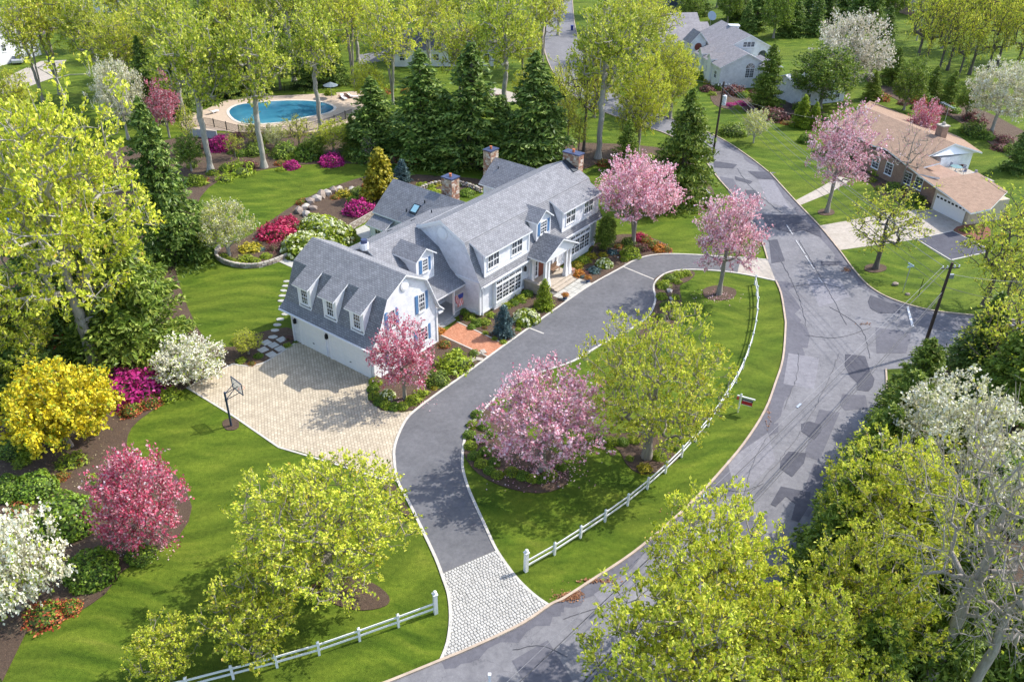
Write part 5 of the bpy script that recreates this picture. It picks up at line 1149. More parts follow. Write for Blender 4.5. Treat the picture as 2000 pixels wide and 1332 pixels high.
for o in list(bpy.data.objects):
    n_ = o.name.split('.')[0]
    if n_ in ('redshrub_shrub',): o.name = 'red_shrub'
    if n_ in ('lime_shrub', 'dark_shrub'): o.name = 'green_shrub'
row(('lime', 'boxwood2', 'dark', 'lime'), 'green_shrub', '%s shrub round the loop island bed, counted from its far tip', [(1338, 537, 11), (1323, 540, 12), (1307, 547, 13), (1296, 560, 14), (1322, 552, 9), (1292, 582, 12), (1300, 600, 12), (1318, 583, 9), (1320, 602, 10), (1316, 622, 10), (1290, 622, 10), (1280, 642, 11), (1300, 640, 10)], 'shrubs in the loop island bed')
row(('boxwood', 'boxwood2'), 'boxwood_shrub', '%s boxwood of the short row left of the loop green tree', [(1130, 868, 12), (1150, 864, 13), (1172, 862, 14), (1194, 865, 14), (1216, 866, 13), (1238, 862, 12)], 'boxwood row left of the loop tree')
for k, b, r_, l in (('boxwood2', (1287, 893), 15, 'green shrub right of the loop tree trunk'), ('gold_s', (1259, 917), 14, 'yellowish cushion in front of the loop tree trunk'), ('lime', (1230, 897), 8, 'tiny lime plant left of the loop tree trunk'), ('boxwood', (1303, 872), 12, 'boxwood nearest the fence behind the loop tree'), ('boxwood', (1322, 880), 9, 'small boxwood against the fence by the loop tree')):
    S(k, 'green_shrub' if k != 'gold_s' else 'gold_shrub', l, b, r_)
for k, n, b, r_, hs, l in (('rhodo', 'rhododendron', (132, 1022), 62, 1, 'large dark green rhododendron left of the crabapple'), ('rhodo', 'rhododendron', (182, 1122), 52, 1, 'round green rhododendron at the lawn edge below the crabapple'), ('rhodo', 'rhododendron', (72, 958), 42, .9, 'green rhododendron above the large dark one'),
    ('rhodo', 'rhododendron', (18, 962), 38, .9, 'green rhododendron at the left edge above the white shrub'), ('redshrub', 'red_shrub', (32, 998), 20, .8, 'small red-tipped shrub at the left edge by the rhododendrons'), ('redshrub', 'red_shrub', (88, 1205), 38, .6, 'red and green shrub below the biggest white shrub'),
    ('redshrub', 'red_shrub', (138, 1190), 22, .8, 'small red shrub nearest the lawn below the round rhododendron'), ('boxwood', 'green_shrub', (275, 1085), 30, .6, 'low green skirt shrub under the crabapple'), ('redshrub', 'red_shrub', (256, 806), 22, .9, 'red-tipped mound right of the golden shrub'),
    ('redshrub', 'red_shrub', (294, 790), 21, .9, 'second red-tipped mound below the magenta azalea'), ('azalea_m', 'azalea', (262, 765), 58, .7, 'wide magenta azalea between the golden and white shrubs'), ('lime', 'green_shrub', (330, 775), 22, .8, 'green shrub below the white shrub by the paver court'),
    ('lime', 'green_shrub', (415, 712), 18, .7, 'green shrub at the right foot of the white shrub'), ('lime', 'green_shrub', (472, 706), 10, .8, 'small green shrub by the curved court edging'), ('redshrub', 'red_shrub', (492, 712), 8, .8, 'tiny red shrub at the curved court edging'), ('boxwood', 'green_shrub', (505, 697), 10, .8, 'small green shrub left of the square stepping stones'),
    ('plum', 'plum_shrub', (566, 662), 9, .8, 'dark plum plant at the garage corner'), ('lime', 'green_shrub', (562, 676), 8, .8, 'little lime shrub at the court corner by the garage'), ('tuft', 'grass_tuft', (140, 905), 26, .7, 'pale strappy tuft under the golden shrub'), ('redshrub', 'red_shrub', (628, 1148), 16, .8, 'rusty shrub beside the largest budding tree trunk'),
    ('dark', 'green_shrub', (30, 880), 34, .8, 'dark shrub at the left edge below the golden shrub'), ('boxwood', 'green_shrub', (345, 700), 26, .8, 'green shrub between the magenta azalea and the spruce'),
    ('lime', 'green_shrub', (480, 508), 15, .7, 'lime shrub in the middle of the walled island tip'), ('boxwood2', 'boxwood_shrub', (450, 512), 11, .9, 'round boxwood at the front of the walled island tip'), ('boxwood2', 'boxwood_shrub', (465, 518), 9, .9, 'smallest round boxwood of the walled island tip'), ('boxwood2', 'boxwood_shrub', (437, 503), 10, .9, 'round boxwood left of the cream-green tree'),
    ('boxwood2', 'boxwood_shrub', (498, 512), 12, .8, 'boxwood behind the wall right of the lime shrub'), ('boxwood2', 'boxwood_shrub', (520, 503), 12, .8, 'rightmost boxwood of the walled island tip'), ('gold_s', 'gold_shrub', (490, 487), 22, .6, 'golden mound right of the cream-green tree trunk'), ('plum', 'plum_shrub', (535, 487), 15, .8, 'plum plant between golden mound and crimson azalea'),
    ('plum', 'plum_shrub', (552, 480), 12, .8, 'second plum plant left of the big cream hydrangea'), ('orange', 'orange_shrub', (530, 472), 9, .7, 'orange plant below the crimson azalea'), ('azalea_c', 'azalea', (540, 462), 32, .85, 'crimson azalea left of the cream hydrangeas'), ('azalea_c', 'azalea', (562, 445), 26, .85, 'crimson azalea tucked behind the first, nearer the boulders'),
    ('hydrangea_b', 'hydrangea_bush', (598, 490), 46, 1.0, 'front cream hydrangea behind the garage roof'), ('hydrangea_b', 'hydrangea_bush', (645, 468), 48, .95, 'rear cream hydrangea nearest the rear wing'), ('hydrangea_b', 'hydrangea_bush', (622, 450), 38, 1.0, 'cream hydrangea behind the other two, by the boulders'), ('orange', 'orange_shrub', (676, 470), 14, .9, 'orange-red plant right of the cream hydrangeas'),
    ('azalea_m', 'azalea', (702, 415), 28, .95, 'magenta azalea left of the rear wing roof'), ('gold_s', 'gold_shrub', (672, 382), 15, 1, 'golden plant above the boulders'), ('redshrub', 'red_shrub', (655, 388), 10, .8, 'red plant above the boulders, left of the golden one'), ('dark', 'green_shrub', (700, 380), 18, .8, 'dark shrub left of the gold-tipped conifer'),
    ('redshrub', 'red_shrub', (590, 398), 12, .9, 'red plant at the left end of the boulders'), ('lime', 'green_shrub', (690, 392), 12, .8, 'lime plant right of the boulders'), ('azalea_m', 'azalea', (570, 328), 15, 1, 'small round magenta azalea at the back lawn edge'), ('azalea_m', 'azalea', (648, 320), 23, .9, 'larger magenta azalea at the back lawn edge'),
    ('azalea_m', 'azalea', (436, 290), 26, 1, 'purple-pink azalea right of the pale-trunked tree'), ('tuft', 'lime_shrub', (468, 338), 26, .9, 'strappy lime shrub between the two pale trunks'), ('tuft', 'lime_shrub', (440, 352), 16, .8, 'lower lime plant left of the strappy one'), ('lime', 'green_shrub', (392, 360), 14, .7, 'lime plant at the left foot of the first pale trunk'),
    ('dark', 'green_shrub', (500, 300), 24, .9, 'dark shrub below the pool fence left'), ('dark', 'green_shrub', (560, 305), 28, 1, 'large dark shrub below the pool fence middle'), ('boxwood', 'green_shrub', (602, 308), 30, 1.1, 'tall green shrub right of the small magenta azalea'), ('redshrub', 'red_shrub', (548, 322), 11, .9, 'reddish shrub right of the second pale trunk'),
    ('lime', 'green_shrub', (548, 333), 9, .7, 'pale green cushion at the lawn edge by the second trunk'), ('redshrub', 'red_shrub', (800, 318), 22, .9, 'russet shrub right of the gold-tipped conifer'), ('plum', 'plum_shrub', (772, 312), 14, 1, 'plum shrub behind the gold-tipped conifer'), ('dark', 'green_shrub', (700, 310), 26, .8, 'dark low shrub under the bare saplings'),
    ('lime', 'green_shrub', (825, 366), 13, .8, 'lime shrub right of the blue spruce on the rear bed'), ('gold_s', 'gold_shrub', (852, 362), 11, .8, 'golden shrub above the stone arc'), ('lime', 'green_shrub', (845, 378), 16, .6, 'green shrub left of the rear chimney'), ('boxwood', 'green_shrub', (912, 380), 17, .7, 'green shrub right of the rear chimney'), ('lime', 'green_shrub', (893, 362), 9, .8, 'small lime shrub at the top of the stone arc'), ('boxwood', 'green_shrub', (925, 367), 9, .8, 'small green shrub at the right end of the stone arc'),
    ('lime', 'green_shrub', (1358, 398), 15, .7, 'lime shrub at the foot of the roadside spruce'), ('redshrub', 'red_shrub', (1378, 402), 10, .7, 'brownish shrub beside the short white fence'), ('dark', 'green_shrub', (1215, 325), 24, 1, 'dark shrub at the foot of the light spruce'), ('redshrub', 'red_shrub', (1180, 322), 14, .8, 'reddish plant near the stout tall trunk'),
    ('boxwood', 'topiary_shrub', (1336, 118), 17, 1.1, 'largest clipped dome by the white house front'), ('gold_s', 'topiary_shrub', (1352, 128), 13, .9, 'golden clipped cushion below the largest dome'), ('boxwood2', 'topiary_shrub', (1368, 152), 16, .9, 'clipped green dome under the small white gables'), ('dark', 'topiary_shrub', (1388, 140), 14, 1.1, 'dark clipped shrub against the white front wall'),
    ('plum', 'topiary_shrub', (1382, 178), 14, 1, 'brown-plum clipped ball in the white house bed'), ('boxwood', 'topiary_shrub', (1402, 176), 11, 1.2, 'clipped oval right of the plum ball'), ('lime', 'topiary_shrub', (1391, 186), 8, .9, 'smallest lime ball of the white house bed'), ('gold_s', 'topiary_shrub', (1385, 162), 11, .8, 'golden ball above the plum ball'), ('plum', 'red_shrub', (1434, 184), 21, 1, 'bronze shrub before the arched window'),
    ('azalea_m', 'azalea', (1446, 205), 12, .6, 'pink azalea patch in the bed of the white house'), ('azalea_m', 'azalea', (1427, 207), 11, .5, 'left pink azalea patch in the bed of the white house'), ('lime', 'green_shrub', (1440, 212), 9, .6, 'lime cushion before the pink azalea patches'), ('dark', 'green_shrub', (1432, 262), 27, .8, 'dark evergreen mound beside the bend of the road'),
    ('plum', 'plum_shrub', (1512, 232), 26, .9, 'wide dusky shrub left of the two cone shrubs'), ('redshrub', 'red_shrub', (1533, 242), 9, .7, 'orange-red cushion at the foot of the cone shrubs'), ('boxwood', 'green_shrub', (1574, 278), 16, 1.2, 'round green shrub alone on the lawn edge'), ('lime', 'green_shrub', (1718, 340), 18, .8, 'lime shrub by the ranch house front'),
    ('plum', 'plum_shrub', (1695, 352), 13, .8, 'dark plum shrub beside the ranch walk'), ('dark', 'green_shrub', (1745, 372), 20, .8, 'dark shrub below the ranch windows'), ('dark', 'green_shrub', (1785, 392), 18, .9, 'dark shrub left of the ranch garage'), ('tuft', 'tuft', (1885, 452), 9, .8, 'dark tuft in the red mulch by the ranch garage'), ('tuft', 'tuft', (1902, 448), 9, .8, 'tuft right of the first in the red mulch'), ('boxwood', 'green_shrub', (1893, 464), 7, .8, 'little green ball in the red mulch'),
    ('dark', 'green_shrub', (1900, 262), 26, .9, 'dark shrub under the cream blossom tree'), ('plum', 'plum_shrub', (1955, 292), 18, .7, 'plum shrub right of the cream blossom tree'), ('redshrub', 'red_shrub', (1850, 205), 14, .9, 'red-roofed looking russet shrub in the ranch back border'), ('dark', 'green_shrub', (1690, 225), 18, 1, 'dark shrub at the left back of the ranch roof'), ('redshrub', 'red_shrub', (1720, 195), 16, 1, 'russet shrub on the lawn behind the ranch')):
    S(k, n, l.replace('red-roofed looking ', ''), b, r_, hs)
T('dwarfcone', 'cone_shrub', 'left clipped cone shrub beside the orchid tree of the ranch', (1562, 248), 186, 48, cat='shrub'); T('dwarfcone', 'cone_shrub', 'right, smaller clipped cone shrub beside the first', (1586, 250), 200, 36, cat='shrub')
T('yg_dense', 'small_tree', 'small golden-green tree at the right end of the pool', (652, 300), 232, 78)
T('yg_open', 'small_tree', 'slender small tree in front of the pool water', (585, 290), 218, 62)
T('bare_small', 'bare_sapling', 'bare grey sapling left of the gold-tipped conifer', (722, 318), 262, 36)
for i, (b, yt, w) in enumerate([((1130, 300), 220, 40), ((1108, 285), 170, 46), ((1230, 300), 190, 60), ((375, 300), 190, 40)]):
    T('yg_open', 'thin_tree', ORD[i]+' thin understorey tree from the left, behind the row of spruces' if i < 3 else 'thin tree left of the first pale trunk', b, yt, w, group='thin understorey trees' if i < 3 else None)
# loose planting that fills the wooded beds
def fill(n, poly, kinds, rr, label, group, seed, name='woodland_shrub', hs=(.7, 1.1)):
    q = random.Random(seed); xs = [p[0] for p in poly]; ys = [p[1] for p in poly]; k = 0
    while k < n:
        x, y = q.uniform(min(xs), max(xs)), q.uniform(min(ys), max(ys))
        if inside(x, y, poly): S(q.choice(kinds), name, label, (x, y), q.uniform(*rr), q.uniform(*hs), 'shrub', group); k += 1
fill(26, [(430, 345), (500, 330), (620, 315), (720, 312), (850, 315), (980, 332), (1000, 310), (850, 290), (700, 272), (560, 262), (420, 268), (360, 300), (390, 360)], ('lime', 'boxwood', 'dark', 'redshrub', 'dark', 'tuft', 'plum'), (7, 17), 'low mixed shrub in the woodland bed below the pool', 'shrubs in the woodland bed below the pool', 21)
fill(22, [(0, 560), (120, 560), (330, 500), (345, 560), (370, 640), (400, 680), (340, 730), (230, 740), (40, 700), (0, 690)], ('dark', 'boxwood', 'dark', 'lime'), (18, 40), 'dark understorey shrub beneath the giant left tree', 'understorey beneath the giant left tree', 22)
fill(14, [(120, 400), (300, 280), (380, 300), (390, 380), (370, 440), (330, 520), (250, 560), (150, 500)], ('dark', 'boxwood', 'lime', 'redshrub'), (10, 24), 'shrub among the trunks at the upper left woodland edge', 'shrubs at the upper left woodland edge', 23)
fill(10, [(0, 790), (60, 860), (190, 900), (250, 920), (180, 960), (0, 930)], ('dark', 'lime', 'redshrub', 'tuft'), (8, 18), 'small plant in the mulch between golden shrub and rhododendrons', 'small plants in the left mulch bed', 24)
fill(9, [(1150, 325), (1300, 345), (1345, 385), (1380, 400), (1375, 350), (1300, 300), (1180, 295)], ('lime', 'redshrub', 'boxwood', 'dark'), (7, 14), 'low shrub under the trees between the house and the road', 'shrubs between house and road', 25)
fill(16, [(1395, 205), (1500, 225), (1620, 248), (1640, 235), (1560, 200), (1440, 182)], ('plum', 'lime', 'redshrub', 'dark', 'boxwood'), (7, 15), 'mixed shrub in the long bed below the white neighbour house', 'shrubs in the long neighbour bed', 26)
fill(16, [(1690, 160), (1760, 205), (1850, 230), (1960, 300), (1990, 310), (1950, 240), (1850, 195), (1750, 155)], ('plum', 'dark', 'redshrub', 'boxwood', 'dark'), (9, 20), 'mixed shrub in the border behind the ranch house', 'shrubs in the border behind the ranch house', 27)
fill(16, [(1620, 345), (1680, 352), (1720, 380), (1790, 398), (1812, 398), (1770, 350), (1700, 315), (1640, 325)], ('plum', 'dark', 'lime', 'redshrub'), (7, 14), 'foundation shrub along the ranch house front', 'foundation shrubs of the ranch house', 28)
fill(14, [(560, 405), (610, 390), (690, 372), (740, 350), (830, 348), (930, 352), (920, 366), (830, 380), (740, 400), (640, 410)], ('lime', 'redshrub', 'gold_s', 'plum', 'boxwood'), (5, 10), 'small rockery plant round the boulders', 'small rockery plants', 29)
fill(8, [(470, 500), (560, 500), (600, 470), (560, 450), (500, 470)], ('plum', 'lime', 'orange', 'blue_s'), (4, 8), 'tiny bedding plant in the walled island bed', 'tiny plants of the walled island bed', 30)
fill(10, [(905, 625), (985, 668), (1085, 600), (1050, 570), (1000, 595)], ('lime', 'boxwood', 'redshrub'), (4, 7), 'tiny bedding plant in the front bed mulch', 'tiny plants of the front bed', 31)
fill(30, [(1850, 710), (1700, 900), (1600, 1080), (1500, 1250), (1440, 1340), (2100, 1400), (2100, 740)], ('dark', 'boxwood', 'dark'), (25, 55), 'dark undergrowth shrub in the wood right of the road', 'undergrowth right of the road', 32)
for k, b, yt, w, l in (('yg_open', (498, 292), 222, 52, 'thin small tree left of the second pale trunk, before the pool'), ('cream_small', (540, 288), 240, 50, 'grey-green small tree below the middle of the pool'), ('spruce_light', (690, 300), 225, 60, 'light green conifer at the right end of the pool'),
    ('green_mid', (618, 308), 262, 52, 'bushy green small tree between the two magenta azaleas'), ('yg_open', (460, 310), 255, 44, 'thin small tree between the two pale trunks'), ('green_mid', (375, 335), 262, 60, 'bushy small tree left of the first pale trunk')):
    T(k, 'small_tree', l, b, yt, w)
fill(16, [(300, 240), (360, 215), (400, 200), (430, 196), (380, 190), (300, 200)], ('dark', 'boxwood', 'lime'), (9, 18), 'shrub in the screen left of the pool', 'shrubs left of the pool', 41)
fill(22, [(600, 186), (760, 176), (980, 190), (1090, 240), (1060, 270), (990, 250), (860, 215), (720, 200)], ('dark', 'boxwood', 'lime', 'plum', 'redshrub'), (7, 14), 'shrub under the trees behind the spruce row', 'shrubs behind the spruce row', 42)
fill(26, [(0, 540), (140, 520), (330, 510), (352, 600), (385, 660), (340, 720), (200, 700), (0, 740)], ('dark', 'boxwood', 'lime', 'redshrub'), (16, 34), 'green shrub in the left woodland bed by the spruces', 'shrubs in the left woodland bed', 43)
# ------------------------------------------------------------------ fences
def rail_fence(label, pts, step=2.44, h=1.12, ends=(False, False), z=0):
    P_ = [Vector(p) for p in resample([tuple(p) for p in pts], step)]
    t = thing('rail_fence', label, 'fence', P_[0]); o = P_[0]
    for i, p in enumerate(P_):
        d = (P_[min(i+1, len(P_)-1)]-P_[max(i-1, 0)]).normalized(); s = Vector((d.y, -d.x, 0)); c = p-o; m_ = MB()
        big = (i == 0 and ends[0]) or (i == len(P_)-1 and ends[1])
        if big:
            m_.obox(c+Vector((0, 0, .85)), d*.12, s*.12, (0, 0, .85)); m_.obox(c+Vector((0, 0, 1.73)), d*.16, s*.16, (0, 0, .03)); m_.ball(tuple(c+Vector((0, 0, 1.89))), .13)
        else:
            m_.obox(c+Vector((0, 0, h/2)), d*.07, s*.07, (0, 0, h/2)); m_.prism([c+d*.09*a+s*.09*b+Vector((0, 0, h)) for a, b in ((-1, 1), (-1, -1), (1, -1), (1, 1))], [c+d*.02*a+s*.02*b+Vector((0, 0, h+.09)) for a, b in ((-1, 1), (-1, -1), (1, -1), (1, 1))])
        m_.build('post', WHITEP, t)
        if i < len(P_)-1:
            q = P_[i+1]-o
            for zz in (.46, .90): m_ = MB(); m_.bar(c+Vector((0, 0, zz)), q+Vector((0, 0, zz)), .045, .14); m_.build('rail', WHITEP, t)
    return t
FB = [(1027, 1115), (1080, 1085), (1131, 1052), (1178, 1021), (1222, 990), (1260, 959), (1297, 926), (1326, 898), (1354.4, 866), (1380, 836.5), (1401.6, 806), (1418, 780), (1436, 750), (1450, 721.7), (1465, 680), (1473, 648), (1477, 620), (1478, 595), (1476, 570), (1472, 548)]
rail_fence('long white two-rail fence curving between the loop lawn and the road', smooth_pts([tuple(G(*p)) for p in FB], 3), ends=(True, False))
rail_fence('white two-rail fence along the bottom left lawn, ending at the cobbled apron', [tuple(G(*p)) for p in ((851, 1197), (779, 1224), (706, 1250), (629, 1277), (551, 1300), (467, 1322), (383, 1345), (250, 1372))], ends=(True, False))
rail_fence('short white fence beside the road beyond the pale pink tree', [tuple(G(*p)) for p in ((1373, 378), (1388, 398), (1405, 418))])

# ------------------------------------------------------------------ utility poles and cables
WOOD = barkmat('creosoted_pole', (.035, .022, .016), (.075, .05, .038), 12)
def upole(label, base, ytop, r):
    b = G(*base); h = solve_h(b, ytop); t = thing('utility_pole', label, 'pole', b); m_ = MB(); m_.cyl((0, 0, 0), (0, 0, h), r, r*.72, 10); m_.build('pole', WOOD, t)
    return t, b, h
p1, b1, h1 = upole('near dark utility pole at the road junction', (1800, 692), 513, .17)
p2, b2, h2 = upole('far dark utility pole with a grey transformer at the road bend', (1391, 312), 160, .17)
dirp = (b2-b1).normalized(); sp = Vector((dirp.y, -dirp.x, 0))
for t, h in ((p1, h1), (p2, h2)):
    for z_, L_ in ((h-.55, .9),):
        m_ = MB(); m_.bar(tuple(sp*-L_+Vector((0, 0, z_))), tuple(sp*L_+Vector((0, 0, z_))), .08, .08); m_.build('crossarm', WOOD, t)
    for k in (-.8, -.35, .35, .8):
        m_ = MB(); q = sp*k+Vector((0, 0, h-.5)); m_.cyl(q, q+Vector((0, 0, .22)), .06, .05, 8); m_.build('insulator', WHITEP, t)
m_ = MB(); m_.cyl((.38, -.2, h2-3.2), (.38, -.2, h2-1.9), .3, .3, 14); m_.cyl((.38, -.2, h2-1.9), (.38, -.2, h2-1.8), .3, .1, 14); m_.build('transformer', plain('transformer_grey', (.6, .62, .64), .5), p2)
m_ = MB(); m_.obox((.3, .1, h1-1.4), (.25, 0, 0), (0, .1, 0), (0, 0, .2)); m_.build('junction_box', METAL, p1)
WIRE = plain('cable_jacket', (.06, .06, .07), .5); WIREL = plain('bare_cable', (.22, .22, .24), .5, .3)
def cable(label, a, b, sag, r=.022, mat=WIRE, n=18, clamps=()):
    a, b = Vector(a), Vector(b); m_ = MB(); pp = [a+(b-a)*(i/n)-Vector((0, 0, sag*4*(i/n)*(1-i/n))) for i in range(n+1)]
    P_ = np.array([tuple(p) for p in pp]); V, F = tubes(P_[:-1], P_[1:], np.full(n, r), np.full(n, r), 5)
    o = link('overhead_cable', np_mesh('overhead_cable', V, F, [mat], smooth=True)); tag(o, label, 'cable', 'overhead cables')
    for f in clamps:
        p = a+(b-a)*f-Vector((0, 0, sag*4*f*(1-f))); k = MB(); k.obox(tuple(p), (b-a).normalized()*.28, (0, 0, .05), (b-a).normalized().cross(Vector((0, 0, 1)))*.07); k.build('clamp', METAL, o)
T1 = b1+Vector((0, 0, h1)); T2 = b2+Vector((0, 0, h2))
e1 = G(1022, 1320, 7.4); e2 = G(1128, 1325, 6.2)
cable('upper light cable from the near pole over the road to the bottom edge', T1+sp*-.8-Vector((0, 0, .3)), T1+sp*-.8+(e1-T1)*1.25, .35, .014, WIREL, clamps=(.38, .55))
cable('upper dark cable running beside the light one to the bottom edge', T1+sp*-.35-Vector((0, 0, .35)), T1+sp*-.35+(e1-T1)*1.25-Vector((0, 0, .3)), .5, .025)
cable('lower cable from the near pole over the road to the bottom edge', T1-Vector((0, 0, 2.9)), T1+(e2-T1)*1.25, .4, .035)
cable('second lower cable just below the first lower one', T1-Vector((0, 0, 3.3)), T1+(e2-T1)*1.25-Vector((0, 0, .5)), .5, .022)
for i, (k, dz) in enumerate([(-.8, .3), (.35, .3), (.8, .3), (0, 1.9), (0, 2.6)]):
    cable(ORD[i]+' cable, highest first, spanning from the near pole to the far pole', T1+sp*k-Vector((0, 0, dz)), T2+sp*k-Vector((0, 0, dz)), .9, .02, WIREL if i < 3 else WIRE)
cable('cable running right from the near pole across the ranch lawn', T1-Vector((0, 0, 1.1)), G(2080, 548, 8), .4, .015, WIREL); cable('lower cable running right from the near pole', T1-Vector((0, 0, 2.4)), G(2080, 600, 6.5), .4, .02)
cable('cable from the far pole leading left behind the spruces', T2-Vector((0, 0, .4)), G(1150, 90, 9), 1.0, .025); cable('cable from the far pole to the ranch roof', T2-Vector((0, 0, 1.6)), G(1690, 240, 4.6), .9, .02)

# ------------------------------------------------------------------ basketball hoop
hb = G(452, 832); hoop = thing('basketball_hoop', 'dark blue basketball hoop with clear backboard at the paver court edge', 'hoop', hb, HOUSE_AZ-.12)
NAVY = plain('navy_powder_coat', (.03, .05, .10), .4, .3)
m_ = MB(); m_.cyl((0, 0, 0), (0, 0, 3.35), .085, .085, 12); m_.cyl((0, 0, 2.55), (0, 0, 2.65), .11, .11, 12); m_.build('pole', NAVY, hoop)
for y in (-.3, .3):
    m_ = MB(); m_.bar((0, 0, 3.2), (1.05, y, 3.55), .045); m_.bar((0, 0, 2.6), (1.05, y*1.3, 3.0), .045); m_.build('arm', NAVY, hoop)
m_ = MB()
for z_ in (2.9, 3.95): m_.bar((1.1, -.75, z_), (1.1, .75, z_), .06, .06)
for y in (-.78, .78): m_.bar((1.1, y, 2.87), (1.1, y, 3.98), .06, .06)
fr_ = m_.build('backboard_frame', NAVY, hoop)
BB, _nt, _N, _L, _b = nmat('clear_backboard'); _b.inputs['Base Color'].default_value = (.8, .82, .86, 1); _b.inputs['Alpha'].default_value = .35; _b.inputs['Roughness'].default_value = .08
m_ = MB(); m_.box(1.09, 1.11, -.75, .75, 2.93, 3.92); m_.build('backboard', BB, fr_)
m_ = MB(); n_ = 18
for i in range(n_):
    a0, a1 = i*6.2832/n_, (i+1)*6.2832/n_; m_.bar((1.45+.23*math.cos(a0), .23*math.sin(a0), 3.05), (1.45+.23*math.cos(a1), .23*math.sin(a1), 3.05), .025)
m_.bar((1.12, 0, 3.05), (1.22, 0, 3.05), .12, .06); m_.build('rim', plain('orange_rim', (.45, .09, .02), .4), hoop)

# ------------------------------------------------------------------ signs
sb = G(1441, 805); tip = G(1475, 782, 1.62); d_ = (tip-Vector((sb.x, sb.y, 1.62))); ang = math.atan2(d_.y, d_.x); L_ = min(1.25, d_.length)
sg = thing('yard_sign', 'white post with hanging red and navy sale sign beside the long fence', 'sign', sb, ang)
m_ = MB(); m_.box(-.06, .06, -.06, .06, 0, 1.85); m_.prism([(-.08, -.08, 1.85), (.08, -.08, 1.85), (.08, .08, 1.85), (-.08, .08, 1.85)], [(-.01, -.01, 1.95), (.01, -.01, 1.95), (.01, .01, 1.95), (-.01, .01, 1.95)]); m_.build('post', WHITEP, sg)
m_ = MB(); m_.box(.06, L_, -.045, .045, 1.6, 1.7); m_.box(-.3, -.06, -.045, .045, 1.6, 1.7); m_.build('arm', WHITEP, sg)
pn = MB(); pn.box(.14, L_-.15, -.018, .018, .92, 1.5, 0); pno = pn.build('panel', plain('sign_navy', (.02, .03, .09), .5), sg)
m_ = MB(); m_.box(.14, L_-.15, -.024, .024, .98, 1.28); m_.build('red_field', plain('sign_red', (.5, .02, .04), .5), pno)
m_ = MB(); m_.box(.2, L_-.25, -.028, .028, 1.32, 1.37); m_.box(.18, L_-.2, -.028, .028, .9, .96); m_.build('white_band', WHITEP, pno)
m_ = MB(); m_.box(-.32, -.12, -.02, .02, 1.25, 1.55); m_.build('side_panel', plain('sign_bright_red', (.62, .08, .07), .5), sg)
ss = thing('street_sign', 'green-grey street name post with two white crossed blades on the ranch corner', 'sign', G(1763, 571), .4); m_ = MB(); hs_ = solve_h(G(1763, 571), 521)
m_.cyl((0, 0, 0), (0, 0, hs_), .04, .04, 8); m_.build('post', METAL, ss)
for r_, z_ in ((0, hs_+.02), (1.5, hs_+.22)): m_ = MB(); m_.obox((0, 0, z_), (.42*math.cos(r_), .42*math.sin(r_), 0), (-.02*math.sin(r_), .02*math.cos(r_), 0), (0, 0, .09)); m_.build('blade', plain('sign_blade_pale_blue', (.5, .66, .72), .5), ss)
ps = thing('sign_post', 'thin dark post without its sign right of the street name post', 'post', G(1793, 579)); m_ = MB(); m_.cyl((0, 0, 0), (0, 0, solve_h(G(1793, 579), 545)), .035, .035, 6); m_.build('post', BLK, ps); m_ = MB(); m_.bar((-.6, 0, 2.2), (.0, 0, 2.1), .03); m_.build('bracket', BLK, ps)
def rock(label, p, r, mat=STONE, sq=(1, .8, .6), name='boulder', group=None, cat='rock'):
    rr = random.Random(int(p[0]*7+p[1])); b = G(*p); V, F = ico(1); V = V.copy(); rs_ = np.random.default_rng(int(p[0])); V = V*(1+rs_.uniform(-.18, .18, (len(V), 1)))*np.array(sq)*r; V[:, 2] = np.maximum(V[:, 2]+r*sq[2]*.55, -.02)
    o = link(name, np_mesh(name, V, F, [mat]), None, b); o.rotation_euler.z = rr.uniform(0, 6); return tag(o, label, cat, group)
rock('grey rock left of the street name post', (1748, 557), .42); rock('small round stone at the foot of the street name post', (1772, 576), .3)
for i, (p, r_) in enumerate([((1307, 570), .4), ((1311, 585), .3), ((1309, 594), .35), ((1306, 560), .25), ((1166, 527), .2), ((1207, 504), .18), ((1222, 517), .18), ((1184, 512), .2)]):
    rock(ORD[i]+' pale garden stone, counted through the loop island then the front bed', p, r_, STONEL, group='pale garden stones')
# boulders of the rear island and the stone arc
rr_ = random.Random(4)
for i, (x, y, r_) in enumerate([(585, 415, .8), (597, 408, .75), (606, 398, .9), (618, 392, .8), (628, 385, .95), (640, 381, .8), (652, 376, .85), (663, 372, .7), (676, 378, .7), (688, 374, .75), (612, 410, .7), (598, 422, .7)]):
    rock(ORD[i]+' boulder of the rockery, counted left to right, behind the cream hydrangeas', (x, y), r_, (STONE, STONEL)[i % 2], (1, .7, .65), group='boulders of the rockery')
wl3 = thing('stone_wall', 'low arc of rounded fieldstones behind the rear chimney', 'wall', G(880, 360))
arc = resample(smooth_pts([tuple(G(*p)) for p in ((822, 374), (840, 366), (860, 362), (885, 361), (905, 364), (925, 370), (940, 378))], 6), .55)
for i, p in enumerate(arc):
    for k in (0, 1):
        m_ = MB(); m_.ball((p.x-wl3.location.x+rr_.uniform(-.05, .05), p.y-wl3.location.y, .2+k*.34), .3, sub=1, sq=(1, .8, .62)); m_.build('stone', (STONEL, STONE, STONEL)[(i+k) % 3], wl3)
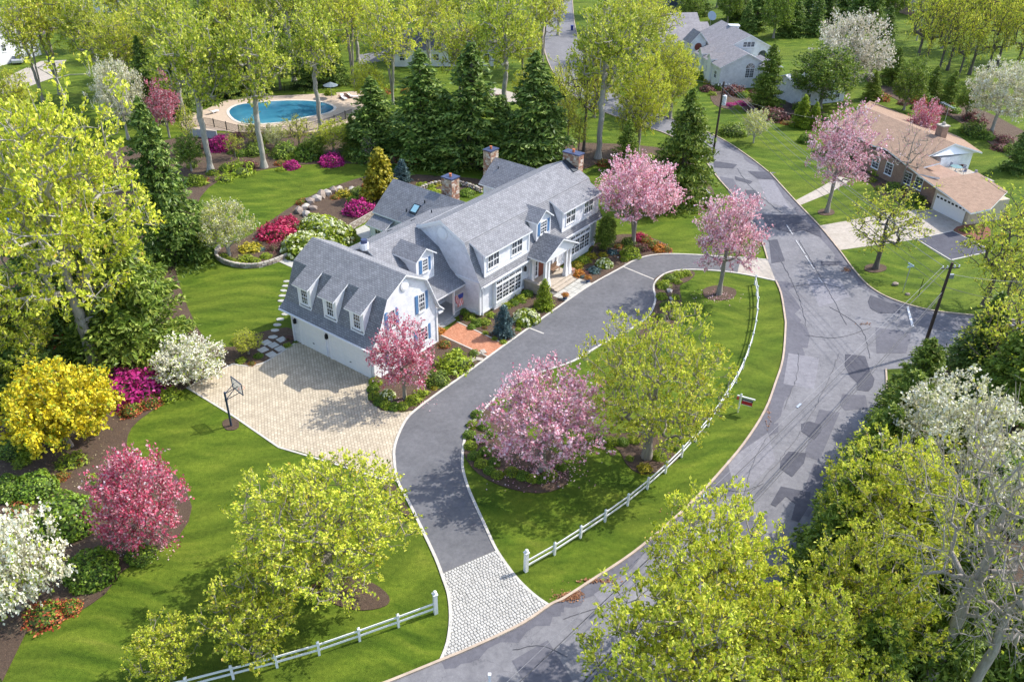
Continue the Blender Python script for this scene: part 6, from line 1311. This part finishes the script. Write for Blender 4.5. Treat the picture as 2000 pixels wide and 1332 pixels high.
# dry-stone retaining wall round the island tip, stone by stone
rw = thing('retaining_wall', 'curved dry-stone retaining wall round the tip of the island bed', 'wall', G(480, 515)); W_ = [(430, 486), (423, 495), (424, 505), (435, 513), (455, 520), (480, 523.5), (505, 522.5), (530, 516), (550, 508), (575, 498)]
ln_ = smooth_pts([tuple(G(*p)) for p in W_], 6)
for c_ in range(3):
    pts = resample(ln_, .52+.06*c_)
    for i in range(len(pts)-1):
        a, b = pts[i], pts[i+1]; d = (b-a); m = (a+b)/2-rw.location; s = Vector((d.y, -d.x, 0)).normalized(); hh = .085
        m_ = MB(); w_ = .14+rr_.uniform(-.02, .04)
        m_.prism([m-d*.47-s*w_+Vector((0, 0, c_*.18+.01)), m-d*.47+s*w_+Vector((0, 0, c_*.18+.01)), m+d*.47+s*w_+Vector((0, 0, c_*.18+.01)), m+d*.47-s*w_+Vector((0, 0, c_*.18+.01))][::-1],
                 [m-d*.44-s*w_*.8+Vector((0, 0, c_*.18+hh*2)), m-d*.44+s*w_*.8+Vector((0, 0, c_*.18+hh*2)), m+d*.44+s*w_*.8+Vector((0, 0, c_*.18+hh*2)), m+d*.44-s*w_*.8+Vector((0, 0, c_*.18+hh*2))][::-1])
        m_.build('stone', STONEL if c_ == 2 else (STONE, STONEL, STONE)[(i+c_) % 3], rw)
rw2 = thing('retaining_wall', 'straight stone garden wall with a pale rail leading to the rear wing', 'wall', G(710, 432)); ln_ = [tuple(G(684, 450)), tuple(G(736, 420))]
for c_ in range(3):
    pts = resample(ln_, .5)
    for i in range(len(pts)-1):
        a, b = pts[i], pts[i+1]; m = (a+b)/2-rw2.location; d = (b-a).normalized(); s = Vector((d.y, -d.x, 0)); m_ = MB(); m_.obox(m+Vector((0, 0, .11+c_*.21)), d*.235, s*.15, (0, 0, .095)); m_.build('stone', (STONE, STONEL)[(i+c_) % 2], rw2)
m_ = MB(); m_.bar(Vector(ln_[0])-rw2.location+Vector((0, 0, .75)), Vector(ln_[1])-rw2.location+Vector((0, 0, .75)), .14, .12); m_.build('rail', CONC, rw2)
struct(sheet('stone_landing', gpoly([(545, 512), (570, 499), (592, 512), (572, 524)], .04), FLAG, .04)); struct(sheet('stone_landing', gpoly([(688, 452), (712, 440), (735, 455), (712, 470)], .04), FLAG, .04))
for i, (x, y, r_) in enumerate([(560, 550, .3), (557, 559, .3), (554, 568, .32), (552, 578, .34), (550, 588, .34), (552, 600, .34), (557, 614, .34), (547, 624, .38), (542, 635, .38), (537, 646, .4), (533, 659, .42)]):
    c = G(x, y); m_ = MB(); n_ = 9; q = random.Random(i); pp = [(math.cos(k*6.2832/n_)*r_*q.uniform(.85, 1.15)*1.15, math.sin(k*6.2832/n_)*r_*q.uniform(.8, 1.05)*.85, 0) for k in range(n_)]
    m_.prism(pp, [(a*.95, b*.95, .06) for a, b, _ in pp]); o = m_.build('stepping_stone', FLAG, None, c); o.rotation_euler.z = q.uniform(-.3, .3); tag(o, ORD[i]+' rounded stepping stone from the top of the path behind the garage', 'stone', 'rounded stepping stones')
for i, (x, y) in enumerate([(550, 664), (520, 670), (534, 675), (514, 684), (547, 682), (530, 693)]):
    m_ = MB(); m_.obox((0, 0, .03), (.4, 0, 0), (0, .4, 0), (0, 0, .035)); o = m_.build('stepping_stone', FLAG, None, G(x, y)); o.rotation_euler.z = HOUSE_AZ-.1; tag(o, ORD[i]+' square stepping slab beside the court, counted from the garage downwards', 'stone', 'square stepping slabs')
# pots, bench, flag
for a_, b_, l, k in ((8.35, 4.55, 'left blue pot of russet flowers on the landing', 'orange'), (13.0, 4.35, 'right blue pot of orange flowers on the landing', 'orange')):
    t = pot(a_, b_, l); o = link('plant', VAR[k]['mesh'], t, (0, 0, .4)); o.scale = (.36, .36, .42)
bn = thing('bench', 'brown wooden bench under the entrance portico', 'bench', hw(11.9, .75, .5), HOUSE_AZ); WDB = plain('brown_wood', (.20, .12, .075), .6)
m_ = MB(); m_.box(-.65, .65, -.25, .25, .4, .46); m_.build('seat', WDB, bn); m_ = MB(); m_.box(-.65, .65, .2, .26, .46, .95); m_.build('backrest', WDB, bn)
for x in (-.58, .58):
    for y in (-.2, .2): m_ = MB(); m_.box(x-.03, x+.03, y-.03, y+.03, 0, .4); m_.build('leg', WDB, bn)
fl_ = thing('flag', 'hanging flag of red and white stripes with blue canton by the porch', 'flag', hw(-1.4, -1.55, 2.5), HOUSE_AZ)
m_ = MB(); m_.cyl((0, .3, -.1), (0, -.65, .65), .02, .02, 6); m_.build('flagpole', WHITEP, fl_)
FR, FW, FBm = plain('flag_red', (.55, .05, .07), .7), plain('flag_white', (.75, .72, .72), .7), plain('flag_blue', (.03, .05, .25), .7)
m_ = MB(); nu, nv = 13, 10
for i in range(nu):
    for j in range(nv):
        def pt(u, v): return (.07*math.sin(v*9+u*.5)+.10*math.sin(u*.7)*v, -.62+.085*u*(1-.35*v)+.03*math.sin(v*8), .62-.78*.085*u*(1-v*.3)-v*1.35)
        q = [pt(i, j/nv), pt(i+1, j/nv), pt(i+1, (j+1)/nv), pt(i, (j+1)/nv)]
        q2 = [(x+.006, y, z) for x, y, z in q]; mi_ = 2 if (i < 7 and j < 4) else (0 if i % 2 == 0 else 1); m_.poly(q, mi_); m_.poly(q2[::-1], mi_)
m_.build('cloth', [FR, FW, FBm], fl_)
# leaf litter against the kerb
rg_ = np.random.default_rng(9); cs = []
for cx, cy, sx, sy, n_ in ((1112, 1165, 26, 9, 420), (1160, 1135, 40, 4, 160), (1653, 527, 8, 5, 130), (1330, 1008, 60, 40, 60), (1500, 810, 6, 30, 50), (1690, 633, 12, 3, 40)):
    for _ in range(n_):
        cs.append(tuple(G(cx+rg_.normal()*sx*.5, cy+rg_.normal()*sy*.5-(0 if n_ > 100 else 0), .03)))
V, F = leaf_quads(rg_, np.array(cs)+rg_.uniform(0, .05, (len(cs), 3)), .14, .6, 2.5); lo_ = link('leaf_litter', np_mesh('leaf_litter', V, F, [leafmat('dry_leaf', [(.22, .09, .04), (.38, .17, .08), (.5, .28, .15)], .1)])); tag(lo_, 'brown fallen leaves gathered along the kerb beside the cobbled apron', 'leaves', kind='stuff')
mp_ = thing('marker_post', 'short white post at the bottom edge beyond the road kerb', 'post', G(956, 1345)); m_ = MB(); m_.box(-.07, .07, -.07, .07, 0, 1.3); m_.box(-.09, .09, -.09, .09, 1.3, 1.36); m_.build('post', WHITEP, mp_)

# ------------------------------------------------------------------ pool surroundings
IRON = plain('black_iron', (.012, .013, .015), .4, .6)
def iron_fence(label, pts):
    P_ = resample([tuple(G(*p)) for p in pts], .9); t = thing('iron_fence', label, 'fence', P_[0]); o = P_[0]; pk = MB()
    for i, p in enumerate(P_):
        if i % 3 == 0: m_ = MB(); c = p-o; m_.box(c.x-.05, c.x+.05, c.y-.05, c.y+.05, 0, 1.45); m_.build('post', IRON, t)
    for a, b in zip(P_[:-1], P_[1:]):
        for k in range(6): c = a+(b-a)*(k/6)-o; pk.box(c.x-.018, c.x+.018, c.y-.018, c.y+.018, .1, 1.3)
        for z_ in (.15, 1.28): pk.bar(a-o+Vector((0, 0, z_)), b-o+Vector((0, 0, z_)), .04)
    k_ = pk.build('pickets', IRON, t); k_['kind'] = 'stuff'
iron_fence('black iron fence along the near side of the pool', [(355, 252), (405, 246), (430, 252), (470, 262), (520, 266), (580, 262), (640, 248), (690, 228)])
iron_fence('black iron fence along the far side of the pool', [(350, 210), (420, 200), (480, 185), (560, 178), (640, 172), (700, 160)])
gw_ = thing('low_wall', 'low grey clapboard wall below the near pool fence', 'wall', G(385, 270)); a, b = G(368, 266)-gw_.location, G(425, 272)-gw_.location
m_ = MB(); m_.bar(a+Vector((0, 0, .6)), b+Vector((0, 0, .6)), .2, 1.2); m_.build('boards', plain('grey_boards', (.36, .38, .42), .7), gw_); m_ = MB(); m_.bar(a+Vector((0, 0, 1.24)), b+Vector((0, 0, 1.24)), .35, .08); m_.build('coping', CONC, gw_)
um = thing('parasol', 'grey-blue parasol right of the pool', 'parasol', G(648, 192)); m_ = MB(); m_.cyl((0, 0, 0), (0, 0, 2.6), .03, .03, 8); m_.build('pole', METAL, um); m_ = MB(); m_.cyl((0, 0, 2.2), (0, 0, 2.75), 1.3, .05, 10); m_.build('canopy', plain('blue_grey_canvas', (.16, .2, .23), .8), um)
for i, p in enumerate([(672, 195), (690, 192), (418, 222)]):
    t = thing('lounger', ('left of the two white loungers right of the pool', 'right of the two white loungers right of the pool', 'white lounger at the left end of the pool deck')[i], 'lounger', G(*p), .6+i)
    m_ = MB(); m_.box(-.3, .3, -.9, .3, .3, .38); m_.build('seat', WHITEP, t); m_ = MB(); m_.obox((0, .6, .55), (.3, 0, 0), (0, .3, .22), (0, -.02, .03)); m_.build('backrest', WHITEP, t)
    for x in (-.25, .25):
        for y in (-.8, .25): m_ = MB(); m_.box(x-.03, x+.03, y-.03, y+.03, 0, .3); m_.build('leg', WHITEP, t)

# ------------------------------------------------------------------ neighbouring houses
TANR = shingle('tan_roof_shingles', (.31, .205, .145), (.38, .26, .185), (.22, .145, .10), .3, .16); GRYR = shingle('taupe_roof_shingles', (.27, .25, .26), (.34, .32, .325), (.19, .18, .19)); DARKR = shingle('dark_slate_roof', (.08, .085, .11), (.13, .135, .165), (.05, .05, .06))
CLAP = brick_mat('white_clapboard', (.78, .78, .79), (.80, .80, .81), (.62, .62, .64), 4, .18, 0, 'UV', mw=.01, bst=.3); TANW = plain('tan_stucco', (.50, .42, .32), .85); REDB = brick_mat('ranch_brick', (.30, .17, .12), (.40, .25, .18), (.30, .25, .20), .22, .08, 0, 'UV', mw=.01)
NAVW = brick_mat('blue_grey_clapboard', (.09, .11, .18), (.11, .13, .21), (.06, .07, .12), 4, .2, 0, 'UV', mw=.01)
def gable_house(parent, cx, cy, ang, L, Wd, hw_, hr, wall, roof, ov=.4, wins=True, endwin=None):
    """block centred at cx,cy (parent coordinates); ridge along local x turned by ang"""
    c, s = math.cos(ang), math.sin(ang)
    def X(x, y, z): return (cx+c*x-s*y, cy+s*x+c*y, z)
    h = Wd/2; m_ = MB(); pr = [(-h, 0), (-h, hw_), (0, hr), (h, hw_), (h, 0)]
    m_.prism([X(-L/2, y, z) for y, z in pr], [X(L/2, y, z) for y, z in pr]); w_ = m_.build('wall', wall, parent)
    m_ = MB(); k = (hr-hw_)/h
    for sg_ in (-1, 1): slab(m_, ccw([X(-L/2-ov, 0, hr+.12), X(L/2+ov, 0, hr+.12), X(L/2+ov, sg_*(h+ov), hw_-ov*k+.12), X(-L/2-ov, sg_*(h+ov), hw_-ov*k+.12)]), .15)
    m_.build('roof', [roof, TRIM], parent)
    if wins:
        n_ = max(1, int(L/3.2))
        for sg_ in (-1, 1):
            for i in range(n_): window(parent, X(-L/2+L*(i+.5)/n_, sg_*h, hw_*.55), (-s*sg_, c*sg_, 0), 1.0, 1.3, 2, 1)
    for sg_ in (endwin or ()):
        window(parent, X(sg_*L/2, 0, hw_*.6), (c*sg_, s*sg_, 0), 1.5, 1.3, 3, 1, units=2); window(parent, X(sg_*L/2, 0, hw_+(hr-hw_)*.25), (c*sg_, s*sg_, 0), .9, .8, 2, 1)
# white house, upper right
wh = thing('house', 'white gabled neighbour house with taupe roofs and an arched window, upper right', 'house', G(1400, 150)); wo = wh.location
def wpos(p): return p[0]-wo.x, p[1]-wo.y
A7 = math.radians(-77.5)
x_, y_ = wpos((40.6, 162.0)); gable_house(wh, x_, y_, A7, 11.5, 9.6, 4.0, 6.2, CLAP, GRYR, endwin=())
x_, y_ = wpos((43.0, 172.5)); gable_house(wh, x_, y_, A7, 13, 12.5, 4.4, 7.4, CLAP, GRYR, endwin=())
x_, y_ = wpos((32.0, 180.0)); gable_house(wh, x_, y_, math.radians(12), 14, 8.5, 4.0, 6.6, CLAP, GRYR)
x_, y_ = wpos((33.5, 188.0)); gable_house(wh, x_, y_, math.radians(12), 9, 8, 4.2, 7.0, CLAP, GRYR, wins=False)
x_, y_ = wpos((35.2, 171.5)); gable_house(wh, x_, y_, math.radians(-77.5), 3.0, 3.2, 5.2, 6.9, CLAP, GRYR, wins=False)
x_, y_ = wpos((46.0, 157.8)); gable_house(wh, x_, y_, A7, 5, 3, 4.3, 5.0, CLAP, GRYR, wins=False)
# arched gable window, attic windows, medallion
ex, ey = wpos((40.6+5.76*math.cos(A7), 162.0+5.76*math.sin(A7))); nE = (math.cos(A7), math.sin(A7), 0)
rtE = Vector((0, 0, 1)).cross(Vector(nE))
cE = Vector((ex, ey, 0))+rtE*1.0
f_ = window(wh, cE+Vector((0, 0, 2.7)), nE, 1.7, 1.7, 2, 2, units=2); m_ = MB(); n_ = 10; up_ = Vector((0, 0, 1)); base_ = cE+Vector((0, 0, 3.62)); fan = [base_+rtE*.85*math.cos(i*math.pi/n_)+up_*.85*math.sin(i*math.pi/n_) for i in range(n_+1)]
m_.prism([p+Vector(nE)*.0 for p in fan], [p+Vector(nE)*.04 for p in fan]); m_.build('fanlight', GLASS, wh)
m_ = MB()
for i in range(1, 4): a_ = i*math.pi/4; m_.bar(base_+Vector(nE)*.06, base_+Vector(nE)*.06+rtE*.85*math.cos(a_)+up_*.85*math.sin(a_), .05)
m_.build('glazing_bars', TRIM, wh)
ex2, ey2 = wpos((43.0+6.51*math.cos(A7), 172.5+6.51*math.sin(A7))); c2_ = Vector((ex2, ey2, 0)); window(wh, c2_+Vector((0, 0, 5.7)), nE, 2.4, 1.0, 1, 2, units=3, sash=False)
m_ = MB(); m_.cyl(c2_+rtE*3.2+Vector((0, 0, 3.6)), c2_+rtE*3.2+Vector(nE)*.05+Vector((0, 0, 3.6)), .9, .9, 16); m_.build('round_window', GLASS, wh)
nW = Vector((-math.sin(A7), math.cos(A7), 0)); e3 = Vector((*wpos((35.2, 171.5)), 0))+Vector(nE)*1.51; m_ = MB(); m_.cyl(e3+Vector((0, 0, 4.2)), e3+Vector(nE)*.04+Vector((0, 0, 4.2)), .75, .75, 14); m_.build('red_round_shutter', DOORM, wh)
m_ = MB(); x_, y_ = wpos(G(1433, 55, 7.0)); m_.box(x_-.9, x_+.9, y_-.6, y_+.6, 0, 7.4); m_.box(x_-1.05, x_+1.05, y_-.75, y_+.75, 7.4, 7.6); m_.build('chimney', TRIM, wh)
for k in (0, 1):
    q = Vector((*wpos((35.3+k*.95, 164.2-k*4.2)), 0)); gable_house(wh, q.x+1.2, q.y, math.radians(12.5), 3.4, 1.5, 4.6, 5.35, TRIM, GRYR, ov=.2, wins=False)
# white carport/pavilion right of it
cpv = thing('pavilion', 'low building with plain white roof half hidden behind the green leafy tree', 'building', G(1575, 195)); gable_house(cpv, 0, 1.5, math.radians(25), 10, 9, 2.6, 4.4, CLAP, plain('white_metal_roof', (.74, .74, .74), .5, var=.03), wins=True)
# ranch house at the right
rn = thing('house', 'brick ranch house with low tan roof and attached garage at the right', 'house', G(1821.5, 409), math.radians(-69)); ro = rn.location
def rl(px, py, z):
    p = G(px, py, z)-ro; a_ = math.radians(69); return Vector((math.cos(a_)*p.x-math.sin(a_)*p.y, math.sin(a_)*p.x+math.cos(a_)*p.y, z))
def rroof(pts, t=.2):
    m_ = MB(); slab(m_, ccw([rl(*p) for p in pts]), t); return m_.build('roof', [TANR, TRIM], rn)
def rfit(p3, pts, t=.2, mats=None):
    """roof plane through three surveyed points; the other outline pixels are met on that plane"""
    A_, B_, C_ = (G(*p) for p in p3); n_ = (B_-A_).cross(C_-A_); O_ = Vector((0, 0, CAM_H)); out = []
    for x, y in pts:
        d = G(x, y, 0)-O_; q = O_+d*((A_-O_).dot(n_)/d.dot(n_))-ro; a_ = math.radians(69)
        out.append(Vector((math.cos(a_)*q.x-math.sin(a_)*q.y, math.sin(a_)*q.x+math.cos(a_)*q.y, q.z)))
    m_ = MB(); slab(m_, ccw(out), t); m_.build('roof', [TANR, TRIM], rn); return out
R1 = rfit([(1687, 208, 5.4), (1866, 281, 5.4), (1793.5, 340, 3.3)], [(1687, 208), (1866, 281), (1813, 305), (1838, 318), (1803, 327), (1836, 348), (1793.5, 340), (1731, 291), (1705, 284), (1630, 243)])
rfit([(1866, 281, 5.4), (1687, 208, 5.4), (1919, 298, 4.2)], [(1866, 281), (1919, 298), (1875, 268), (1700, 196), (1687, 208)])
rfit([(1793.5, 341, 3.25), (1897, 416.6, 2.8), (1910, 337, 3.55)], [(1793.5, 341), (1836, 349), (1910, 337), (1968, 374), (1935, 408), (1897, 416.6), (1849, 380)])
def rwall(pts, z, mat, name='wall'):
    P2_ = [Vector((*p[:2], 0)) for p in pts]; P2_ = [Vector(v) for v in ccw([tuple(p) for p in P2_])]; m_ = MB(); m_.prism(P2_, [p+Vector((0, 0, z)) for p in P2_]); return m_.build(name, mat, rn)
def rg0(x, y): return rl(x, y, 0)
g0, g1 = rg0(1821.5, 409), rg0(1880, 438)
rwall([g0+Vector((-.4, 0, 0)), g1+Vector((.4, 0, 0)), g1+Vector((.4, 6.2, 0)), g0+Vector((-.4, 6.2, 0))], 2.72, TANW)
gd = MB(); gd.box(g0.x, g1.x, -.06, 0.0-.005, .05, 2.2); gdo = gd.build('garage_door', GARD, rn)
for i in range(8): w_ = (g1.x-g0.x)/8; gp = MB(); gp.box(g0.x+w_*i+.12, g0.x+w_*(i+1)-.12, -.085, -.062, 1.72, 1.95); gp.build('pane', BLK, gdo)
main_c = [rl(1715, 300, 3.6), rl(1795, 345, 3.4), rl(1835, 348, 3.6), rl(1855, 318, 3.6), rl(1868, 285, 3.6), rl(1700, 205, 3.6), rl(1655, 245, 3.6)]
mx0, mx1, my0, my1 = -24.5, -1.0, 1.2, 11.5
rwall([Vector((mx0, my0+2.2, 0)), Vector((mx0+9, my0+2.2, 0)), Vector((mx0+9, my0, 0)), Vector((mx1, my0, 0)), Vector((mx1, 6.0, 0)), Vector((-9.2, 6.0, 0)), Vector((-9.2, my1, 0)), Vector((mx0, my1, 0))], 3.15, REDB)
pA, pB, pC = rl(1842, 313, 3.6), rl(1903, 304, 3.4), rl(1866, 284, 4.9)
q0, q1 = Vector((pA.x-.3, pA.y, 0)), Vector((pB.x-.3, pB.y, 0))
rwall([q0, q1, q1+Vector((-5, .3, 0)), q0+Vector((-5, .3, 0))], 3.7, CLAP)
m_ = MB(); tri = [rl(1822, 306, 4.1), rl(1911, 298.5, 3.85), rl(1866, 283, 5.15)]; m_.prism([p+Vector((-.6, 0, 0)) for p in tri], tri); m_.build('gable', TRIM, rn)
window(rn, (q0+q1)/2+Vector((.02, .8, 1.5)), (1, .02, 0), 1.5, 1.5, 1, 1, sash=False, units=2, trim=DOORM)
for x_ in (-12.6, -10.0, -6.4, -4.4): window(rn, (x_, my0, 1.75), (0, -1, 0), 1.3, 1.6, 2, 2)
for x_ in (-22.5, -19.5): window(rn, (x_, my0+2.2, 1.75), (0, -1, 0), 1.3, 1.6, 2, 2)
for x_ in (-8.6, -7.7, -6.8, -5.2): pass
tr_ = MB(); tr_.box(-8.9, -.9, 6.02, 10.5, 0, 2.3); tr_.build('terrace', CONC, rn)
for y_ in (6.6, 7.7, 8.8): window(rn, (-9.19, y_, 3.0-.1), (1, 0, 0), .8, 1.1, 1, 1, sash=False)
ch = MB(); c_ = rl(1836, 268, 5.0); ch.box(c_.x-.55, c_.x+.55, c_.y-.55, c_.y+.55, 2, 6.6); cho = ch.build('chimney', REDB, rn); ch = MB(); ch.box(c_.x-.65, c_.x+.65, c_.y-.65, c_.y+.65, 6.6, 6.75); ch.cyl((c_.x, c_.y, 6.75), (c_.x, c_.y, 7.1), .25, .22, 10); ch.build('cap', CONC, cho)
an = MB(); an.cyl((c_.x, c_.y, 7.1), (c_.x, c_.y, 9.6), .03, .03, 6); an.bar((c_.x-1.5, c_.y, 9.5), (c_.x+1.0, c_.y, 9.3), .05)
for i in range(7): an.bar((c_.x-1.4+i*.36, c_.y-.5+i*.02, 9.5-i*.03), (c_.x-1.4+i*.36, c_.y+.5-i*.02, 9.5-i*.03), .03)
an.build('aerial', METAL, cho)
tb_ = thing('patio_table', 'round glass patio table on the ranch roof terrace', 'table', ro); tb_.rotation_euler = rn.rotation_euler
m_ = MB(); m_.cyl((-5.2, 8.0, 3.0), (-5.2, 8.0, 3.04), .75, .75, 16); m_.build('tabletop', plain('aqua_glass', (.2, .32, .33), .15), tb_); m_ = MB(); m_.cyl((-5.2, 8.0, 2.3), (-5.2, 8.0, 3.0), .05, .05, 8); m_.cyl((-5.2, 8, 2.3), (-5.2, 8, 2.34), .3, .3, 10); m_.build('base', METAL, tb_)
for i, (x_, y_) in enumerate([(-6.4, 8.1), (-4.0, 8.2), (-5.1, 9.2), (-3.0, 9.0)]):
    t = thing('patio_chair', ORD[i]+' metal chair on the ranch terrace, counted from the house wall', 'chair', ro, 0, 'metal terrace chairs'); t.rotation_euler = rn.rotation_euler
    m_ = MB(); m_.box(x_-.22, x_+.22, y_-.22, y_+.22, 2.72, 2.77); m_.build('seat', METAL, t); m_ = MB(); m_.box(x_-.22, x_+.22, y_+.19, y_+.23, 2.77, 3.2); m_.build('backrest', METAL, t)
    for a_ in (-.2, .2):
        for b_ in (-.2, .2): m_ = MB(); m_.box(x_+a_-.015, x_+a_+.015, y_+b_-.015, y_+b_+.015, 2.3, 2.72); m_.build('leg', METAL, t)
# far houses
def far_house(label, px, ang, L, Wd, a, b, wall, roof, **k):
    t = thing('house', label, 'house', G(*px), math.radians(ang)); gable_house(t, 0, 0, 0, L, Wd, a, b, wall, roof, **k); return t
far_house('blue-grey house cut by the top edge above the white house', (1278, 22), 8, 14, 9, 5.6, 8.6, NAVW, DARKR, endwin=(1,))
far_house('house with dark solar-like roof seen between the tall trees', (868, 118), 6, 20, 10, 3.2, 6.0, CLAP, DARKR)
far_house('white house cut by the left edge, upper left', (-22, 120), 70, 16, 10, 5.4, 8.0, CLAP, GRYR, endwin=(-1, 1))
far_house('low grey-roofed house with brick wall near the upper left corner', (28, 62), 20, 12, 8, 3, 5, REDB, GRYR)
far_house('pale house glimpsed through the upper left tall trees', (190, 18), 10, 14, 9, 4, 6.6, CLAP, GRYR)
far_house('white shed with pointed gable beside the distant pool, top right', (1645, 12), 60, 7, 5, 3.4, 5.6, CLAP, plain('white_metal_roof', (.74, .74, .74), .5), wins=False)
far_house('grey house behind the slim trees at the top right', (1795, 22), 15, 14, 9, 3.2, 5.4, REDB, GRYR)
far_house('grey-roofed house at the top edge behind the far street', (1105, -12), 20, 14, 9, 4, 6.6, CLAP, GRYR)
struct(sheet('distant_pool', gpoly([(1555, 14), (1585, 9), (1625, 10), (1628, 20), (1600, 26), (1565, 22)], .05, 3), POOLW)); struct(sheet('distant_pool_deck', gpoly([(1540, 12), (1585, 3), (1640, 6), (1642, 24), (1600, 32), (1550, 27)], .03, 3), CONC))
struct(sheet('cross_street', gpoly([(700, 128), (860, 100), (960, 92), (1062, 88), (1064, 66), (950, 72), (850, 84), (700, 108)], .02), ROAD)); struct(sheet('far_driveway', gpoly([(960, 170), (1040, 192), (1055, 205), (1010, 205), (950, 186)], .02), CONC))
struct(sheet('far_driveway', gpoly([(1150, 62), (1260, 80), (1290, 78), (1290, 92), (1240, 92), (1158, 78)], .02), CONC)); struct(sheet('far_driveway', gpoly([(-60, 110), (60, 78), (100, 62), (60, 45), (-60, 70)], .02), PATCH2)); struct(sheet('far_driveway', gpoly([(-40, 175), (80, 120), (130, 118), (110, 150), (-40, 205)], .02), CONC))
# round pool under blue covers at the left edge
bc = thing('round_pool', 'round above-ground pool under a blue cover behind the giant left tree', 'pool', G(35, 440)); m_ = MB(); m_.cyl((0, 0, 0), (0, 0, 1.2), 3.4, 3.4, 28); m_.build('wall', plain('pool_wall_white', (.6, .62, .65), .6), bc); m_ = MB(); m_.cyl((0, 0, 1.2), (0, 0, 1.26), 3.3, 3.1, 28); m_.build('cover', plain('blue_tarpaulin', (.02, .12, .34), .45, var=.3, scale=.8), bc)
tp = thing('tarpaulin', 'blue tarpaulin over a pile right of the covered round pool', 'cover', G(95, 510)); m_ = MB(); m_.prism([(-2.2, -1.3, 0), (2.2, -1.3, 0), (2.2, 1.3, 0), (-2.2, 1.3, 0)], [(-1.6, -.6, .9), (1.7, -.7, .7), (1.5, .6, 1.0), (-1.4, .5, .8)]); m_.build('sheet', plain('blue_tarpaulin', (.02, .12, .34), .45), tp)
# cars
TYRE = plain('tyre_rubber', (.015, .015, .016), .8)
def car(label, px, rz, col):
    t = thing('parked_car', label, 'car', G(*px), math.radians(rz)); c_ = plain('car_paint_'+label.split()[0], col, .25, .3, var=.02)
    m_ = MB(); prof = [(-2.2, .35), (-2.25, .8), (-2.1, .98), (-1.2, 1.02), (1.15, 1.0), (2.1, .85), (2.25, .62), (2.2, .35)]
    m_.prism([(x, -.88, z) for x, z in prof][::-1], [(x, .88, z) for x, z in prof][::-1]); m_.build('body', c_, t)
    m_ = MB(); m_.prism([(-1.75, -.8, 1.0), (1.1, -.8, 1.0), (1.1, .8, 1.0), (-1.75, .8, 1.0)], [(-1.3, -.64, 1.45), (.45, -.64, 1.45), (.45, .64, 1.45), (-1.3, .64, 1.45)]); cb = m_.build('cabin_glass', GLASS, t)
    m_ = MB(); m_.box(-1.32, .47, -.66, .66, 1.44, 1.49); m_.build('car_roof', c_, t)
    for x in (-1.4, 1.4):
        for y in (-.8, .8):
            m_ = MB(); m_.cyl((x, y-.1, .33), (x, y+.1, .33), .33, .33, 14); wh_ = m_.build('wheel', TYRE, t); m_ = MB(); m_.cyl((x, y-.11, .33), (x, y+.11, .33), .18, .18, 10); m_.build('rim', METAL, wh_)
    for y in (-.6, .6): m_ = MB(); m_.box(2.12, 2.24, y-.18, y+.18, .62, .76); m_.build('headlight', WHITEP, t)
car('pale blue parked car in the driveway at the upper left', (62, 100), 120, (.35, .5, .62)); car('silver parked car behind the pale blue one', (38, 122), 110, (.6, .6, .62))
bn_ = thing('waste_bin', 'blue bin standing beside the far street', 'bin', G(1117, 60)); m_ = MB(); m_.prism([(-.25, -.25, 0), (.25, -.25, 0), (.25, .25, 0), (-.25, .25, 0)], [(-.32, -.32, 1.05), (.32, -.32, 1.05), (.32, .32, 1.05), (-.32, .32, 1.05)]); m_.build('body', FBm, bn_); m_ = MB(); m_.box(-.35, .35, -.36, .36, 1.05, 1.13); m_.build('lid', FBm, bn_)
ds = thing('satellite_dish', 'grey-blue satellite dish on a post behind the white neighbour house', 'dish', G(1385, 62)); m_ = MB(); m_.cyl((0, 0, 0), (0, 0, 3), .06, .06, 8); m_.build('pole', METAL, ds); m_ = MB(); m_.cyl((0, -.15, 3.4), (.1, -.45, 3.6), .4, 1.1, 18); m_.build('dish', plain('dish_blue', (.06, .13, .22), .5), ds)
cs = []
for cx, cy, sx, sy, n_ in ((1055, 925, 70, 22, 420), (800, 785, 35, 12, 120), (1404, 580, 34, 10, 120), (1235, 485, 40, 12, 120), (290, 1070, 50, 18, 160)):
    for _ in range(n_): cs.append(tuple(G(cx+rg_.normal()*sx*.6, cy+rg_.normal()*sy*.6, .07)))
V, F = leaf_quads(rg_, np.array(cs), .11, .8, 3); po_ = link('fallen_petals', np_mesh('fallen_petals', V, F, [PNK])); tag(po_, 'pink petals fallen on the mulch and grass below the blossom trees', 'petals', kind='stuff')
cs = []
for _ in range(1600):
    cx, cy = rg_.uniform(0, 350), rg_.uniform(760, 1240)
    if inside(cx, cy, [(0, 1230), (95, 1208), (150, 1180), (200, 1145), (235, 1100), (290, 1070), (345, 1030), (360, 985), (330, 935), (245, 895), (235, 850), (255, 822), (310, 785), (0, 785)]): cs.append(tuple(G(cx, cy, .06)))
V, F = leaf_quads(rg_, np.array(cs), .12, .6, 3); po_ = link('leaf_litter', np_mesh('leaf_litter', V, F, [leafmat('pale_litter', [(.25, .16, .08), (.42, .32, .16), (.5, .44, .26)], .1)])); tag(po_, 'pale dry leaves scattered over the left mulch bed', 'leaves', kind='stuff')
